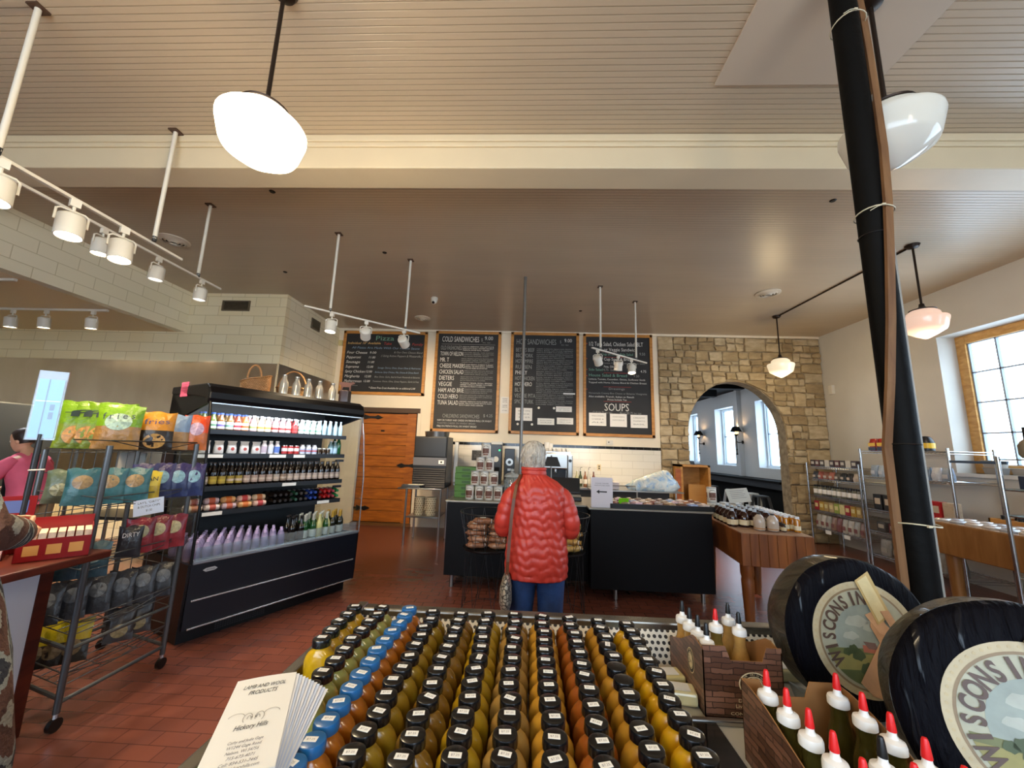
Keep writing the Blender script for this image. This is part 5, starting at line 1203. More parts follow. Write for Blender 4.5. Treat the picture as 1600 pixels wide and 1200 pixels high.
rg = MB(); rg.tube([(-.196+.012*math.cos(2*PI*i/12), -.172, .735+.012*math.sin(2*PI*i/12)) for i in range(12)], .003, 6, closed=True); rg.build('ring', M_chrome, hb)
# ---- kitchen worker in pink
wk = thing('person', 'person in pink t-shirt bending at the kitchen counter, seen from the side', 'person', (-5.18, 4.02, 0), PI/2+.15)
chains = [[((0, 0, .86), .12), ((0, .03, 1.0), .11), ((0, .07, 1.15), .115), ((0, .10, 1.28), .10), ((0, .13, 1.37), .048), ((0, .16, 1.43), .050)]]; arms_f = []
for sx in (-1, 1):
    sh, el, wr = V((sx*.17, .10, 1.27)), V((sx*.20, .22, 1.06)), V((sx*.14, .42, .98)); d = (wr-el).normalized()
    chains.append([('0', 3), (tuple(sh), .05), (tuple((sh+el)/2), .042), (tuple(el), .036), (tuple((el+wr)/2), .032), (tuple(wr), .024), (tuple(wr+d*.045), (.020, .032)), (tuple(wr+d*.085), (.015, .034))])
    side = V((-sx, .2, 0)); side = (side-d*side.dot(d)).normalized(); arms_f.append(fingers(wr, d, V((0, .2, 1)).normalized(), side, .4, sx))
    hx = sx*.095; chains.append([('0', 0), ((hx, 0, .78), .085), ((hx*1.05, .01, .47), .062), ((hx*1.1, -.01, .28), .055), ((hx*1.15, -.02, .09), .036), ((hx*1.2, .10, .03), .03)])
whc = (0, .20, 1.495); person_body(chains, whc, RX(-.3), M_skin, wk, 1.0, voxel=.009, arms=arms_f)
m = MB(); M_pink = mat('pink_cotton', 'd9607c', .8, var=.08, vscale=8)
m.loft([((0, .0, .84), (.18, 0, 0), (0, .13, 0)), ((0, .02, 1.0), (.175, 0, 0), (0, .135, 0)), ((0, .06, 1.12), (.185, 0, 0), (0, .14, 0)), ((0, .09, 1.23), (.19, 0, 0), (0, .13, 0)), ((0, .11, 1.30), (.16, 0, 0), (0, .11, 0)), ((0, .125, 1.345), (.09, 0, 0), (0, .08, 0)), ((0, .13, 1.36), (.068, 0, 0), (0, .068, 0))], 32, M_pink, 2.3, fn=lambda k, i, a, p, c: p+(p-c)*.03*math.sin(a*5+k*2))
for sx in (-1, 1): m.tube([(sx*.14, .10, 1.285), (sx*.185, .115, 1.24), (sx*.20, .16, 1.155), (sx*.20, .18, 1.13)], .06, 20, M_pink, radii=[.055, .066, .058, .060])
m.build('tshirt', None, wk)
m = MB()
for sx in (-1, 1): m.loft([((sx*.11, -.02, .05), (.07, 0, 0), (0, .08, 0)), ((sx*.105, 0, .48), (.085, 0, 0), (0, .09, 0)), ((sx*.09, 0, .85), (.105, 0, 0), (0, .125, 0))], 24, mat('tan_trousers', '8a7458', .8))
m.build('trousers', None, wk)
m = MB(); m.loft([((0, .12, .5), (.16, 0, 0), (0, .03, 0)), ((0, .12, .9), (.15, 0, 0), (0, .05, 0)), ((0, .18, 1.15), (.10, 0, 0), (0, .06, 0))], 20, M_blackmatte, 3); m.build('apron', None, wk)
HM = T(*whc) @ RX(-.3); m = MB(HM)
m.loft([((0, -.03, -.05), (.060, 0, 0), (0, .065, 0)), ((0, -.022, -.0), (.078, 0, 0), (0, .088, 0)), ((0, -.018, .05), (.081, 0, 0), (0, .098, 0)), ((0, -.016, .09), (.073, 0, 0), (0, .09, 0)), ((0, -.016, .118), (.045, 0, 0), (0, .058, 0)), ((0, -.016, .127), (.012, 0, 0), (0, .015, 0))], 32, mat('dark_brown_hair', '2a1c18', .5, var=.3, vscale=60), fn=lambda k, i, a, p, c: p+(p-c)*.03*math.sin(a*11+k)); m.build('hair', None, wk)
for sx in (-1, 1): shoe(wk, sx*.112, -.02, 0, '1c1c1e')
# ---- shopper cut off at the left edge
sp_ = thing('person', 'person at the left picture edge in brown patterned knit cardigan, elbow bent', 'person', (-2.06, 1.27, .0), -.25)
chains = [[((0, 0, .90), .12), ((0, 0, 1.05), .11), ((0, .01, 1.2), .12), ((0, 0, 1.36), .105), ((0, 0, 1.45), .05), ((0, .02, 1.52), .052)]]; arms_f = []
for sx in (-1, 1):
    sh, el, wr = V((sx*.165, 0, 1.36)), V((sx*(.33 if sx > 0 else .235), .03, 1.20)), V((sx*.10, .22, 1.13)); d = (wr-el).normalized()
    chains.append([('0', 3), (tuple(sh), .05), (tuple((sh+el)/2), .042), (tuple(el), .036), (tuple((el+wr)/2), .032), (tuple(wr), .024), (tuple(wr+d*.045), (.020, .032)), (tuple(wr+d*.085), (.015, .034))])
    side = V((0, .3, 1)); side = (side-d*side.dot(d)).normalized(); up_ = d.cross(side)*sx; arms_f.append(fingers(wr, d, up_, side, .4, sx))
    hx = sx*.095; chains.append([('0', 0), ((hx, 0, .82), .085), ((hx*1.05, .01, .5), .062), ((hx*1.1, -.01, .3), .055), ((hx*1.15, -.02, .09), .036), ((hx*1.2, .10, .03), .03)])
shc = (-.03, .035, 1.60); person_body(chains, shc, RX(-.1), M_skin, sp_, 1.0, voxel=.009, arms=arms_f)
t = NT('diamond_knit'); sx_ = t.n('ShaderNodeSeparateXYZ'); t.l(t.coord(), sx_.inputs[0]); an = t.n('ShaderNodeMath', operation='ARCTAN2'); t.l(sx_.outputs[1], an.inputs[0]); t.l(sx_.outputs[0], an.inputs[1])
def tri(sock, k):
    m1 = t.n('ShaderNodeMath', operation='MULTIPLY'); m1.inputs[1].default_value = k; t.l(sock, m1.inputs[0]); p_ = t.n('ShaderNodeMath', operation='PINGPONG'); p_.inputs[1].default_value = 1; t.l(m1.outputs[0], p_.inputs[0]); return p_.outputs[0]
ad = t.n('ShaderNodeMath', operation='ADD'); t.l(tri(an.outputs[0], 3.2), ad.inputs[0]); t.l(tri(sx_.outputs[2], 7.5), ad.inputs[1])
nz = t.n('ShaderNodeTexNoise', i_Scale=90.0, i_Detail=2.0); t.l(t.coord(), nz.inputs['Vector']); ad2 = t.n('ShaderNodeMath', operation='MULTIPLY_ADD'); ad2.inputs[1].default_value = .25; t.l(nz.outputs[0], ad2.inputs[0]); t.l(ad.outputs[0], ad2.inputs[2])
rp = t.ramp(ad2.outputs[0], [(.18, rgb('14161c')), (.30, rgb('7f8a86')), (.38, rgb('2c2f36')), (.52, rgb('8a8f88')), (.60, rgb('5a3c30')), (.80, rgb('4a2f26')), (.88, rgb('8c8a80'))]); 
rpn = [n for n in t.t.nodes if n.type == 'VALTORGB'][-1]; rpn.color_ramp.interpolation = 'CONSTANT'
sc2 = t.n('ShaderNodeMath', operation='MULTIPLY'); sc2.inputs[1].default_value = .48; t.l(ad2.outputs[0], sc2.inputs[0]); t.l(sc2.outputs[0], rpn.inputs[0])
t.l(rp, t.b.inputs['Base Color']); t.b.inputs['Roughness'].default_value = .9; t.bump(nz.outputs[0], .6, .01); M_knit = t.m
m = MB()
m.loft([((.08, 0, .32), (.46, 0, 0), (0, .25, 0)), ((.08, 0, .55), (.46, 0, 0), (0, .24, 0)), ((.07, 0, .80), (.41, 0, 0), (0, .21, 0)), ((.04, 0, .98), (.32, 0, 0), (0, .18, 0)), ((0, 0, 1.15), (.22, 0, 0), (0, .155, 0)), ((0, 0, 1.32), (.20, 0, 0), (0, .135, 0)), ((0, 0, 1.40), (.15, 0, 0), (0, .11, 0)), ((0, 0, 1.45), (.075, 0, 0), (0, .075, 0))], 48, M_knit, 2.2, fn=lambda k, i, a, p, c: p+(p-c)*.02*math.sin(a*9+k*1.5))
for sx in (-1, 1): m.tube([(sx*.14, 0, 1.37), (sx*.20, .01, 1.33), (sx*(.29 if sx > 0 else .23), .02, 1.25), (sx*(.335 if sx > 0 else .245), .035, 1.195), (sx*(.27 if sx > 0 else .2), .10, 1.17), (sx*.14, .19, 1.14)], .06, 24, M_knit, radii=[.06, .072, .066, .062, .058, .052])
m.build('cardigan', None, sp_)
m = MB()
for sx in (-1, 1): m.loft([((sx*.11, -.02, .05), (.07, 0, 0), (0, .08, 0)), ((sx*.105, 0, .5), (.085, 0, 0), (0, .09, 0)), ((sx*.09, 0, .9), (.105, 0, 0), (0, .125, 0))], 24, mat('black_trousers', '17171b', .8))
m.build('trousers', None, sp_)
HM = T(*shc) @ RX(-.1); m = MB(HM); m.loft([((0, -.04, -.12), (.075, 0, 0), (0, .05, 0)), ((0, -.03, -.05), (.085, 0, 0), (0, .08, 0)), ((0, -.018, .05), (.084, 0, 0), (0, .10, 0)), ((0, -.016, .10), (.07, 0, 0), (0, .088, 0)), ((0, -.016, .127), (.02, 0, 0), (0, .025, 0))], 32, mat('dark_brown_hair', '2a1c18')); m.build('hair', None, sp_)
for sx in (-1, 1): shoe(sp_, sx*.112, -.02, 0, '2a2420')

sp_.scale = (1.045, 1.045, 1.045)
# ---------------------------------------------------------------- black service counter
M_ctr = mat('black_counter_panel', '030306', .5, spec=.2); M_ctop = mat('worn_steel_top', '9a958a', .35, .7)
sc_ = thing('service_counter', 'long black service counter on short steel legs under the menu boards', 'counter', (0, 0, 0))
MB().box(-.90, 4.62, .14, .72, 5.45, .935).build('panel', M_ctr, sc_, bevel=.004); MB().box(.72, 4.46, .115, 2.03, 5.45, .93).build('panel', M_ctr, sc_, bevel=.004)
MB().box(-.92, 4.60, .935, .70, 5.48, .955).build('countertop', M_ctop, sc_, bevel=.004); MB().box(.70, 4.45, .93, 2.05, 5.48, .950).build('countertop', M_ctop, sc_, bevel=.004)
for (x, y) in ((-.82, 4.70), (.3, 4.70), (1.0, 4.55), (1.93, 4.55), (-.82, 5.35), (1.93, 5.35)): MB().cyl((x, y, 0), (x, y, .14), .022, 12).build('leg', M_steel, sc_)
bc = thing('back_counter', 'dark back counter along the tiled wall behind the service counter', 'counter', (0, 0, 0))
MB().box(-1.25, 7.05, .1, 2.5, 7.86, .90).build('cabinet', M_darkmetal, bc); MB().box(-1.28, 7.0, .90, 2.55, 7.87, .94).build('countertop', M_steel, bc, bevel=.004); MB().box(-1.2, 7.15, 0, 2.45, 7.8, .1).build('plinth', M_black, bc)
BT = .9405; CTZ = .9555
# green boxes
for k in range(5):
    t = thing('green_box', 'flat green box in the stack behind the white tins, %s from the bottom' % ORD[k], 'box', (-.745, 5.02, CTZ+k*.0735), .02*(-1)**k, 'green boxes stacked on the counter')
    MB().cbox((0, 0, .036), (.27, .2, .072), mat('leaf_green_card', '4f7f24', .5)).build('carton', None, t, bevel=.003); MB().cbox((0, -.1005, .036), (.10, .001, .03), mat('green_dark_print', '35591a', .5)).build('print', None, t)
# coffee tins
def tin():
    t = thing('coffee_tin', 'x', 'tin'); MB().lathe([(.050, 0), (.0525, .003), (.0525, .152), (.050, .155)], 24, mat('tin_white', 'd9d4c8', .35)).build('can', None, t)
    MB().lathe([(.054, .150), (.054, .163), (.051, .166), (.001, .1655)], 24, mat('tin_lid', 'b7b6b2', .35, .3)).build('lid', None, t)
    m = MB()
    for (z0, z1, aw, mm) in ((.045, .105, .78, mat('tin_brown_picture', '6b4334', .5, var=.5, vscale=60)), (.022, .04, .6, mat('tin_sepia', '8a5f4c', .5, var=.3, vscale=40))):
        for off in (0, 2.1, 4.2): m.add([(.0529*math.sin(off+a), -.0529*math.cos(off+a), zz) for zz in (z0, z1) for a in [(-aw+2*aw*i/10) for i in range(11)]], [(i, i+1, 12+i, 11+i) for i in range(10)], mm)
    m.add([(.0531*math.sin(a), -.0531*math.cos(a), .10+.03*math.sqrt(max(0, 1-(a/.75)**2))+dz) for dz in (0, .005) for a in [(-.75+1.5*i/12) for i in range(13)]], [(i, i+1, 14+i, 13+i) for i in range(12)], M_ink); m.build('printed_band', None, t); return t
tn = None; x00 = -.665
for r in range(4):
    for i in range(4-r):
        tn_ = tin() if tn is None else dup(tn); tn = tn or tn_
        tn_.location = (x00+.113*i+.0565*r, 4.78, CTZ+.1662*r); tn_.rotation_euler = (0, 0, .1*((i*3+r) % 4-1.5)); tn_['group'] = 'white tins in the pyramid'
        tn_['label'] = ['white coffee tin in the bottom row of the pyramid, %s from left' % ORD[i], 'white coffee tin in the second row up of the pyramid, %s from left' % ORD[i], 'white coffee tin in the upper pair of the pyramid, %s' % ['left', 'right'][i % 2], 'white coffee tin alone at the top of the pyramid'][r]
# glass jar
t = thing('glass_jar', 'glass jar with knobbed lid beside the tins, left of the customer', 'jar', (-.165, 4.80, CTZ))
MB().lathe([(.085, 0), (.092, .01), (.092, .23), (.075, .262), (.07, .27)], 28).build('jar_body', glassy('jar_glass', (.88, .93, .92), .18, dens=.1), t)
MB().lathe([(.085, .268), (.095, .275), (.08, .30), (.045, .318), (.018, .325), (.015, .335), (.028, .35), (.02, .366), (.001, .37)], 24).build('lid', glassy('jar_glass2', (.82, .86, .84), .25, dens=.3), t)
for k in range(6): MB().box(-.05+.012*k, -.04, .01, -.041+.012*k, .04, .16-.01*(k % 3)).build('wrapped_treat', mat('treat_%d' % (k % 3), ('d8d4c4', 'c8b06a', 'b8c4cc')[k % 3], .4), t)
# counter sign
t = thing('counter_sign', 'white upright sign with black left arrow on the counter', 'sign', (.852, 4.50, .9505), -.04)
b = MB(); b.box(-.118, -.012, .0, .118, -.006, .325, mat('sign_lilac_white', 'd6d2da', .5)); b.box(-.118, -.012, 0, .118, .05, .006, glassy('acrylic_clear', (.92, .96, 1), .08, .03))
for k, s_ in enumerate(('PLEASE ORDER', 'SANDWICHES HERE')): b.text(s_, (0, -.0128, .255-.022*k), (1, 0, 0), (0, 0, 1), .012, .15 if k == 0 else .17, M_grayink, 'c')
b.box(-.03, -.0128, .163, .055, -.012, .177, M_ink); b.add([(-.062, -.0128, .170), (-.028, -.0128, .148), (-.028, -.0128, .192)], [(0, 1, 2)], M_ink); b.build('card', None, t)
# pastry trays and packets
tr = thing('black_tray', 'long black tray of wrapped cookies on the right end of the counter', 'tray', (1.50, 4.78, .9505))
b = MB(); b.box(-.55, -.29, 0, .57, .3, .012); b.box(-.55, -.30, 0, .57, -.285, .05); b.box(-.56, -.30, 0, -.545, .3, .05); b.box(.56, -.30, 0, .575, .3, .05); b.build('tray', M_black, tr)
rp_ = random.Random(4)
cols = ['7a3f34', 'a88a6a', '8f7a68', '6d4a3c', 'c8a8b8', '8fa0c8', '9a6a4c', 'c0b0a8', '6a4a40']
for i in range(9):
    for j in range(3):
        c_ = cols[(i*2+j) % 9]; x, y = -.49+i*.123, -.2+j*.17
        t = thing('cookie_packet', 'wrapped cookie packet on the black counter tray, column %s from left, %s' % (ORD[i], ['front', 'middle', 'back'][j]), 'packet', (1.50+x, 4.78+y, .9505+.014), rp_.uniform(-.4, .4), 'cookie packets on the counter tray')
        m = MB(); m.loft([((0, 0, 0), (.045, 0, 0), (0, .06, 0), 3), ((0, 0, .02), (.055, 0, 0), (0, .07, 0), 3), ((0, 0, .045), (.05, 0, 0), (0, .065, 0), 3), ((0, 0, .055), (.02, 0, 0), (0, .03, 0), 3)], 16, mat('cookie_wrap_'+c_, c_, .25, var=.3, vscale=40, coat=.5), fn=lambda k, i_, a, p, c: p+(p-c)*.08*math.sin(a*5+k)); m.build('wrapper', None, t)
        MB().cbox((0, 0, .057), (.04, .03, .002), M_paper).build('label', None, t)
tag(MB(T(1.10, 4.56, .975) @ RX(.45)).box(-.055, -.002, 0, .055, .002, .09, mat('lime_card', '7fd01c', .5)).build('green_card', None), 'bright green card at the left end of the cookie tray', 'card')
gs = thing('glass_shelf', 'raised steel shelf behind the cookie tray on the counter', 'shelf', (1.45, 5.26, .9505))
MB().box(-.62, -.14, .12, .55, .14, .135).build('shelf', M_steel, gs)
for sx in (-.55, 0, .5): MB().cyl((sx, 0, 0), (sx, 0, .12), .012, 8).build('post', M_steel, gs)
MB().tube([(-.6, -.13, .135), (-.6, -.13, .19), (-.05, -.13, .19), (-.05, -.13, .135)], .004, 6).build('wire_rail', M_chrome, gs)
b = MB(); b.cbox((-.38, 0, .185), (.26, .2, .09)); tag(b.build('pastry_box', mat('pale_pink_card', 'cfc2c0', .5), gs, .004)); 
# plastic bag of rolls
t = NT('cloudy_plastic'); nz = t.n('ShaderNodeTexNoise', i_Scale=12.0, i_Detail=5.0, i_Distortion=1.0); t.l(t.coord(), nz.inputs['Vector']); t.l(t.ramp(nz.outputs[0], [(.35, rgb('8fb4d8')), (.5, rgb('cfd8d4')), (.65, rgb('e4e2d8'))]), t.b.inputs['Base Color']); t.b.inputs['Roughness'].default_value = .15; t.b.inputs['Coat Weight'].default_value = .6; t.bump(nz.outputs[0], 1, .03)
m = MB(); m.loft([((0, 0, 0), (.30, 0, 0), (0, .10, 0)), ((0, 0, .05), (.33, 0, 0), (0, .12, 0)), ((.03, 0, .12), (.28, 0, 0), (0, .11, 0)), ((.08, 0, .18), (.18, 0, 0), (0, .08, 0)), ((.14, 0, .235), (.08, 0, 0), (0, .05, 0)), ((.16, 0, .26), (.03, 0, 0), (0, .02, 0))], 40, t.m, fn=lambda k, i, a, p, c: p+(p-c)*.10*math.sin(a*7+k*2)*math.cos(a*3)); o = m.build('plastic_bag', None, None, 0, (1.66, 5.28, 1.087)); tag(o, 'cloudy blue-white plastic bag of rolls on the raised counter shelf', 'bag')
# bread basket stands
M_wire = mat('dark_wire', '2c2c2e', .4, .6)
def stand(label, x, y):
    t = thing('basket_stand', label, 'basket stand', (x, y, 0)); R1, R2, n = .215, .285, 12
    a = MB(); a.tube([(R2*math.cos(2*PI*i/30), R2*math.sin(2*PI*i/30), .92) for i in range(30)], .006, 6, closed=True)
    for i in range(n):
        q, q2, q3 = 2*PI*i/n, 2*PI*(i+.5)/n, 2*PI*(i-.5)/n
        for z in (q2, q3): a.cyl((R1*math.cos(q), R1*math.sin(q), .58), (R2*math.cos(z), R2*math.sin(z), .92), .0025, 5)
    a.tube([((R1+.04)*math.cos(2*PI*i/30), (R1+.04)*math.sin(2*PI*i/30), .775) for i in range(30)], .003, 5, closed=True); a.build('wire_basket', M_wire, t)
    MB().lathe([(.001, .565), (R1+.02, .565), (R1+.03, .575), (R1+.03, .585), (R1+.02, .577), (.001, .577)], 30).build('tray', M_black, t)
    l = MB()
    for i in range(8):
        q, q2 = 2*PI*i/8, 2*PI*(i+.5)/8
        l.cyl((R1*math.cos(q), R1*math.sin(q), .565), (.24*math.cos(q2), .24*math.sin(q2), .01), .003, 5); l.cyl((R1*math.cos(q+.785), R1*math.sin(q+.785), .565), (.24*math.cos(q2), .24*math.sin(q2), .01), .003, 5)
        l.cyl((.24*math.cos(q2), .24*math.sin(q2), .01), (.24*math.cos(q2+.785), .24*math.sin(q2+.785), .01), .003, 5)
    l.build('wire_legs', M_wire, t); return t
stand('black wire basket stand heaped with brown bread bags, left of the customer', -.37, 4.12); stand('black wire basket stand of golden rolls, right of the customer', .37, 4.12)
def loafbag(x, y, z, rz, c, label, group):
    t = thing('bread_bag', label, 'bread', (x, y, z), rz, group); m = MB(RY(PI/2))
    m.lathe([(.008, -.125), (.02, -.11), (.042, -.09), (.048, -.04), (.046, .0), (.049, .05), (.040, .09), (.018, .105), (.026, .13)], 18, mat('bread_'+c, c, .2, var=.35, vscale=35, bump=.6, bscale=40, coat=.5), sx=.72, fn=lambda r, z_, a: r*(1+.09*math.sin(a*4+z_*60)+.05*math.sin(z_*110))); m.build('loaf', None, t)
    MB(RY(PI/2)).cyl((0, 0, .103), (0, 0, .109), .021, 10).build('twist_tie', M_paper, t); MB().cbox((0, -.02, .036), (.07, .05, .001), M_paper).build('label', None, t); return t
rbb = random.Random(9)
for lay in range(5):
    for i in range(4 if lay < 4 else 2):
        a = .18*(-1)**lay+rbb.uniform(-.15, .15); o = loafbag(-.37+(-.10 if i % 2 == 0 else .10)+rbb.uniform(-.02, .02)+(.04 if lay == 4 else 0), 4.04+.12*(i//2), .610+lay*.058, a, ('946448', 'a57658')[(i+lay) % 2], 'brown bread bag in left basket, layer %s from bottom, %s' % (ORD[lay], ['front left', 'front right', 'back left', 'back right'][i]), 'bread bags in the left basket'); o.scale = (.82, .95, .92)
for lay in range(4):
    for i in range(3):
        loafbag(.43+rbb.uniform(-.02, .02), 4.02+.085*i, .617+lay*.064, .3*(-1)**lay, ('c9a05a', 'b88f4c')[i % 2], 'golden roll bag in right basket, layer %s from bottom, %s' % (ORD[lay], ['front', 'middle', 'back'][i]), 'roll bags in the right basket')
# ice machine on a steel stand
t = thing('steel_stand', 'steel stand with lower shelf beside the wooden door', 'stand', (-1.66, 6.75, 0))
MB().box(-.42, -.32, .87, .30, .32, .89).build('top', M_steel, t, bevel=.004); MB().box(-.26, -.28, .42, .26, .28, .44).build('shelf', M_steel, t)
for sx in (-.28, .28):
    for sy in (-.28, .28): MB().cyl((sx, sy, 0), (sx, sy, .87), .017, 10).build('leg', M_steel, t)
t = thing('ice_machine', 'black and grey ice machine with louvered front on the steel stand', 'ice machine', (-1.62, 6.80, .8905))
MB().box(-.27, -.24, 0, .29, .26, .84).build('body', M_black, t, bevel=.006)
MB().box(-.26, -.26, .50, .28, -.24, .83).build('door', mat('ice_door', '1b1a18', .35), t, bevel=.012); MB().box(-.27, -.255, .36, .29, -.24, .49).build('grey_band', mat('ice_grey', '5c5c60', .4), t)
l = MB()
for k in range(9): l.add([(-.26, -.262, .035*k+.01), (.28, -.262, .035*k+.01), (.28, -.242, .035*k+.038), (-.26, -.242, .035*k+.038)], [(0, 1, 2, 3)])
l.build('louvers', mat('louver_dark', '26262a', .35), t); b = MB(); b.box(.16, -.258, .39, .25, -.255, .45, M_paper); b.add([(.205+.02*math.cos(a), -.2585, .42+.018*math.sin(a)) for a in [2*PI*i/5+.3 for i in range(5)]], [tuple(range(5))], M_ink); b.build('emblem', None, t)
tag(MB().lathe([(.001, 0), (.20, 0), (.215, .09), (.21, .092), (.195, .008), (.001, .008)], 28, M_steel).build('steel_pan', None, None, 0, (-1.57, 6.80, 1.7315)), 'shallow round steel pan on top of the ice machine', 'pan')
t = thing('sheet_tray', 'small steel tray on the stand before the ice machine', 'tray', (-1.87, 6.50, .8905)); b = MB(); b.box(-.15, -.07, 0, .15, .07, .008); b.box(-.15, -.07, 0, .15, -.062, .045); b.box(-.15, .062, 0, .15, .07, .045); b.box(-.15, -.07, 0, -.142, .07, .045); b.box(.142, -.07, 0, .15, .07, .045); b.build('tray', M_steel, t); MB().box(-.05, -.04, .045, .2, .04, .052).build('spatula', M_whitemetal, t)
for i in range(2):
    t = thing('cup_stack', ['left stack of printed paper cups under the ice machine', 'right stack of printed paper cups under the ice machine'][i], 'cups', (-1.76+.19*i, 6.65, .4405), 0, 'paper cup stacks on the steel stand')
    m = MB()
    for k in range(8): m.lathe([(.078, .035*k+.002), (.088, .035*k+.034), (.092, .036*k+.035)], 20, mat('cup_cream', 'c9bfa2', .6), cap=(k == 7))
    m.build('cups', None, t); m = MB()
    for k in range(8):
        for j in range(5): m.cbox((.086*math.cos(-PI/2+(j-2)*.45+.2*(k % 2)), .086*math.sin(-PI/2+(j-2)*.45+.2*(k % 2)), .035*k+.018), (.012, .012, .012), mat('cup_print', '5a4030', .6))
    m.build('print', None, t)
tag(MB().box(-1.30, 7.08, .9405, -1.24, 7.16, 1.66, M_white).build('white_upright', None), 'narrow white upright beside the ice machine', 'post')
# back counter machines
def machine(nm, label, cat, x, w_, d_, h_, colr, extra=None):
    t = thing(nm, label, cat, (x, 7.25, BT)); MB().box(-w_/2, -d_/2, 0, w_/2, d_/2, h_).build('body', mat('m_'+colr, colr, .3), t, bevel=.01)
    if extra: extra(t, w_, d_, h_)
    return t
def ex1(t, w_, d_, h_):
    MB().box(-w_*.36, -d_/2-.012, h_*.15, w_*.36, -d_/2, h_*.42).build('drip_bay', M_blackmatte, t); MB().lathe([(.001, 0), (.05, 0), (.05, .01)], 18, M_whitemetal, RX(PI/2)).build('dial', None, t).location = (0, -d_/2-.001, h_*.62)
    MB().cyl((.06, -d_/2-.002, h_*.85), (.06, -d_/2-.012, h_*.85), .014, 10, mat('green_led', '28e070', .4, emit=3)).build('indicator', None, t); MB().box(-w_*.5, -d_*.3, h_, w_*.5, d_*.3, h_+.05).build('hopper', mat('hopper_white', 'd8d4cc', .4), t)
machine('coffee_dispenser', 'black coffee dispenser with white dial and green light behind the tins', 'coffee machine', -.545, .20, .3, .70, '1a1b1b', ex1)
def ex2(t, w_, d_, h_):
    MB().lathe([(.035, 0), (.065, 0), (.065, .012), (.035, .012)], 24, M_steel, T(0, -d_/2-.0, h_*.62) @ RX(PI/2)).build('ring_dial', None, t); MB().cyl((0, -d_/2, h_*.62), (0, -d_/2-.02, h_*.62), .03, 16).build('knob', M_black, t); MB().box(-.03, -d_/2-.03, h_*.38, .03, -d_/2, h_*.44).build('spout', M_steel, t)
machine('coffee_grinder', 'tall black coffee grinder with round silver dial on the back counter', 'coffee grinder', -.30, .18, .28, .63, '0d0d0e', ex2)
em = thing('espresso_machine', 'steel espresso machine with cups on top, right of the customer', 'espresso machine', (.55, 7.30, BT))
MB().box(-.42, -.24, .30, .24, .26, .58).build('upper_body', M_steel, em, bevel=.02); MB().box(-.42, .0, .05, .24, .26, .30).build('back_body', M_darkmetal, em); MB().box(-.44, -.28, 0, .30, .26, .06).build('drip_tray', M_steel, em, bevel=.006); MB().box(.18, -.26, .0, .28, .26, .56).build('side_panel', M_steel, em, bevel=.02)
for sx in (-.28, -.02): MB().cyl((sx, -.16, .22), (sx, -.16, .30), .038, 16).build('group_head', M_chrome, em); MB().cyl((sx, -.17, .24), (sx, -.36, .22), .014, 10).build('portafilter', M_black, em)
MB().cyl((.23, -.262, .45), (.23, -.28, .45), .028, 16).build('gauge', M_black, em); MB().tube([(.15, -.22, .34), (.16, -.3, .28), (.15, -.3, .12)], .007, 6).build('steam_wand', M_chrome, em); MB().box(-.42, -.24, .585, .24, .26, .60).build('cup_rail', M_chrome, em)
rc = random.Random(6)
for i in range(8):
    x, y = .55-.38+.082*i, 7.12+.09*(i % 3); t = thing('white_cup', 'white cup on top of the espresso machine, %s from left' % ORD[i], 'cup', (x, y, BT+.6005), rc.uniform(0, 6), 'cups on the espresso machine')
    m = MB(); m.lathe([(.022, 0), (.026, .003), (.038, .06), (.036, .06), (.024, .006), (.001, .005)], 18); m.build('cup', mat('china_white', 'e6e4de', .2), t); MB().tube([(.034, 0, .045), (.055, 0, .045), (.055, 0, .02), (.030, 0, .018)], .004, 6).build('handle', mat('china_white', 'e6e4de', .2), t)
for i, (x, h_) in enumerate(((.08, .17), (.15, .15))):
    tag(MB().lathe([(.04, 0), (.05, h_), (.001, h_+.002)], 18, mat('china_white', 'e6e4de', .2)).build('paper_cup_stack', None, None, 0, (.3+x, 7.40, BT+.6005)), ['tall white cup stack at the espresso machine left rear', 'shorter white cup stack at the espresso machine rear'][i], 'cups', 'cup stacks on the espresso machine')
SYR = [(.030, 0), (.034, .006), (.034, .16), (.014, .21), (.012, .27)]
for i in range(5):
    c_ = ('b8b48a', '3c4a2a', '8a5a3a', 'c8c4bc', '6a3a2a')[i]; t = bottle_proto('syrup_bottle', SYR, c_, 'd8d8d4', (.268, .285, .014), 'd8d2c4', (.05, .13), .0345)
    MB().tube([(0, 0, .285), (0, 0, .33), (.03, -.02, .335)], .005, 6).build('pump', M_black if i % 2 else M_whitemetal, t); t.location = (.92+.075*i, 7.2+.08*(i % 2), BT); t['label'] = 'pump syrup bottle beside the espresso machine, %s from left' % ORD[i]; t['group'] = 'syrup bottles on the back counter'
t = thing('lamp_hood', 'grey trapezoid lamp hood beside the customer\'s head', 'lamp', (.34, 5.20, CTZ)); MB().lathe([(.15, 0), (.09, .12), (.085, .12), (.145, 0)], 4, M_darkmetal, T(0, 0, .40) @ RZ(PI/4), smooth=False, cap=False).build('hood', None, t); MB().cyl((0, .0, .51), (0, .16, .53), .010, 8).build('arm', M_steel, t); MB().cyl((0, .16, 0), (0, .16, .53), .010, 8).build('post', M_steel, t); MB().cyl((0, .16, .001), (0, .16, .012), .07, 18).build('foot', M_steel, t)
b = MB(); b.box(-.14, -.01, 0, .14, .01, .20, mat('charcoal_sign', '2b2b2b', .6))
for k in range(5): b.text(('TODAYS', 'COFFEE', 'HOUSE BLEND', 'DARK ROAST', 'DECAF')[k], (0, -.0115, .165-.035*k), (1, 0, 0), (0, 0, 1), .018, (.12, .12, .2, .19, .1)[k], CG, 'c')
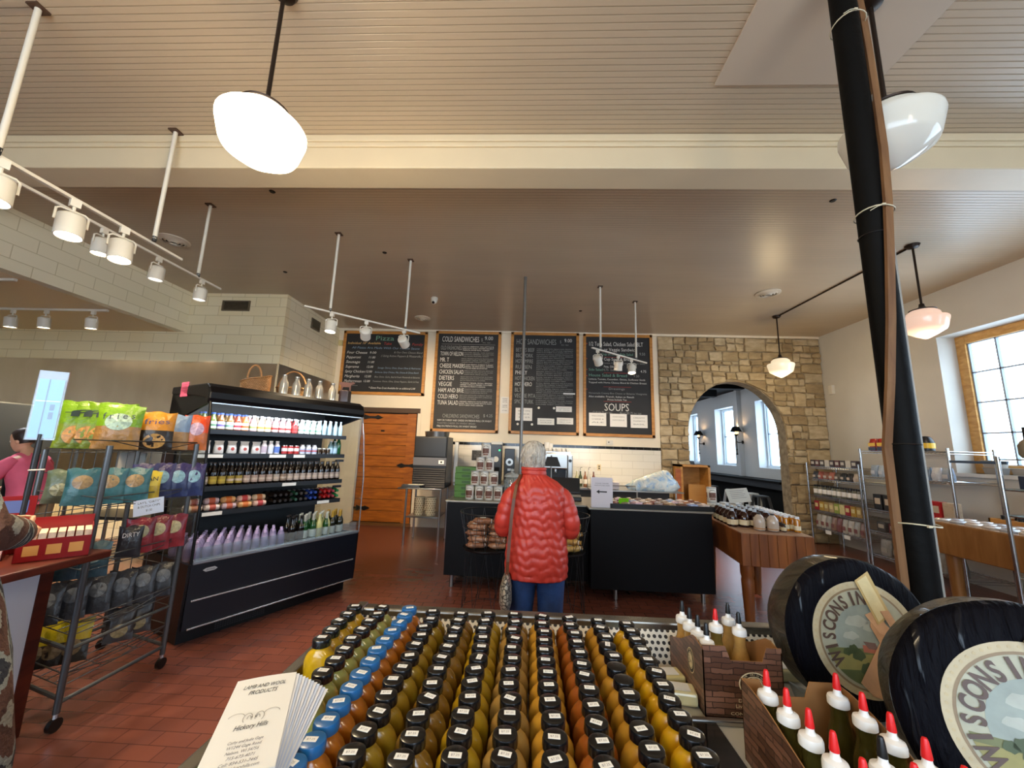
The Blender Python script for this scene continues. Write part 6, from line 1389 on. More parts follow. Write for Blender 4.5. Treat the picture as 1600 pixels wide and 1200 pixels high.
o = b.build('small_chalk_sign', None, None, 0, (-.93, 7.15, 1.22)); tag(o, 'small dark chalk sign above the green boxes', 'sign'); o.location = (-.93, YB-.03, 1.32); o.scale = (1.15, 1, 1)
mr = thing('register', 'dark slanted register on the counter beside the customer', 'register', (.50, 5.05, CTZ), -.1)
MB().box(-.16, -.12, 0, .20, .16, .05).build('base', M_black, mr, bevel=.01); m = MB(T(0, 0, .05) @ RX(-.5)); m.box(-.16, -.1, 0, .18, -.08, .20); m.build('screen', M_darkmetal, mr, bevel=.008)
# wooden cabinet against the stone wall
wb = thing('wooden_cabinet', 'open pale wooden cabinet against the stone wall left of the arch', 'cabinet', (3.12, 7.62, 0))
M_pine = woodmat('pale_pine_box', 'a5702e', 'c08a44', (2, 2, 6), .5)
b = MB(); b.box(-.27, -.2, 0, -.23, .2, 1.38); b.box(.23, -.2, 0, .27, .2, 1.38); b.box(-.27, -.2, 1.34, .27, .2, 1.38); b.box(-.27, .17, 0, .27, .2, 1.38); b.box(-.27, -.2, .0, .27, .2, .1); b.build('carcass', M_pine, wb)
MB().box(-.08, -.05, .1, .23, -.02, 1.02).build('inner_board', woodmat('inner_board', 'b07c3a', 'b98744', (1, 1, 3)), wb); MB().box(-.36, -.21, .2, -.27, -.17, 1.30).build('side_board', woodmat('red_side', '8c4a22', 'a55c2c', (2, 2, 6)), wb)
# ---------------------------------------------------------------- butcher block with syrup
M_bb = woodmat('butcher_block_dark', '5c3016', '8f5526', (4, 4, .6), .35); M_bbt = woodmat('butcher_block_top', '7d5c48', '9a7b66', (4, 4, 4), .4)
bt = thing('butcher_block', 'thick dark butcher block table on heavy legs holding syrup and honey', 'table', (2.03, 3.90, 0), -.13)
bw, bd = .62, 1.18
m = MB()
for i in range(8): m.box(i*bw/8+.0008, 0, .555, (i+1)*bw/8-.0008, bd, .845, M_bb)
m.build('block', None, bt, bevel=.006); MB().box(.004, .004, .845, bw-.004, bd-.004, .85).build('top', M_bbt, bt, bevel=.002)
for (x, y) in ((.06, .07), (bw-.07, .07), (.06, bd-.07), (bw-.07, bd-.07)): MB().lathe([(.035, 0), (.04, .05), (.05, .30), (.055, .42), (.048, .44), (.058, .47), (.058, .56)], 16).build('leg', M_bb, bt).location = (x, y, 0)
BM = T(2.03, 3.90, 0) @ RZ(-.13)
def onb(o, x, y, label, group, rz=0): o.location = BM @ V((x, y, .8505)); o.rotation_euler = (0, 0, rz); o['label'] = label; o['group'] = group
SYP = [(.040, 0), (.050, .008), (.052, .07), (.050, .105), (.032, .135), (.017, .15), (.016, .160)]
protoM = None; k = 0
for j in range(5):
    for i in range(4):
        if protoM is None:
            protoM = bottle_proto('syrup_jug', SYP, '2a0f08', 'b9c4d0', (.15, .172, .019), 'd8c8a4', (.02, .07), .0526, n=18, rough=.06); MB().tube([(.014, 0, .15), (.034, 0, .148), (.042, 0, .118)], .004, 6).build('handle', mat('drink_2a0f08', '2a0f08'), protoM); o = protoM
        else: o = dup(protoM)
        onb(o, .065+i*.107+rb.uniform(-.004, .004), .36+j*.110, 'dark maple syrup jug on the butcher block, row %s from front, %s from left' % (ORD[j], ORD[i]), 'maple syrup jugs on the butcher block', rb.uniform(-.3, .3))
for i in range(2): o = bottle_proto('cream_jug', SYP, 'b8a898', '2a2a2c', (.15, .165, .018), 'a87848', (.015, .05), .0506) if i == 0 else dup(o); onb(o, .25+.11*i, .20-.02*i, ['pale jug with tan label at the front of the butcher block', 'pale jug beside another, front middle of the butcher block'][i], 'pale jugs on the butcher block')
hn = None
for j in range(12):
    for i in range(2):
        if i == 1 and (j > 9 or j < 1): continue
        if hn is None: hn = bottle_proto('honey_bottle', [(.022, 0), (.027, .004), (.029, .04), (.024, .06), (.028, .11), (.022, .125)], mat('honey', 'd88a10', .1, trans=.35, coat=.6), 'dfe4ea', (.123, .145, .021), 'e0d4b4', (.02, .06), .0296, n=16); o = hn
        else: o = dup(hn)
        onb(o, .585-.003*j-.060*i, .20+.072*j, 'amber honey bottle with white lid, %s column on the butcher block, %s from front' % (['right', 'second'][i], ORD[j]), 'honey bottles on the butcher block')
for i in range(3): o = bottle_proto('yellow_lid_honey', [(.022, 0), (.028, .004), (.028, .09), (.020, .105)], mat('honey', 'd88a10'), 'd8c43c', (.103, .122, .020), 'd8c8a0', (.02, .07), .0285) if i == 0 else dup(o); onb(o, .44+.03*i-.03, .92+.065*i, 'yellow-lidded honey bottle behind the syrup jugs, %s from front' % ORD[i], 'yellow-lidded honey bottles')
for i in range(3): o = bottle_proto('small_syrup', [(.018, 0), (.022, .004), (.022, .05), (.012, .065)], '2a0f08', '1c1c1e', (.064, .078, .014), 'c8b894', (.012, .045), .0225) if i == 0 else dup(o); onb(o, .525, .04+.0*i if i == 0 else .04+.065*i, 'small dark jar left of the honey bottles, %s from front' % ORD[i], 'small dark jars on the butcher block'); 
for o2 in [o_ for o_ in list(COL.objects) if o_.name.startswith('small_syrup') and o_.type == 'EMPTY']: o2.location = BM @ V((.455, .29-.055*int(o2.name[-1] if o2.name[-1].isdigit() else 0), .8505))
for i, (x, y, z) in enumerate(((.20, .98, .8505), (.07, 1.00, .8505), (.07, 1.00, 1.0171))): o = dup(tn); o.location = BM @ V((x, y, z)); o['label'] = ['white coffee tin right at the back of the butcher block', 'white coffee tin left at the back of the butcher block', 'white coffee tin stacked on another on the butcher block'][i]; o['group'] = 'tins on the butcher block'
o = dup(tn); o.location = BM @ V((.33, .98, .8505)); o['label'] = 'white coffee tin supporting the slanted card on the butcher block'; o['group'] = 'tins on the butcher block'
b = MB(); b.box(-.12, -.002, 0, .12, .002, .17, mat('card_greyish', 'b9bab4', .6))
for k in range(5): b.box(-.08, -.0032, .14-.022*k, .08-.02*(k % 2), -.002, .144-.022*k, M_grayink)
o = b.build('slanted_card', None, None, 0, BM @ V((.36, .92, 1.03))); o.rotation_euler = (-.5, -.12, -.13); tag(o, 'pale printed card tilted over the syrup jugs at the arch', 'sign')
# ---------------------------------------------------------------- wire shelving on the right wall
def shelving(nm, label, x0, x1, y0, y1, zs, zt):
    t = thing(nm, label, 'shelving', (0, 0, 0))
    for x in (x0, x1):
        for y in (y0, y1): MB().cyl((x, y, 0), (x, y, zt), .016, 10).build('post', M_chrome, t)
    for z in zs:
        m = MB()
        for (a, c) in (((x0, y0), (x0, y1)), ((x1, y0), (x1, y1)), ((x0, y0), (x1, y0)), ((x0, y1), (x1, y1))):
            m.bar((*a, z), (*c, z), .008, .008); m.bar((*a, z-.03), (*c, z-.03), .006, .006)
        n = int((y1-y0)/.06)
        for i in range(1, n): m.cyl((x0, y0+(y1-y0)*i/n, z), (x1, y0+(y1-y0)*i/n, z), .0025, 4)
        for i in range(int((y1-y0)/.05)): yy = y0+.05*i; m.cyl((x0, yy, z-.03), (x0, yy+.025, z), .002, 4); m.cyl((x0, yy+.025, z), (x0, yy+.05, z-.03), .002, 4)
        m.build('wire_shelf', M_chrome, t)
    return t
ZA = (.34, .64, .90, 1.20, 1.42); ZB_ = (.17, .51, .83, 1.32, 1.70)
shelving('wire_shelving', 'chrome wire shelving of packaged goods in the corner by the stone wall', 5.33, 5.86, 6.55, 7.72, ZA, 1.49)
tall_ = shelving('wire_shelving', 'taller chrome wire shelving behind the dark post', 5.30, 5.86, 5.15, 6.45, ZB_, 1.74)
def goods(prefix, x, ya, yb, z, n, w_, h_, cols_, kind, label, group, d2=True):
    for i in range(n):
        y = yb-(yb-ya)*(i+.5)/n; c_ = cols_[i % len(cols_)]
        key = ('g', kind, c_, w_, h_)
        if key not in protos:
            t = thing(prefix, 'x', kind); m1 = mat('pack_'+c_, c_, .4, var=.15, vscale=30)
            if prefix == 'goods_jar':
                MB().lathe([(w_*.46, 0), (w_*.5, .004), (w_*.5, h_*.75), (w_*.38, h_*.84)], 16, m1).build('jar', None, t); MB().lathe([(w_*.43, h_*.83), (w_*.43, h_*.98), (.001, h_)], 16, M_black).build('lid', None, t); MB().lathe([(w_*.505, h_*.2), (w_*.505, h_*.6)], 16, M_paper, cap=False).build('label', None, t)
            elif prefix == 'goods_bag':
                m = MB(); m.loft([((0, 0, 0), (.05, 0, 0), (0, w_*.42, 0), 3), ((0, 0, h_*.3), (.05, 0, 0), (0, w_*.46, 0), 3), ((0, 0, h_*.8), (.03, 0, 0), (0, w_*.45, 0), 3), ((0, 0, h_), (.004, 0, 0), (0, w_*.45, 0), 3)], 16, m1, fn=lambda k_, i_, a, p, c: p+(p-c)*.05*math.sin(a*5+k_*2)); m.build('bag', None, t); MB().cbox((-.054, 0, h_*.35), (.003, w_*.5, h_*.3), mat('goods_label_'+cols_[-1], cols_[-1], .5)).build('label', None, t)
            else:
                MB().cbox((0, 0, h_/2), (.10, w_*.9, h_), m1).build('carton', None, t, bevel=.003); MB().cbox((-.0505, 0, h_*.55), (.001, w_*.6, h_*.4), mat('goods_label_'+cols_[-1], cols_[-1], .5)).build('label', None, t)
            protos[key] = t; o = t
        else: o = dup(protos[key])
        o.location = (x, y, z+.0045); o.rotation_euler = (0, 0, rb.uniform(-.08, .08)); o['label'] = label % ORD[i]; o['group'] = group
ex = 5.41
goods('goods_box', ex, 6.62, 7.66, ZA[4], 9, .115, .12, ['3a2622', '5c2a24', '46382a', 'c9c2b4'], 'box', 'small dark box on the corner shelving top, %s from the stone wall', 'boxes on the corner shelving top')
goods('goods_bag', ex, 6.62, 7.66, ZA[3], 8, .12, .13, ['3c4048', 'a4584a', '8a5a48', 'b06a58', '5a5248', '2c2c2c', '302a28', 'c8b8a8'], 'bag', 'small bag on the corner shelving upper shelf, %s from the stone wall', 'bags on the corner shelving upper shelf')
goods('goods_jar', ex, 6.60, 7.68, ZA[2], 10, .10, .19, ['5a5a48', '6c6a5c', '4a4a3a', '3c3a30'], 'jar', 'grey-green jar on the corner shelving middle shelf, %s from the stone wall', 'jars on the corner shelving')
goods('goods_box', ex, 6.62, 7.66, ZA[1], 9, .11, .16, ['9a1f2c', 'b08a2c', 'a88a50', 'b8a078', '8f9a3c', 'd8cc90'], 'box', 'red or yellow box on the corner shelving lower shelf, %s from the stone wall', 'boxes on the corner shelving lower shelf')
goods('goods_bag', ex, 6.60, 7.68, ZA[0], 9, .12, .22, ['a9a49a', 'b4aea4', '9c9a94', '8a6a5a', '7a4a48'], 'bag', 'white printed bag on the corner shelving bottom shelf, %s from the stone wall', 'bags on the corner shelving bottom shelf')
for k, y in enumerate((7.3, 6.9)): tag(MB().box(5.30, y-.06, ZA[0]-.07, 5.312, y+.06, ZA[0]-.01, M_paper).build('shelf_tag', None), ['white price tag on the corner shelving nearer the stone wall', 'white price tag on the corner shelving nearer the dark post'][k], 'price tag')
goods('goods_bag', ex, 5.22, 6.40, ZB_[3], 9, .13, .17, ['8fa0b4', 'a9b6c4', '6d7f94', 'c8ccd4'], 'bag', 'blue-grey bag on the taller shelving upper shelf, %s from the far end', 'bags on the taller shelving upper shelf')
goods('goods_box', ex, 5.22, 6.40, ZB_[2], 7, .15, .22, ['1e1c1c', '2a2624', 'a8c4e0', '8f9fc0', '98161c', 'b01c20', 'c8b8a0'], 'box', 'box on the taller shelving middle shelf, %s from the far end', 'boxes on the taller shelving middle shelf')
goods('goods_box', ex, 5.22, 6.40, ZB_[1], 6, .17, .14, ['4a4642', '5a2420', '8a5a34', '3c3a38', 'b8b0a0'], 'box', 'dark box on the taller shelving lower shelf, %s from the far end', 'boxes on the taller shelving lower shelf')
goods('goods_bag', ex, 5.22, 6.40, ZB_[0], 6, .18, .22, ['8a8680', '7c7872', '6a6660', 'a09a90'], 'bag', 'grey sack on the taller shelving bottom shelf, %s from the far end', 'sacks on the taller shelving bottom shelf')
for i in range(4):
    t = thing('coffee_bag', 'red and yellow striped bag on the shelving top, %s from far end' % ORD[i], 'bag', (5.42, 6.30-.15*i, ZB_[4]+.005), 0, 'red and yellow bags on the shelving top')
    m = MB(); m.loft([((0, 0, 0), (.05, 0, 0), (0, .07, 0), 3), ((0, 0, .12), (.055, 0, 0), (0, .072, 0), 3), ((0, 0, .19), (.02, 0, 0), (0, .072, 0), 3)], 16, mat('foil_bag_red', '9a2018', .3, bump=.4, bscale=30)); m.build('bag', None, t); MB().cbox((-.056, 0, .10), (.002, .12, .05), mat('yellow_print', 'e0b41c', .4)).build('yellow_band', None, t); MB().cbox((-.055, 0, .035), (.004, .13, .05), mat('navy_print', '1c1f3c', .4)).build('dark_band', None, t)
t = thing('round_jar', 'dark jar with yellow label on the shelving top right of the post', 'jar', (5.45, 5.55, ZB_[4]+.005)); MB().lathe([(.07, 0), (.08, .01), (.085, .12), (.06, .18), (.04, .2), (.001, .205)], 20, M_black).build('jar', None, t); MB().lathe([(.0865, .04), (.0865, .11)], 20, mat('yellow_print', 'e0b41c'), cap=False).build('label', None, t)
MB().box(5.29, 4.55, 1.56, 5.31, 5.15, 1.59, mat('blue_rail', '33475f', .4)).build('side_rail', None, tall_)
# butcher block 2 by the window
b2 = thing('butcher_block', 'thick pale butcher block table under the window', 'table', (0, 0, 0)); M_b2 = woodmat('butcher_block_pale', '8a5a2c', 'ab7a44', (4, 4, .6), .35)
m = MB()
for i in range(8): m.box(4.66+i*.14+.0008, 3.35, .56, 4.66+(i+1)*.14-.0008, 4.90, .895, M_b2)
m.build('block', None, b2, bevel=.012); MB().box(4.665, 3.355, .895, 5.775, 4.895, .90).build('top', woodmat('block2_top', 'a5825c', 'bb9a74', (4, 4, 4)), b2, bevel=.002)
for (x, y) in ((4.78, 3.5), (5.62, 3.5), (4.78, 4.75), (5.62, 4.75)): MB().lathe([(.05, 0), (.055, .1), (.065, .56)], 16, M_b2).build('leg', None, b2).location = (x, y, 0)
k = 0
for i in range(9):
    for j in range(3):
        c_ = ('c8c4c0', 'b0b8c4', 'd4ccc4')[(i+j) % 3]; t = thing('flat_packet', 'flat glossy packet on the window butcher block, row %s, %s from far end' % (ORD[j], ORD[i]), 'packet', (4.76+.14*j, 4.78-.155*i, .9005), .1*(-1)**i, 'flat packets on the window butcher block')
        m = MB(); m.loft([((0, 0, 0), (.055, 0, 0), (0, .06, 0), 4), ((0, 0, .02), (.06, 0, 0), (0, .065, 0), 4), ((0, 0, .035), (.045, 0, 0), (0, .05, 0), 4)], 14, mat('flat_pack_'+c_, c_, .15, var=.15, vscale=25, coat=.6)); m.build('packet', None, t); MB().cbox((0, 0, .036), (.05, .04, .002), mat('brownish_print', '8a6a5a', .5)).build('print', None, t)
wd = thing('wooden_tray', 'shallow pale wooden tray behind the packets by the window', 'tray', (5.40, 4.35, .9005)); b = MB(); b.box(-.16, -.42, 0, .16, .42, .012); b.box(-.16, -.42, 0, -.145, .42, .06); b.box(.145, -.42, 0, .16, .42, .06); b.box(-.16, -.42, 0, .16, -.405, .06); b.box(-.16, .405, 0, .16, .42, .06); b.build('tray', M_pine, wd)
jj = None
for i in range(9):
    if jj is None: jj = bottle_proto('small_jar', [(.022, 0), (.027, .004), (.027, .06), (.02, .072)], '141418', '0f0f14', (.07, .09, .024), 'c8b070', (.012, .045), .0275, n=14); o = jj
    else: o = dup(jj)
    o.location = (5.31+.06*(i % 2), 4.68-.075*i, .913); o['label'] = 'small black-lidded jar in the wooden tray, %s from far end' % ORD[i]; o['group'] = 'small jars in the wooden tray'
for i, (y, z, c_) in enumerate(((5.3, 1.4305, '9a9690'), (5.3, 1.5205, 'a8a49c'), (5.0, 1.4305, 'a39f97'), (4.75, 1.4305, '8f8b84'), (4.2, 1.4305, 'a8a6a2'))):
    t = thing('sill_basket', ['grey basket at the far left of the window sill, lower one', 'grey basket stacked on another at the window sill left', 'grey basket second from left on the window sill', 'grey basket third from left on the window sill', 'grey basket at the right of the window sill'][i], 'basket', (6.02, y, z), 0, 'grey baskets on the window sill'); m = MB(); m.loft([((0, 0, 0), (.06, 0, 0), (0, .10, 0), 4), ((0, 0, .08), (.07, 0, 0), (0, .115, 0), 4)], 20, mat('sill_grey_'+c_, c_, .7), cap=True); m.build('body', None, t); MB().tube([(.07*math.copysign(abs(math.cos(a))**.5, math.cos(a)), .115*math.copysign(abs(math.sin(a))**.5, math.sin(a)), .08) for a in [2*PI*q/20 for q in range(20)]], .006, 5, closed=True).build('rim', mat('sill_grey_'+c_, c_), t)
tag(MB().box(5.95, 4.42, 1.4305, 6.05, 4.52, 1.64, mat('salmon_box', 'b8705c', .5)).build('salmon_box', None, None, .004), 'salmon coloured upright box on the window sill', 'box')
for i, y in enumerate((4.45, 3.95)): t = thing('black_box', ['black open box on the window block, farther one', 'black open box on the window block, nearer one'][i], 'box', (5.66, y, .9005), 0, 'black boxes on the window block'); MB().box(-.07, -.16, 0, .07, .16, .34).build('box', M_black, t, bevel=.004); MB().box(-.074, -.12, .16, -.07, .12, .24).build('label', M_col('4a3a38'), t)
# glass-shelf rack at the right edge
gr = thing('chrome_rack', 'chrome rack with glass shelves cut off at the right edge', 'rack', (0, 0, 0))
for (x, y) in ((3.83, 3.35), (3.83, 2.75), (4.25, 3.35), (4.25, 2.75)): MB().cyl((x, y, 0), (x, y, 1.62), .014, 10).build('post', M_chrome, gr)
for z in (.25, .70, 1.16, 1.36, 1.60):
    MB().box(3.82, 2.74, z, 4.26, 3.36, z+.008).build('glass_shelf', glassy('shelf_glass', (.86, .93, .92), .12, dens=.05), gr)
    m = MB(); m.tube([(3.83, 2.75, z-.005), (3.83, 3.35, z-.005), (4.25, 3.35, z-.005), (4.25, 2.75, z-.005)], .006, 6, closed=True); m.build('shelf_frame', M_chrome, gr)
t = thing('vase', 'rough tan vase with dark neck on the chrome rack top', 'vase', (3.93, 3.22, 1.6085)); MB().lathe([(.04, 0), (.055, .03), (.055, .10), (.04, .13), (.018, .15), (.016, .24), (.02, .245)], 22, mat('tan_ceramic', '8f7f66', .8, bump=.5, bscale=40)).build('pot', None, t); MB().lathe([(.019, .15), (.018, .24), (.001, .241)], 14, M_darkmetal).build('neck', None, t)
tag(MB().box(3.90, 3.05, 1.3685, 4.1, 3.3, 1.47, mat('dark_blue_box', '232b3c', .4)).build('dark_box', None, None, .005), 'dark blue box on the chrome rack second shelf', 'box')
tag(MB().loft([((0, 0, 0), (.08, 0, 0), (0, .10, 0)), ((0, 0, .05), (.09, 0, 0), (0, .11, 0)), ((0, 0, .10), (.05, 0, 0), (0, .06, 0))], 18, mat('green_brown_goods', '3c4a30', .5, var=.5, vscale=20)).build('soft_parcel', None, None, 0, (4.0, 3.18, 1.1685)), 'green-brown soft parcel on the chrome rack middle shelf', 'parcel')
for i in range(3): tag(MB().box(3.88+.1*i, 3.1, .7085, 3.97+.1*i, 3.25, .82+.03*i, mat('rack_box_%d' % i, ('a8a49a', '7a6a5a', '5a6068')[i], .5)).build('small_box', None, None, .004), ['pale box on the low shelf of the chrome rack', 'brown box on the low shelf of the chrome rack', 'slate box on the low shelf of the chrome rack'][i], 'box')
# ---------------------------------------------------------------- display case in the foreground
DZ = .93
t = NT('perforated_steel'); sep = t.n('ShaderNodeSeparateXYZ'); t.l(t.coord(), sep.inputs[0])
def fr(sock, k, off=None):
    m1 = t.n('ShaderNodeMath', operation='MULTIPLY'); m1.inputs[1].default_value = k; t.l(sock, m1.inputs[0])
    o = m1.outputs[0]
    if off is not None:
        ad = t.n('ShaderNodeMath', operation='ADD'); t.l(o, ad.inputs[0]); t.l(off, ad.inputs[1]); o = ad.outputs[0]
    f = t.n('ShaderNodeMath', operation='FRACT'); t.l(o, f.inputs[0]); s = t.n('ShaderNodeMath', operation='SUBTRACT'); s.inputs[1].default_value = .5; t.l(f.outputs[0], s.inputs[0])
    return s.outputs[0], o
zf, zr = fr(sep.outputs[2], 1/.0145)
fl = t.n('ShaderNodeMath', operation='FLOOR'); t.l(zr, fl.inputs[0]); hf = t.n('ShaderNodeMath', operation='MULTIPLY'); hf.inputs[1].default_value = .5; t.l(fl.outputs[0], hf.inputs[0])
xf, _ = fr(sep.outputs[0], 1/.0175, hf.outputs[0])
cb = t.n('ShaderNodeCombineXYZ'); t.l(xf, cb.inputs[0]); t.l(zf, cb.inputs[1])
ln = t.n('ShaderNodeVectorMath', operation='LENGTH'); t.l(cb.outputs[0], ln.inputs[0])
t.l(t.ramp(ln.outputs['Value'], [(.30, (.01, .01, .01)), (.34, rgb('d9d6cc'))]), t.b.inputs['Base Color']); t.b.inputs['Roughness'].default_value = .35
M_perf = t.m
M_caseblk = mat('case_black', '131516', .3)
M_deck = mat('deck_grey', 'b9b4a6', .4, .2)
dc = thing('display_case', 'low open display case holding rows of sauce bottles and cheese wheels', 'display case', (0, 0, 0))
b = MB(); b.box(-.53, .28, .08, 1.45, 1.40, .915); b.build('body', M_caseblk, dc, bevel=.01)
MB().box(-.53, .28, .915, 1.45, 1.345, DZ).build('deck', M_deck, dc)
b = MB(); b.add([(-.53, 1.30, .93), (1.45, 1.30, .93), (1.45, 1.345, 1.015), (-.53, 1.345, 1.015), (-.53, 1.35, .93), (1.45, 1.35, .93)], [(0, 1, 2, 3), (4, 3, 2, 5), (0, 3, 4), (1, 5, 2)]); b.build('perforated_riser', M_perf, dc)
MB().box(-.53, 1.342, .92, 1.45, 1.385, 1.03).build('back_rail', mat('rail_steel', '8f8b84', .25, .9), dc, bevel=.006)
b = MB(); b.box(-.545, .28, .90, -.515, 1.385, 1.035); b.build('end_panel', mat('rail_steel', '8f8b84'), dc, bevel=.004)
b = MB(); b.box(1.42, .28, .90, 1.45, 1.385, 1.035); b.build('end_panel', mat('rail_steel', '8f8b84'), dc, bevel=.004)
MB().box(.352, .30, .93, .457, 1.04, .938).build('tray_strip', mat('dark_glass_shelf', '101414', .12, spec=.7), dc)
MB().box(.352, 1.04, .93, .70, 1.055, .942).build('tray_edge', M_steel, dc, bevel=.003)
MB().box(.3385, .32, .93, .3425, 1.26, 1.0).build('glass_divider', glassy('green_edge_glass', (.78, .9, .86), .1, dens=.06), dc)
for k in range(4): MB().cyl((-.45+(k % 2)*1.8, .4+(k//2)*.85, 0), (-.45+(k % 2)*1.8, .4+(k//2)*.85, .08), .02, 10).build('leg', M_steel, dc)
# ---- mustard bottles
def mustard(col): return mat('sauce_'+col, col, .22, var=.16, vscale=45, coat=.35)
M_cap = mat('cap_black', '0d0d0e', .25, coat=.2); M_capb = mat('cap_blue', '1c5c94', .3, coat=.2)
def mustard_proto(col, capm, sticker=True):
    t = thing('sauce_bottle', 'x', 'bottle')
    m = MB()
    S = [(0, .030, .0175, 2.6), (.004, .0335, .0200, 2.8), (.030, .0345, .0205, 2.8), (.06, .0315, .0195, 2.6), (.085, .0335, .0205, 2.5), (.105, .0365, .0217, 2.0), (.119, .0372, .0220, 1.9), (.130, .0345, .0215, 1.9), (.139, .0285, .0205, 2), (.145, .0215, .0180, 2), (.149, .0172, .0170, 2), (.154, .0168, .0168, 2)]
    m.loft([((0, 0, z), (a, 0, 0), (0, b_, 0), e_) for z, a, b_, e_ in S], 20)
    m.build('body', mustard(col), t)
    c = MB()
    c.lathe([(.0190, .1525), (.0205, .1533), (.0208, .156), (.0205, .1662), (.0196, .1692), (.0170, .1702), (.001, .1702)], 36, fn=lambda r, z, a: r*(1+(.012*math.cos(18*a) if .155 < z < .167 else 0)))
    c.build('cap', capm, t)
    if sticker:
        s_ = MB(); s_.box(-.0098, -.0056, .1702, .0098, .0056, .1706, M_paper)
        s_.text('$7.25', (0, -.0022, .17072), (1, 0, 0), (0, 1, 0), .0042, .013, M_grayink, 'c')
        s_.build('price_sticker', None, t)
    return t
mb_cols = [(-6, 'c79a14', M_cap, 'bright yellow mustard', 'the leftmost column'), (-5, 'a3a455', M_cap, 'pale green sauce', 'the pale green column'), (-4, 'b0661a', M_capb, 'orange sauce', 'the blue-lidded column'),
    (-3, '9b7a1b', M_cap, 'olive mustard', 'first column right of blue lids'), (-2, '86601f', M_cap, 'brown mustard', 'second column right of blue lids'), (-1, 'ab8618', M_cap, 'golden mustard', 'third column right of blue lids'),
    (0, 'a07c3e', M_cap, 'tan mustard', 'the middle column'), (1, 'bd8a2c', M_cap, 'amber mustard', 'fourth column from right'), (2, '94501a', M_cap, 'rust orange sauce', 'third column from right'), (3, 'ad7d24', M_cap, 'honey mustard', 'second column from right'), (4, 'c2930f', M_cap, 'yellow mustard', 'the rightmost column')]
rb = random.Random(5)
far = {-6: 1.172, -5: 1.178, -4: 1.180, -3: 1.163, -2: 1.16, -1: 1.168, 0: 1.172, 1: 1.17, 2: 1.168, 3: 1.16, 4: 1.15}
first = {-6: .96, -5: .80}
for (k, colr, cm, what, where) in mb_cols:
    P = mustard_proto(colr, cm); NP = None
    y = far[k]; rows = []
    while y > first.get(k, .60): rows.append(y); y -= .0462+rb.uniform(-.0008, .0012)
    n_ = len(rows)
    for i, y in enumerate(rows):
        ps = .30-.0 if False else 0
        lab = '%s-lidded bottle of %s, %s from back in %s' % ('blue' if cm is M_capb else 'black', what, ORD[i], where)
        rz = rb.uniform(-.05, .05); x = -.02+.0755*k+rb.uniform(-.003, .003)
        src = P if i == 0 else dup(P)
        src.location = (x, y, DZ+.0005); src.rotation_euler = (0, 0, rz); src['label'] = lab; src['group'] = 'sauce bottles in columns in the display case'
        for c in list(src.children):
            if c.name.startswith('price_sticker'):
                c.rotation_euler = (0, 0, rb.choice([0, 0, 0, .15, -.2, .3, -.35, 1.4 if rb.random() < .4 else .1]))
                c.location = (rb.uniform(-.003, .003), rb.uniform(-.003, .003), 0)
                if k == 3 and i in (5, 6): bpy.data.objects.remove(c)
# ---- brochures
br = thing('brochure_stack', 'fanned stack of white folded brochures about lamb and wool products', 'brochures', (-.465, .777, 1.1015), 0)
ux, uy = Vector((.972, .235, 0)).normalized(), Vector((-.235, .972, 0)).normalized()
ang0 = math.atan2(.21, .90) 
PW, PL = .0935, .235
for k in range(12):
    a = .44-.02*(11-k); lift = .0021*k
    m = MB(T(0, 0, lift) @ RZ(.0) )
    sh = MB(); w1_ = PW
    def gp(u, v, k=k):
        return Vector(((u-.5)*PW, -v*PL, .0016*math.sin(PI*u)*(1 if k == 11 else .6)))
    sh.grid(gp, 6, 8, M_paper); sh.grid(lambda u, v, k=k: gp(u, v)+Vector((0, 0, -.0007)), 6, 8, M_paper)
    if k == 11:
        def tx(s_, v, h, wd, mm=M_ink, sl=.15): sh.text(s_, (0, -v*PL, .0022), (1, 0, 0), (sl, 1, 0), h, wd, mm, 'c')
        tx('LAMB AND WOOL', .155, .0115, .064); tx('PRODUCTS', .235, .0115, .042); tx('Hickory Hills', .62, .0115, .044)
        for (s_, v, wd) in (('Cathy and Judie Gage', .745, .044), ('W1244 Gage Road', .79, .042), ('Nelson, WI 54756', .835, .040), ('715-673-4071', .88, .033), ('Cell: 834-531-7445', .925, .045), ('judie@hickoryhills.com', .965, .052)): tx(s_, v, .006, wd, M_grayink, .2)
        sk = mat('sketch_grey', 'a09c94', .8)
        def arc(cx, cv, rx, rv, a0, a1, th=.0011):
            P_ = [(cx+rx*math.cos(a0+(a1-a0)*i/14), -cv*PL+rv*math.sin(a0+(a1-a0)*i/14), .0023) for i in range(15)]
            for i in range(14):
                p, q_ = Vector(P_[i]), Vector(P_[i+1]); d = (q_-p).normalized(); n = Vector((-d.y, d.x, 0))*th/2
                sh.add([p-n, q_-n, q_+n, p+n], [(0, 1, 2, 3)], sk)
        arc(-.024, .49, .011, .011, .3, PI-.2); arc(.024, .49, .011, .011, .2, PI-.3); arc(-.008, .51, .006, .012, -.5, PI+.9); arc(.008, .51, .006, .012, -.9, PI+.5); arc(-.006, .52, .0025, .008, 0, PI); arc(.006, .52, .0025, .008, 0, PI)
        sh.cyl((-.0022, -.505*PL, .002), (-.0022, -.505*PL, .0024), .0009, 8, M_ink); sh.cyl((.003, -.505*PL, .002), (.003, -.505*PL, .0024), .0009, 8, M_ink)
    o = sh.build('brochure_sheet', None, br)
    a_ = .43-.021*(11-k); pv = RZ(.43) @ Vector((-PW/2, -PL, 0)); pw = RZ(a_) @ Vector((-PW/2, -PL, 0))
    o.rotation_euler = (0, 0, a_); o.location = (pv.x-pw.x+.0006*(11-k), pv.y-pw.y, lift)
    if k < 11: o.data.materials.clear(); o.data.materials.append(mat('paper_pale_blue' if k % 2 else 'paper_white2', 'c8d6ee' if k % 2 else 'e2e6ee', .7))
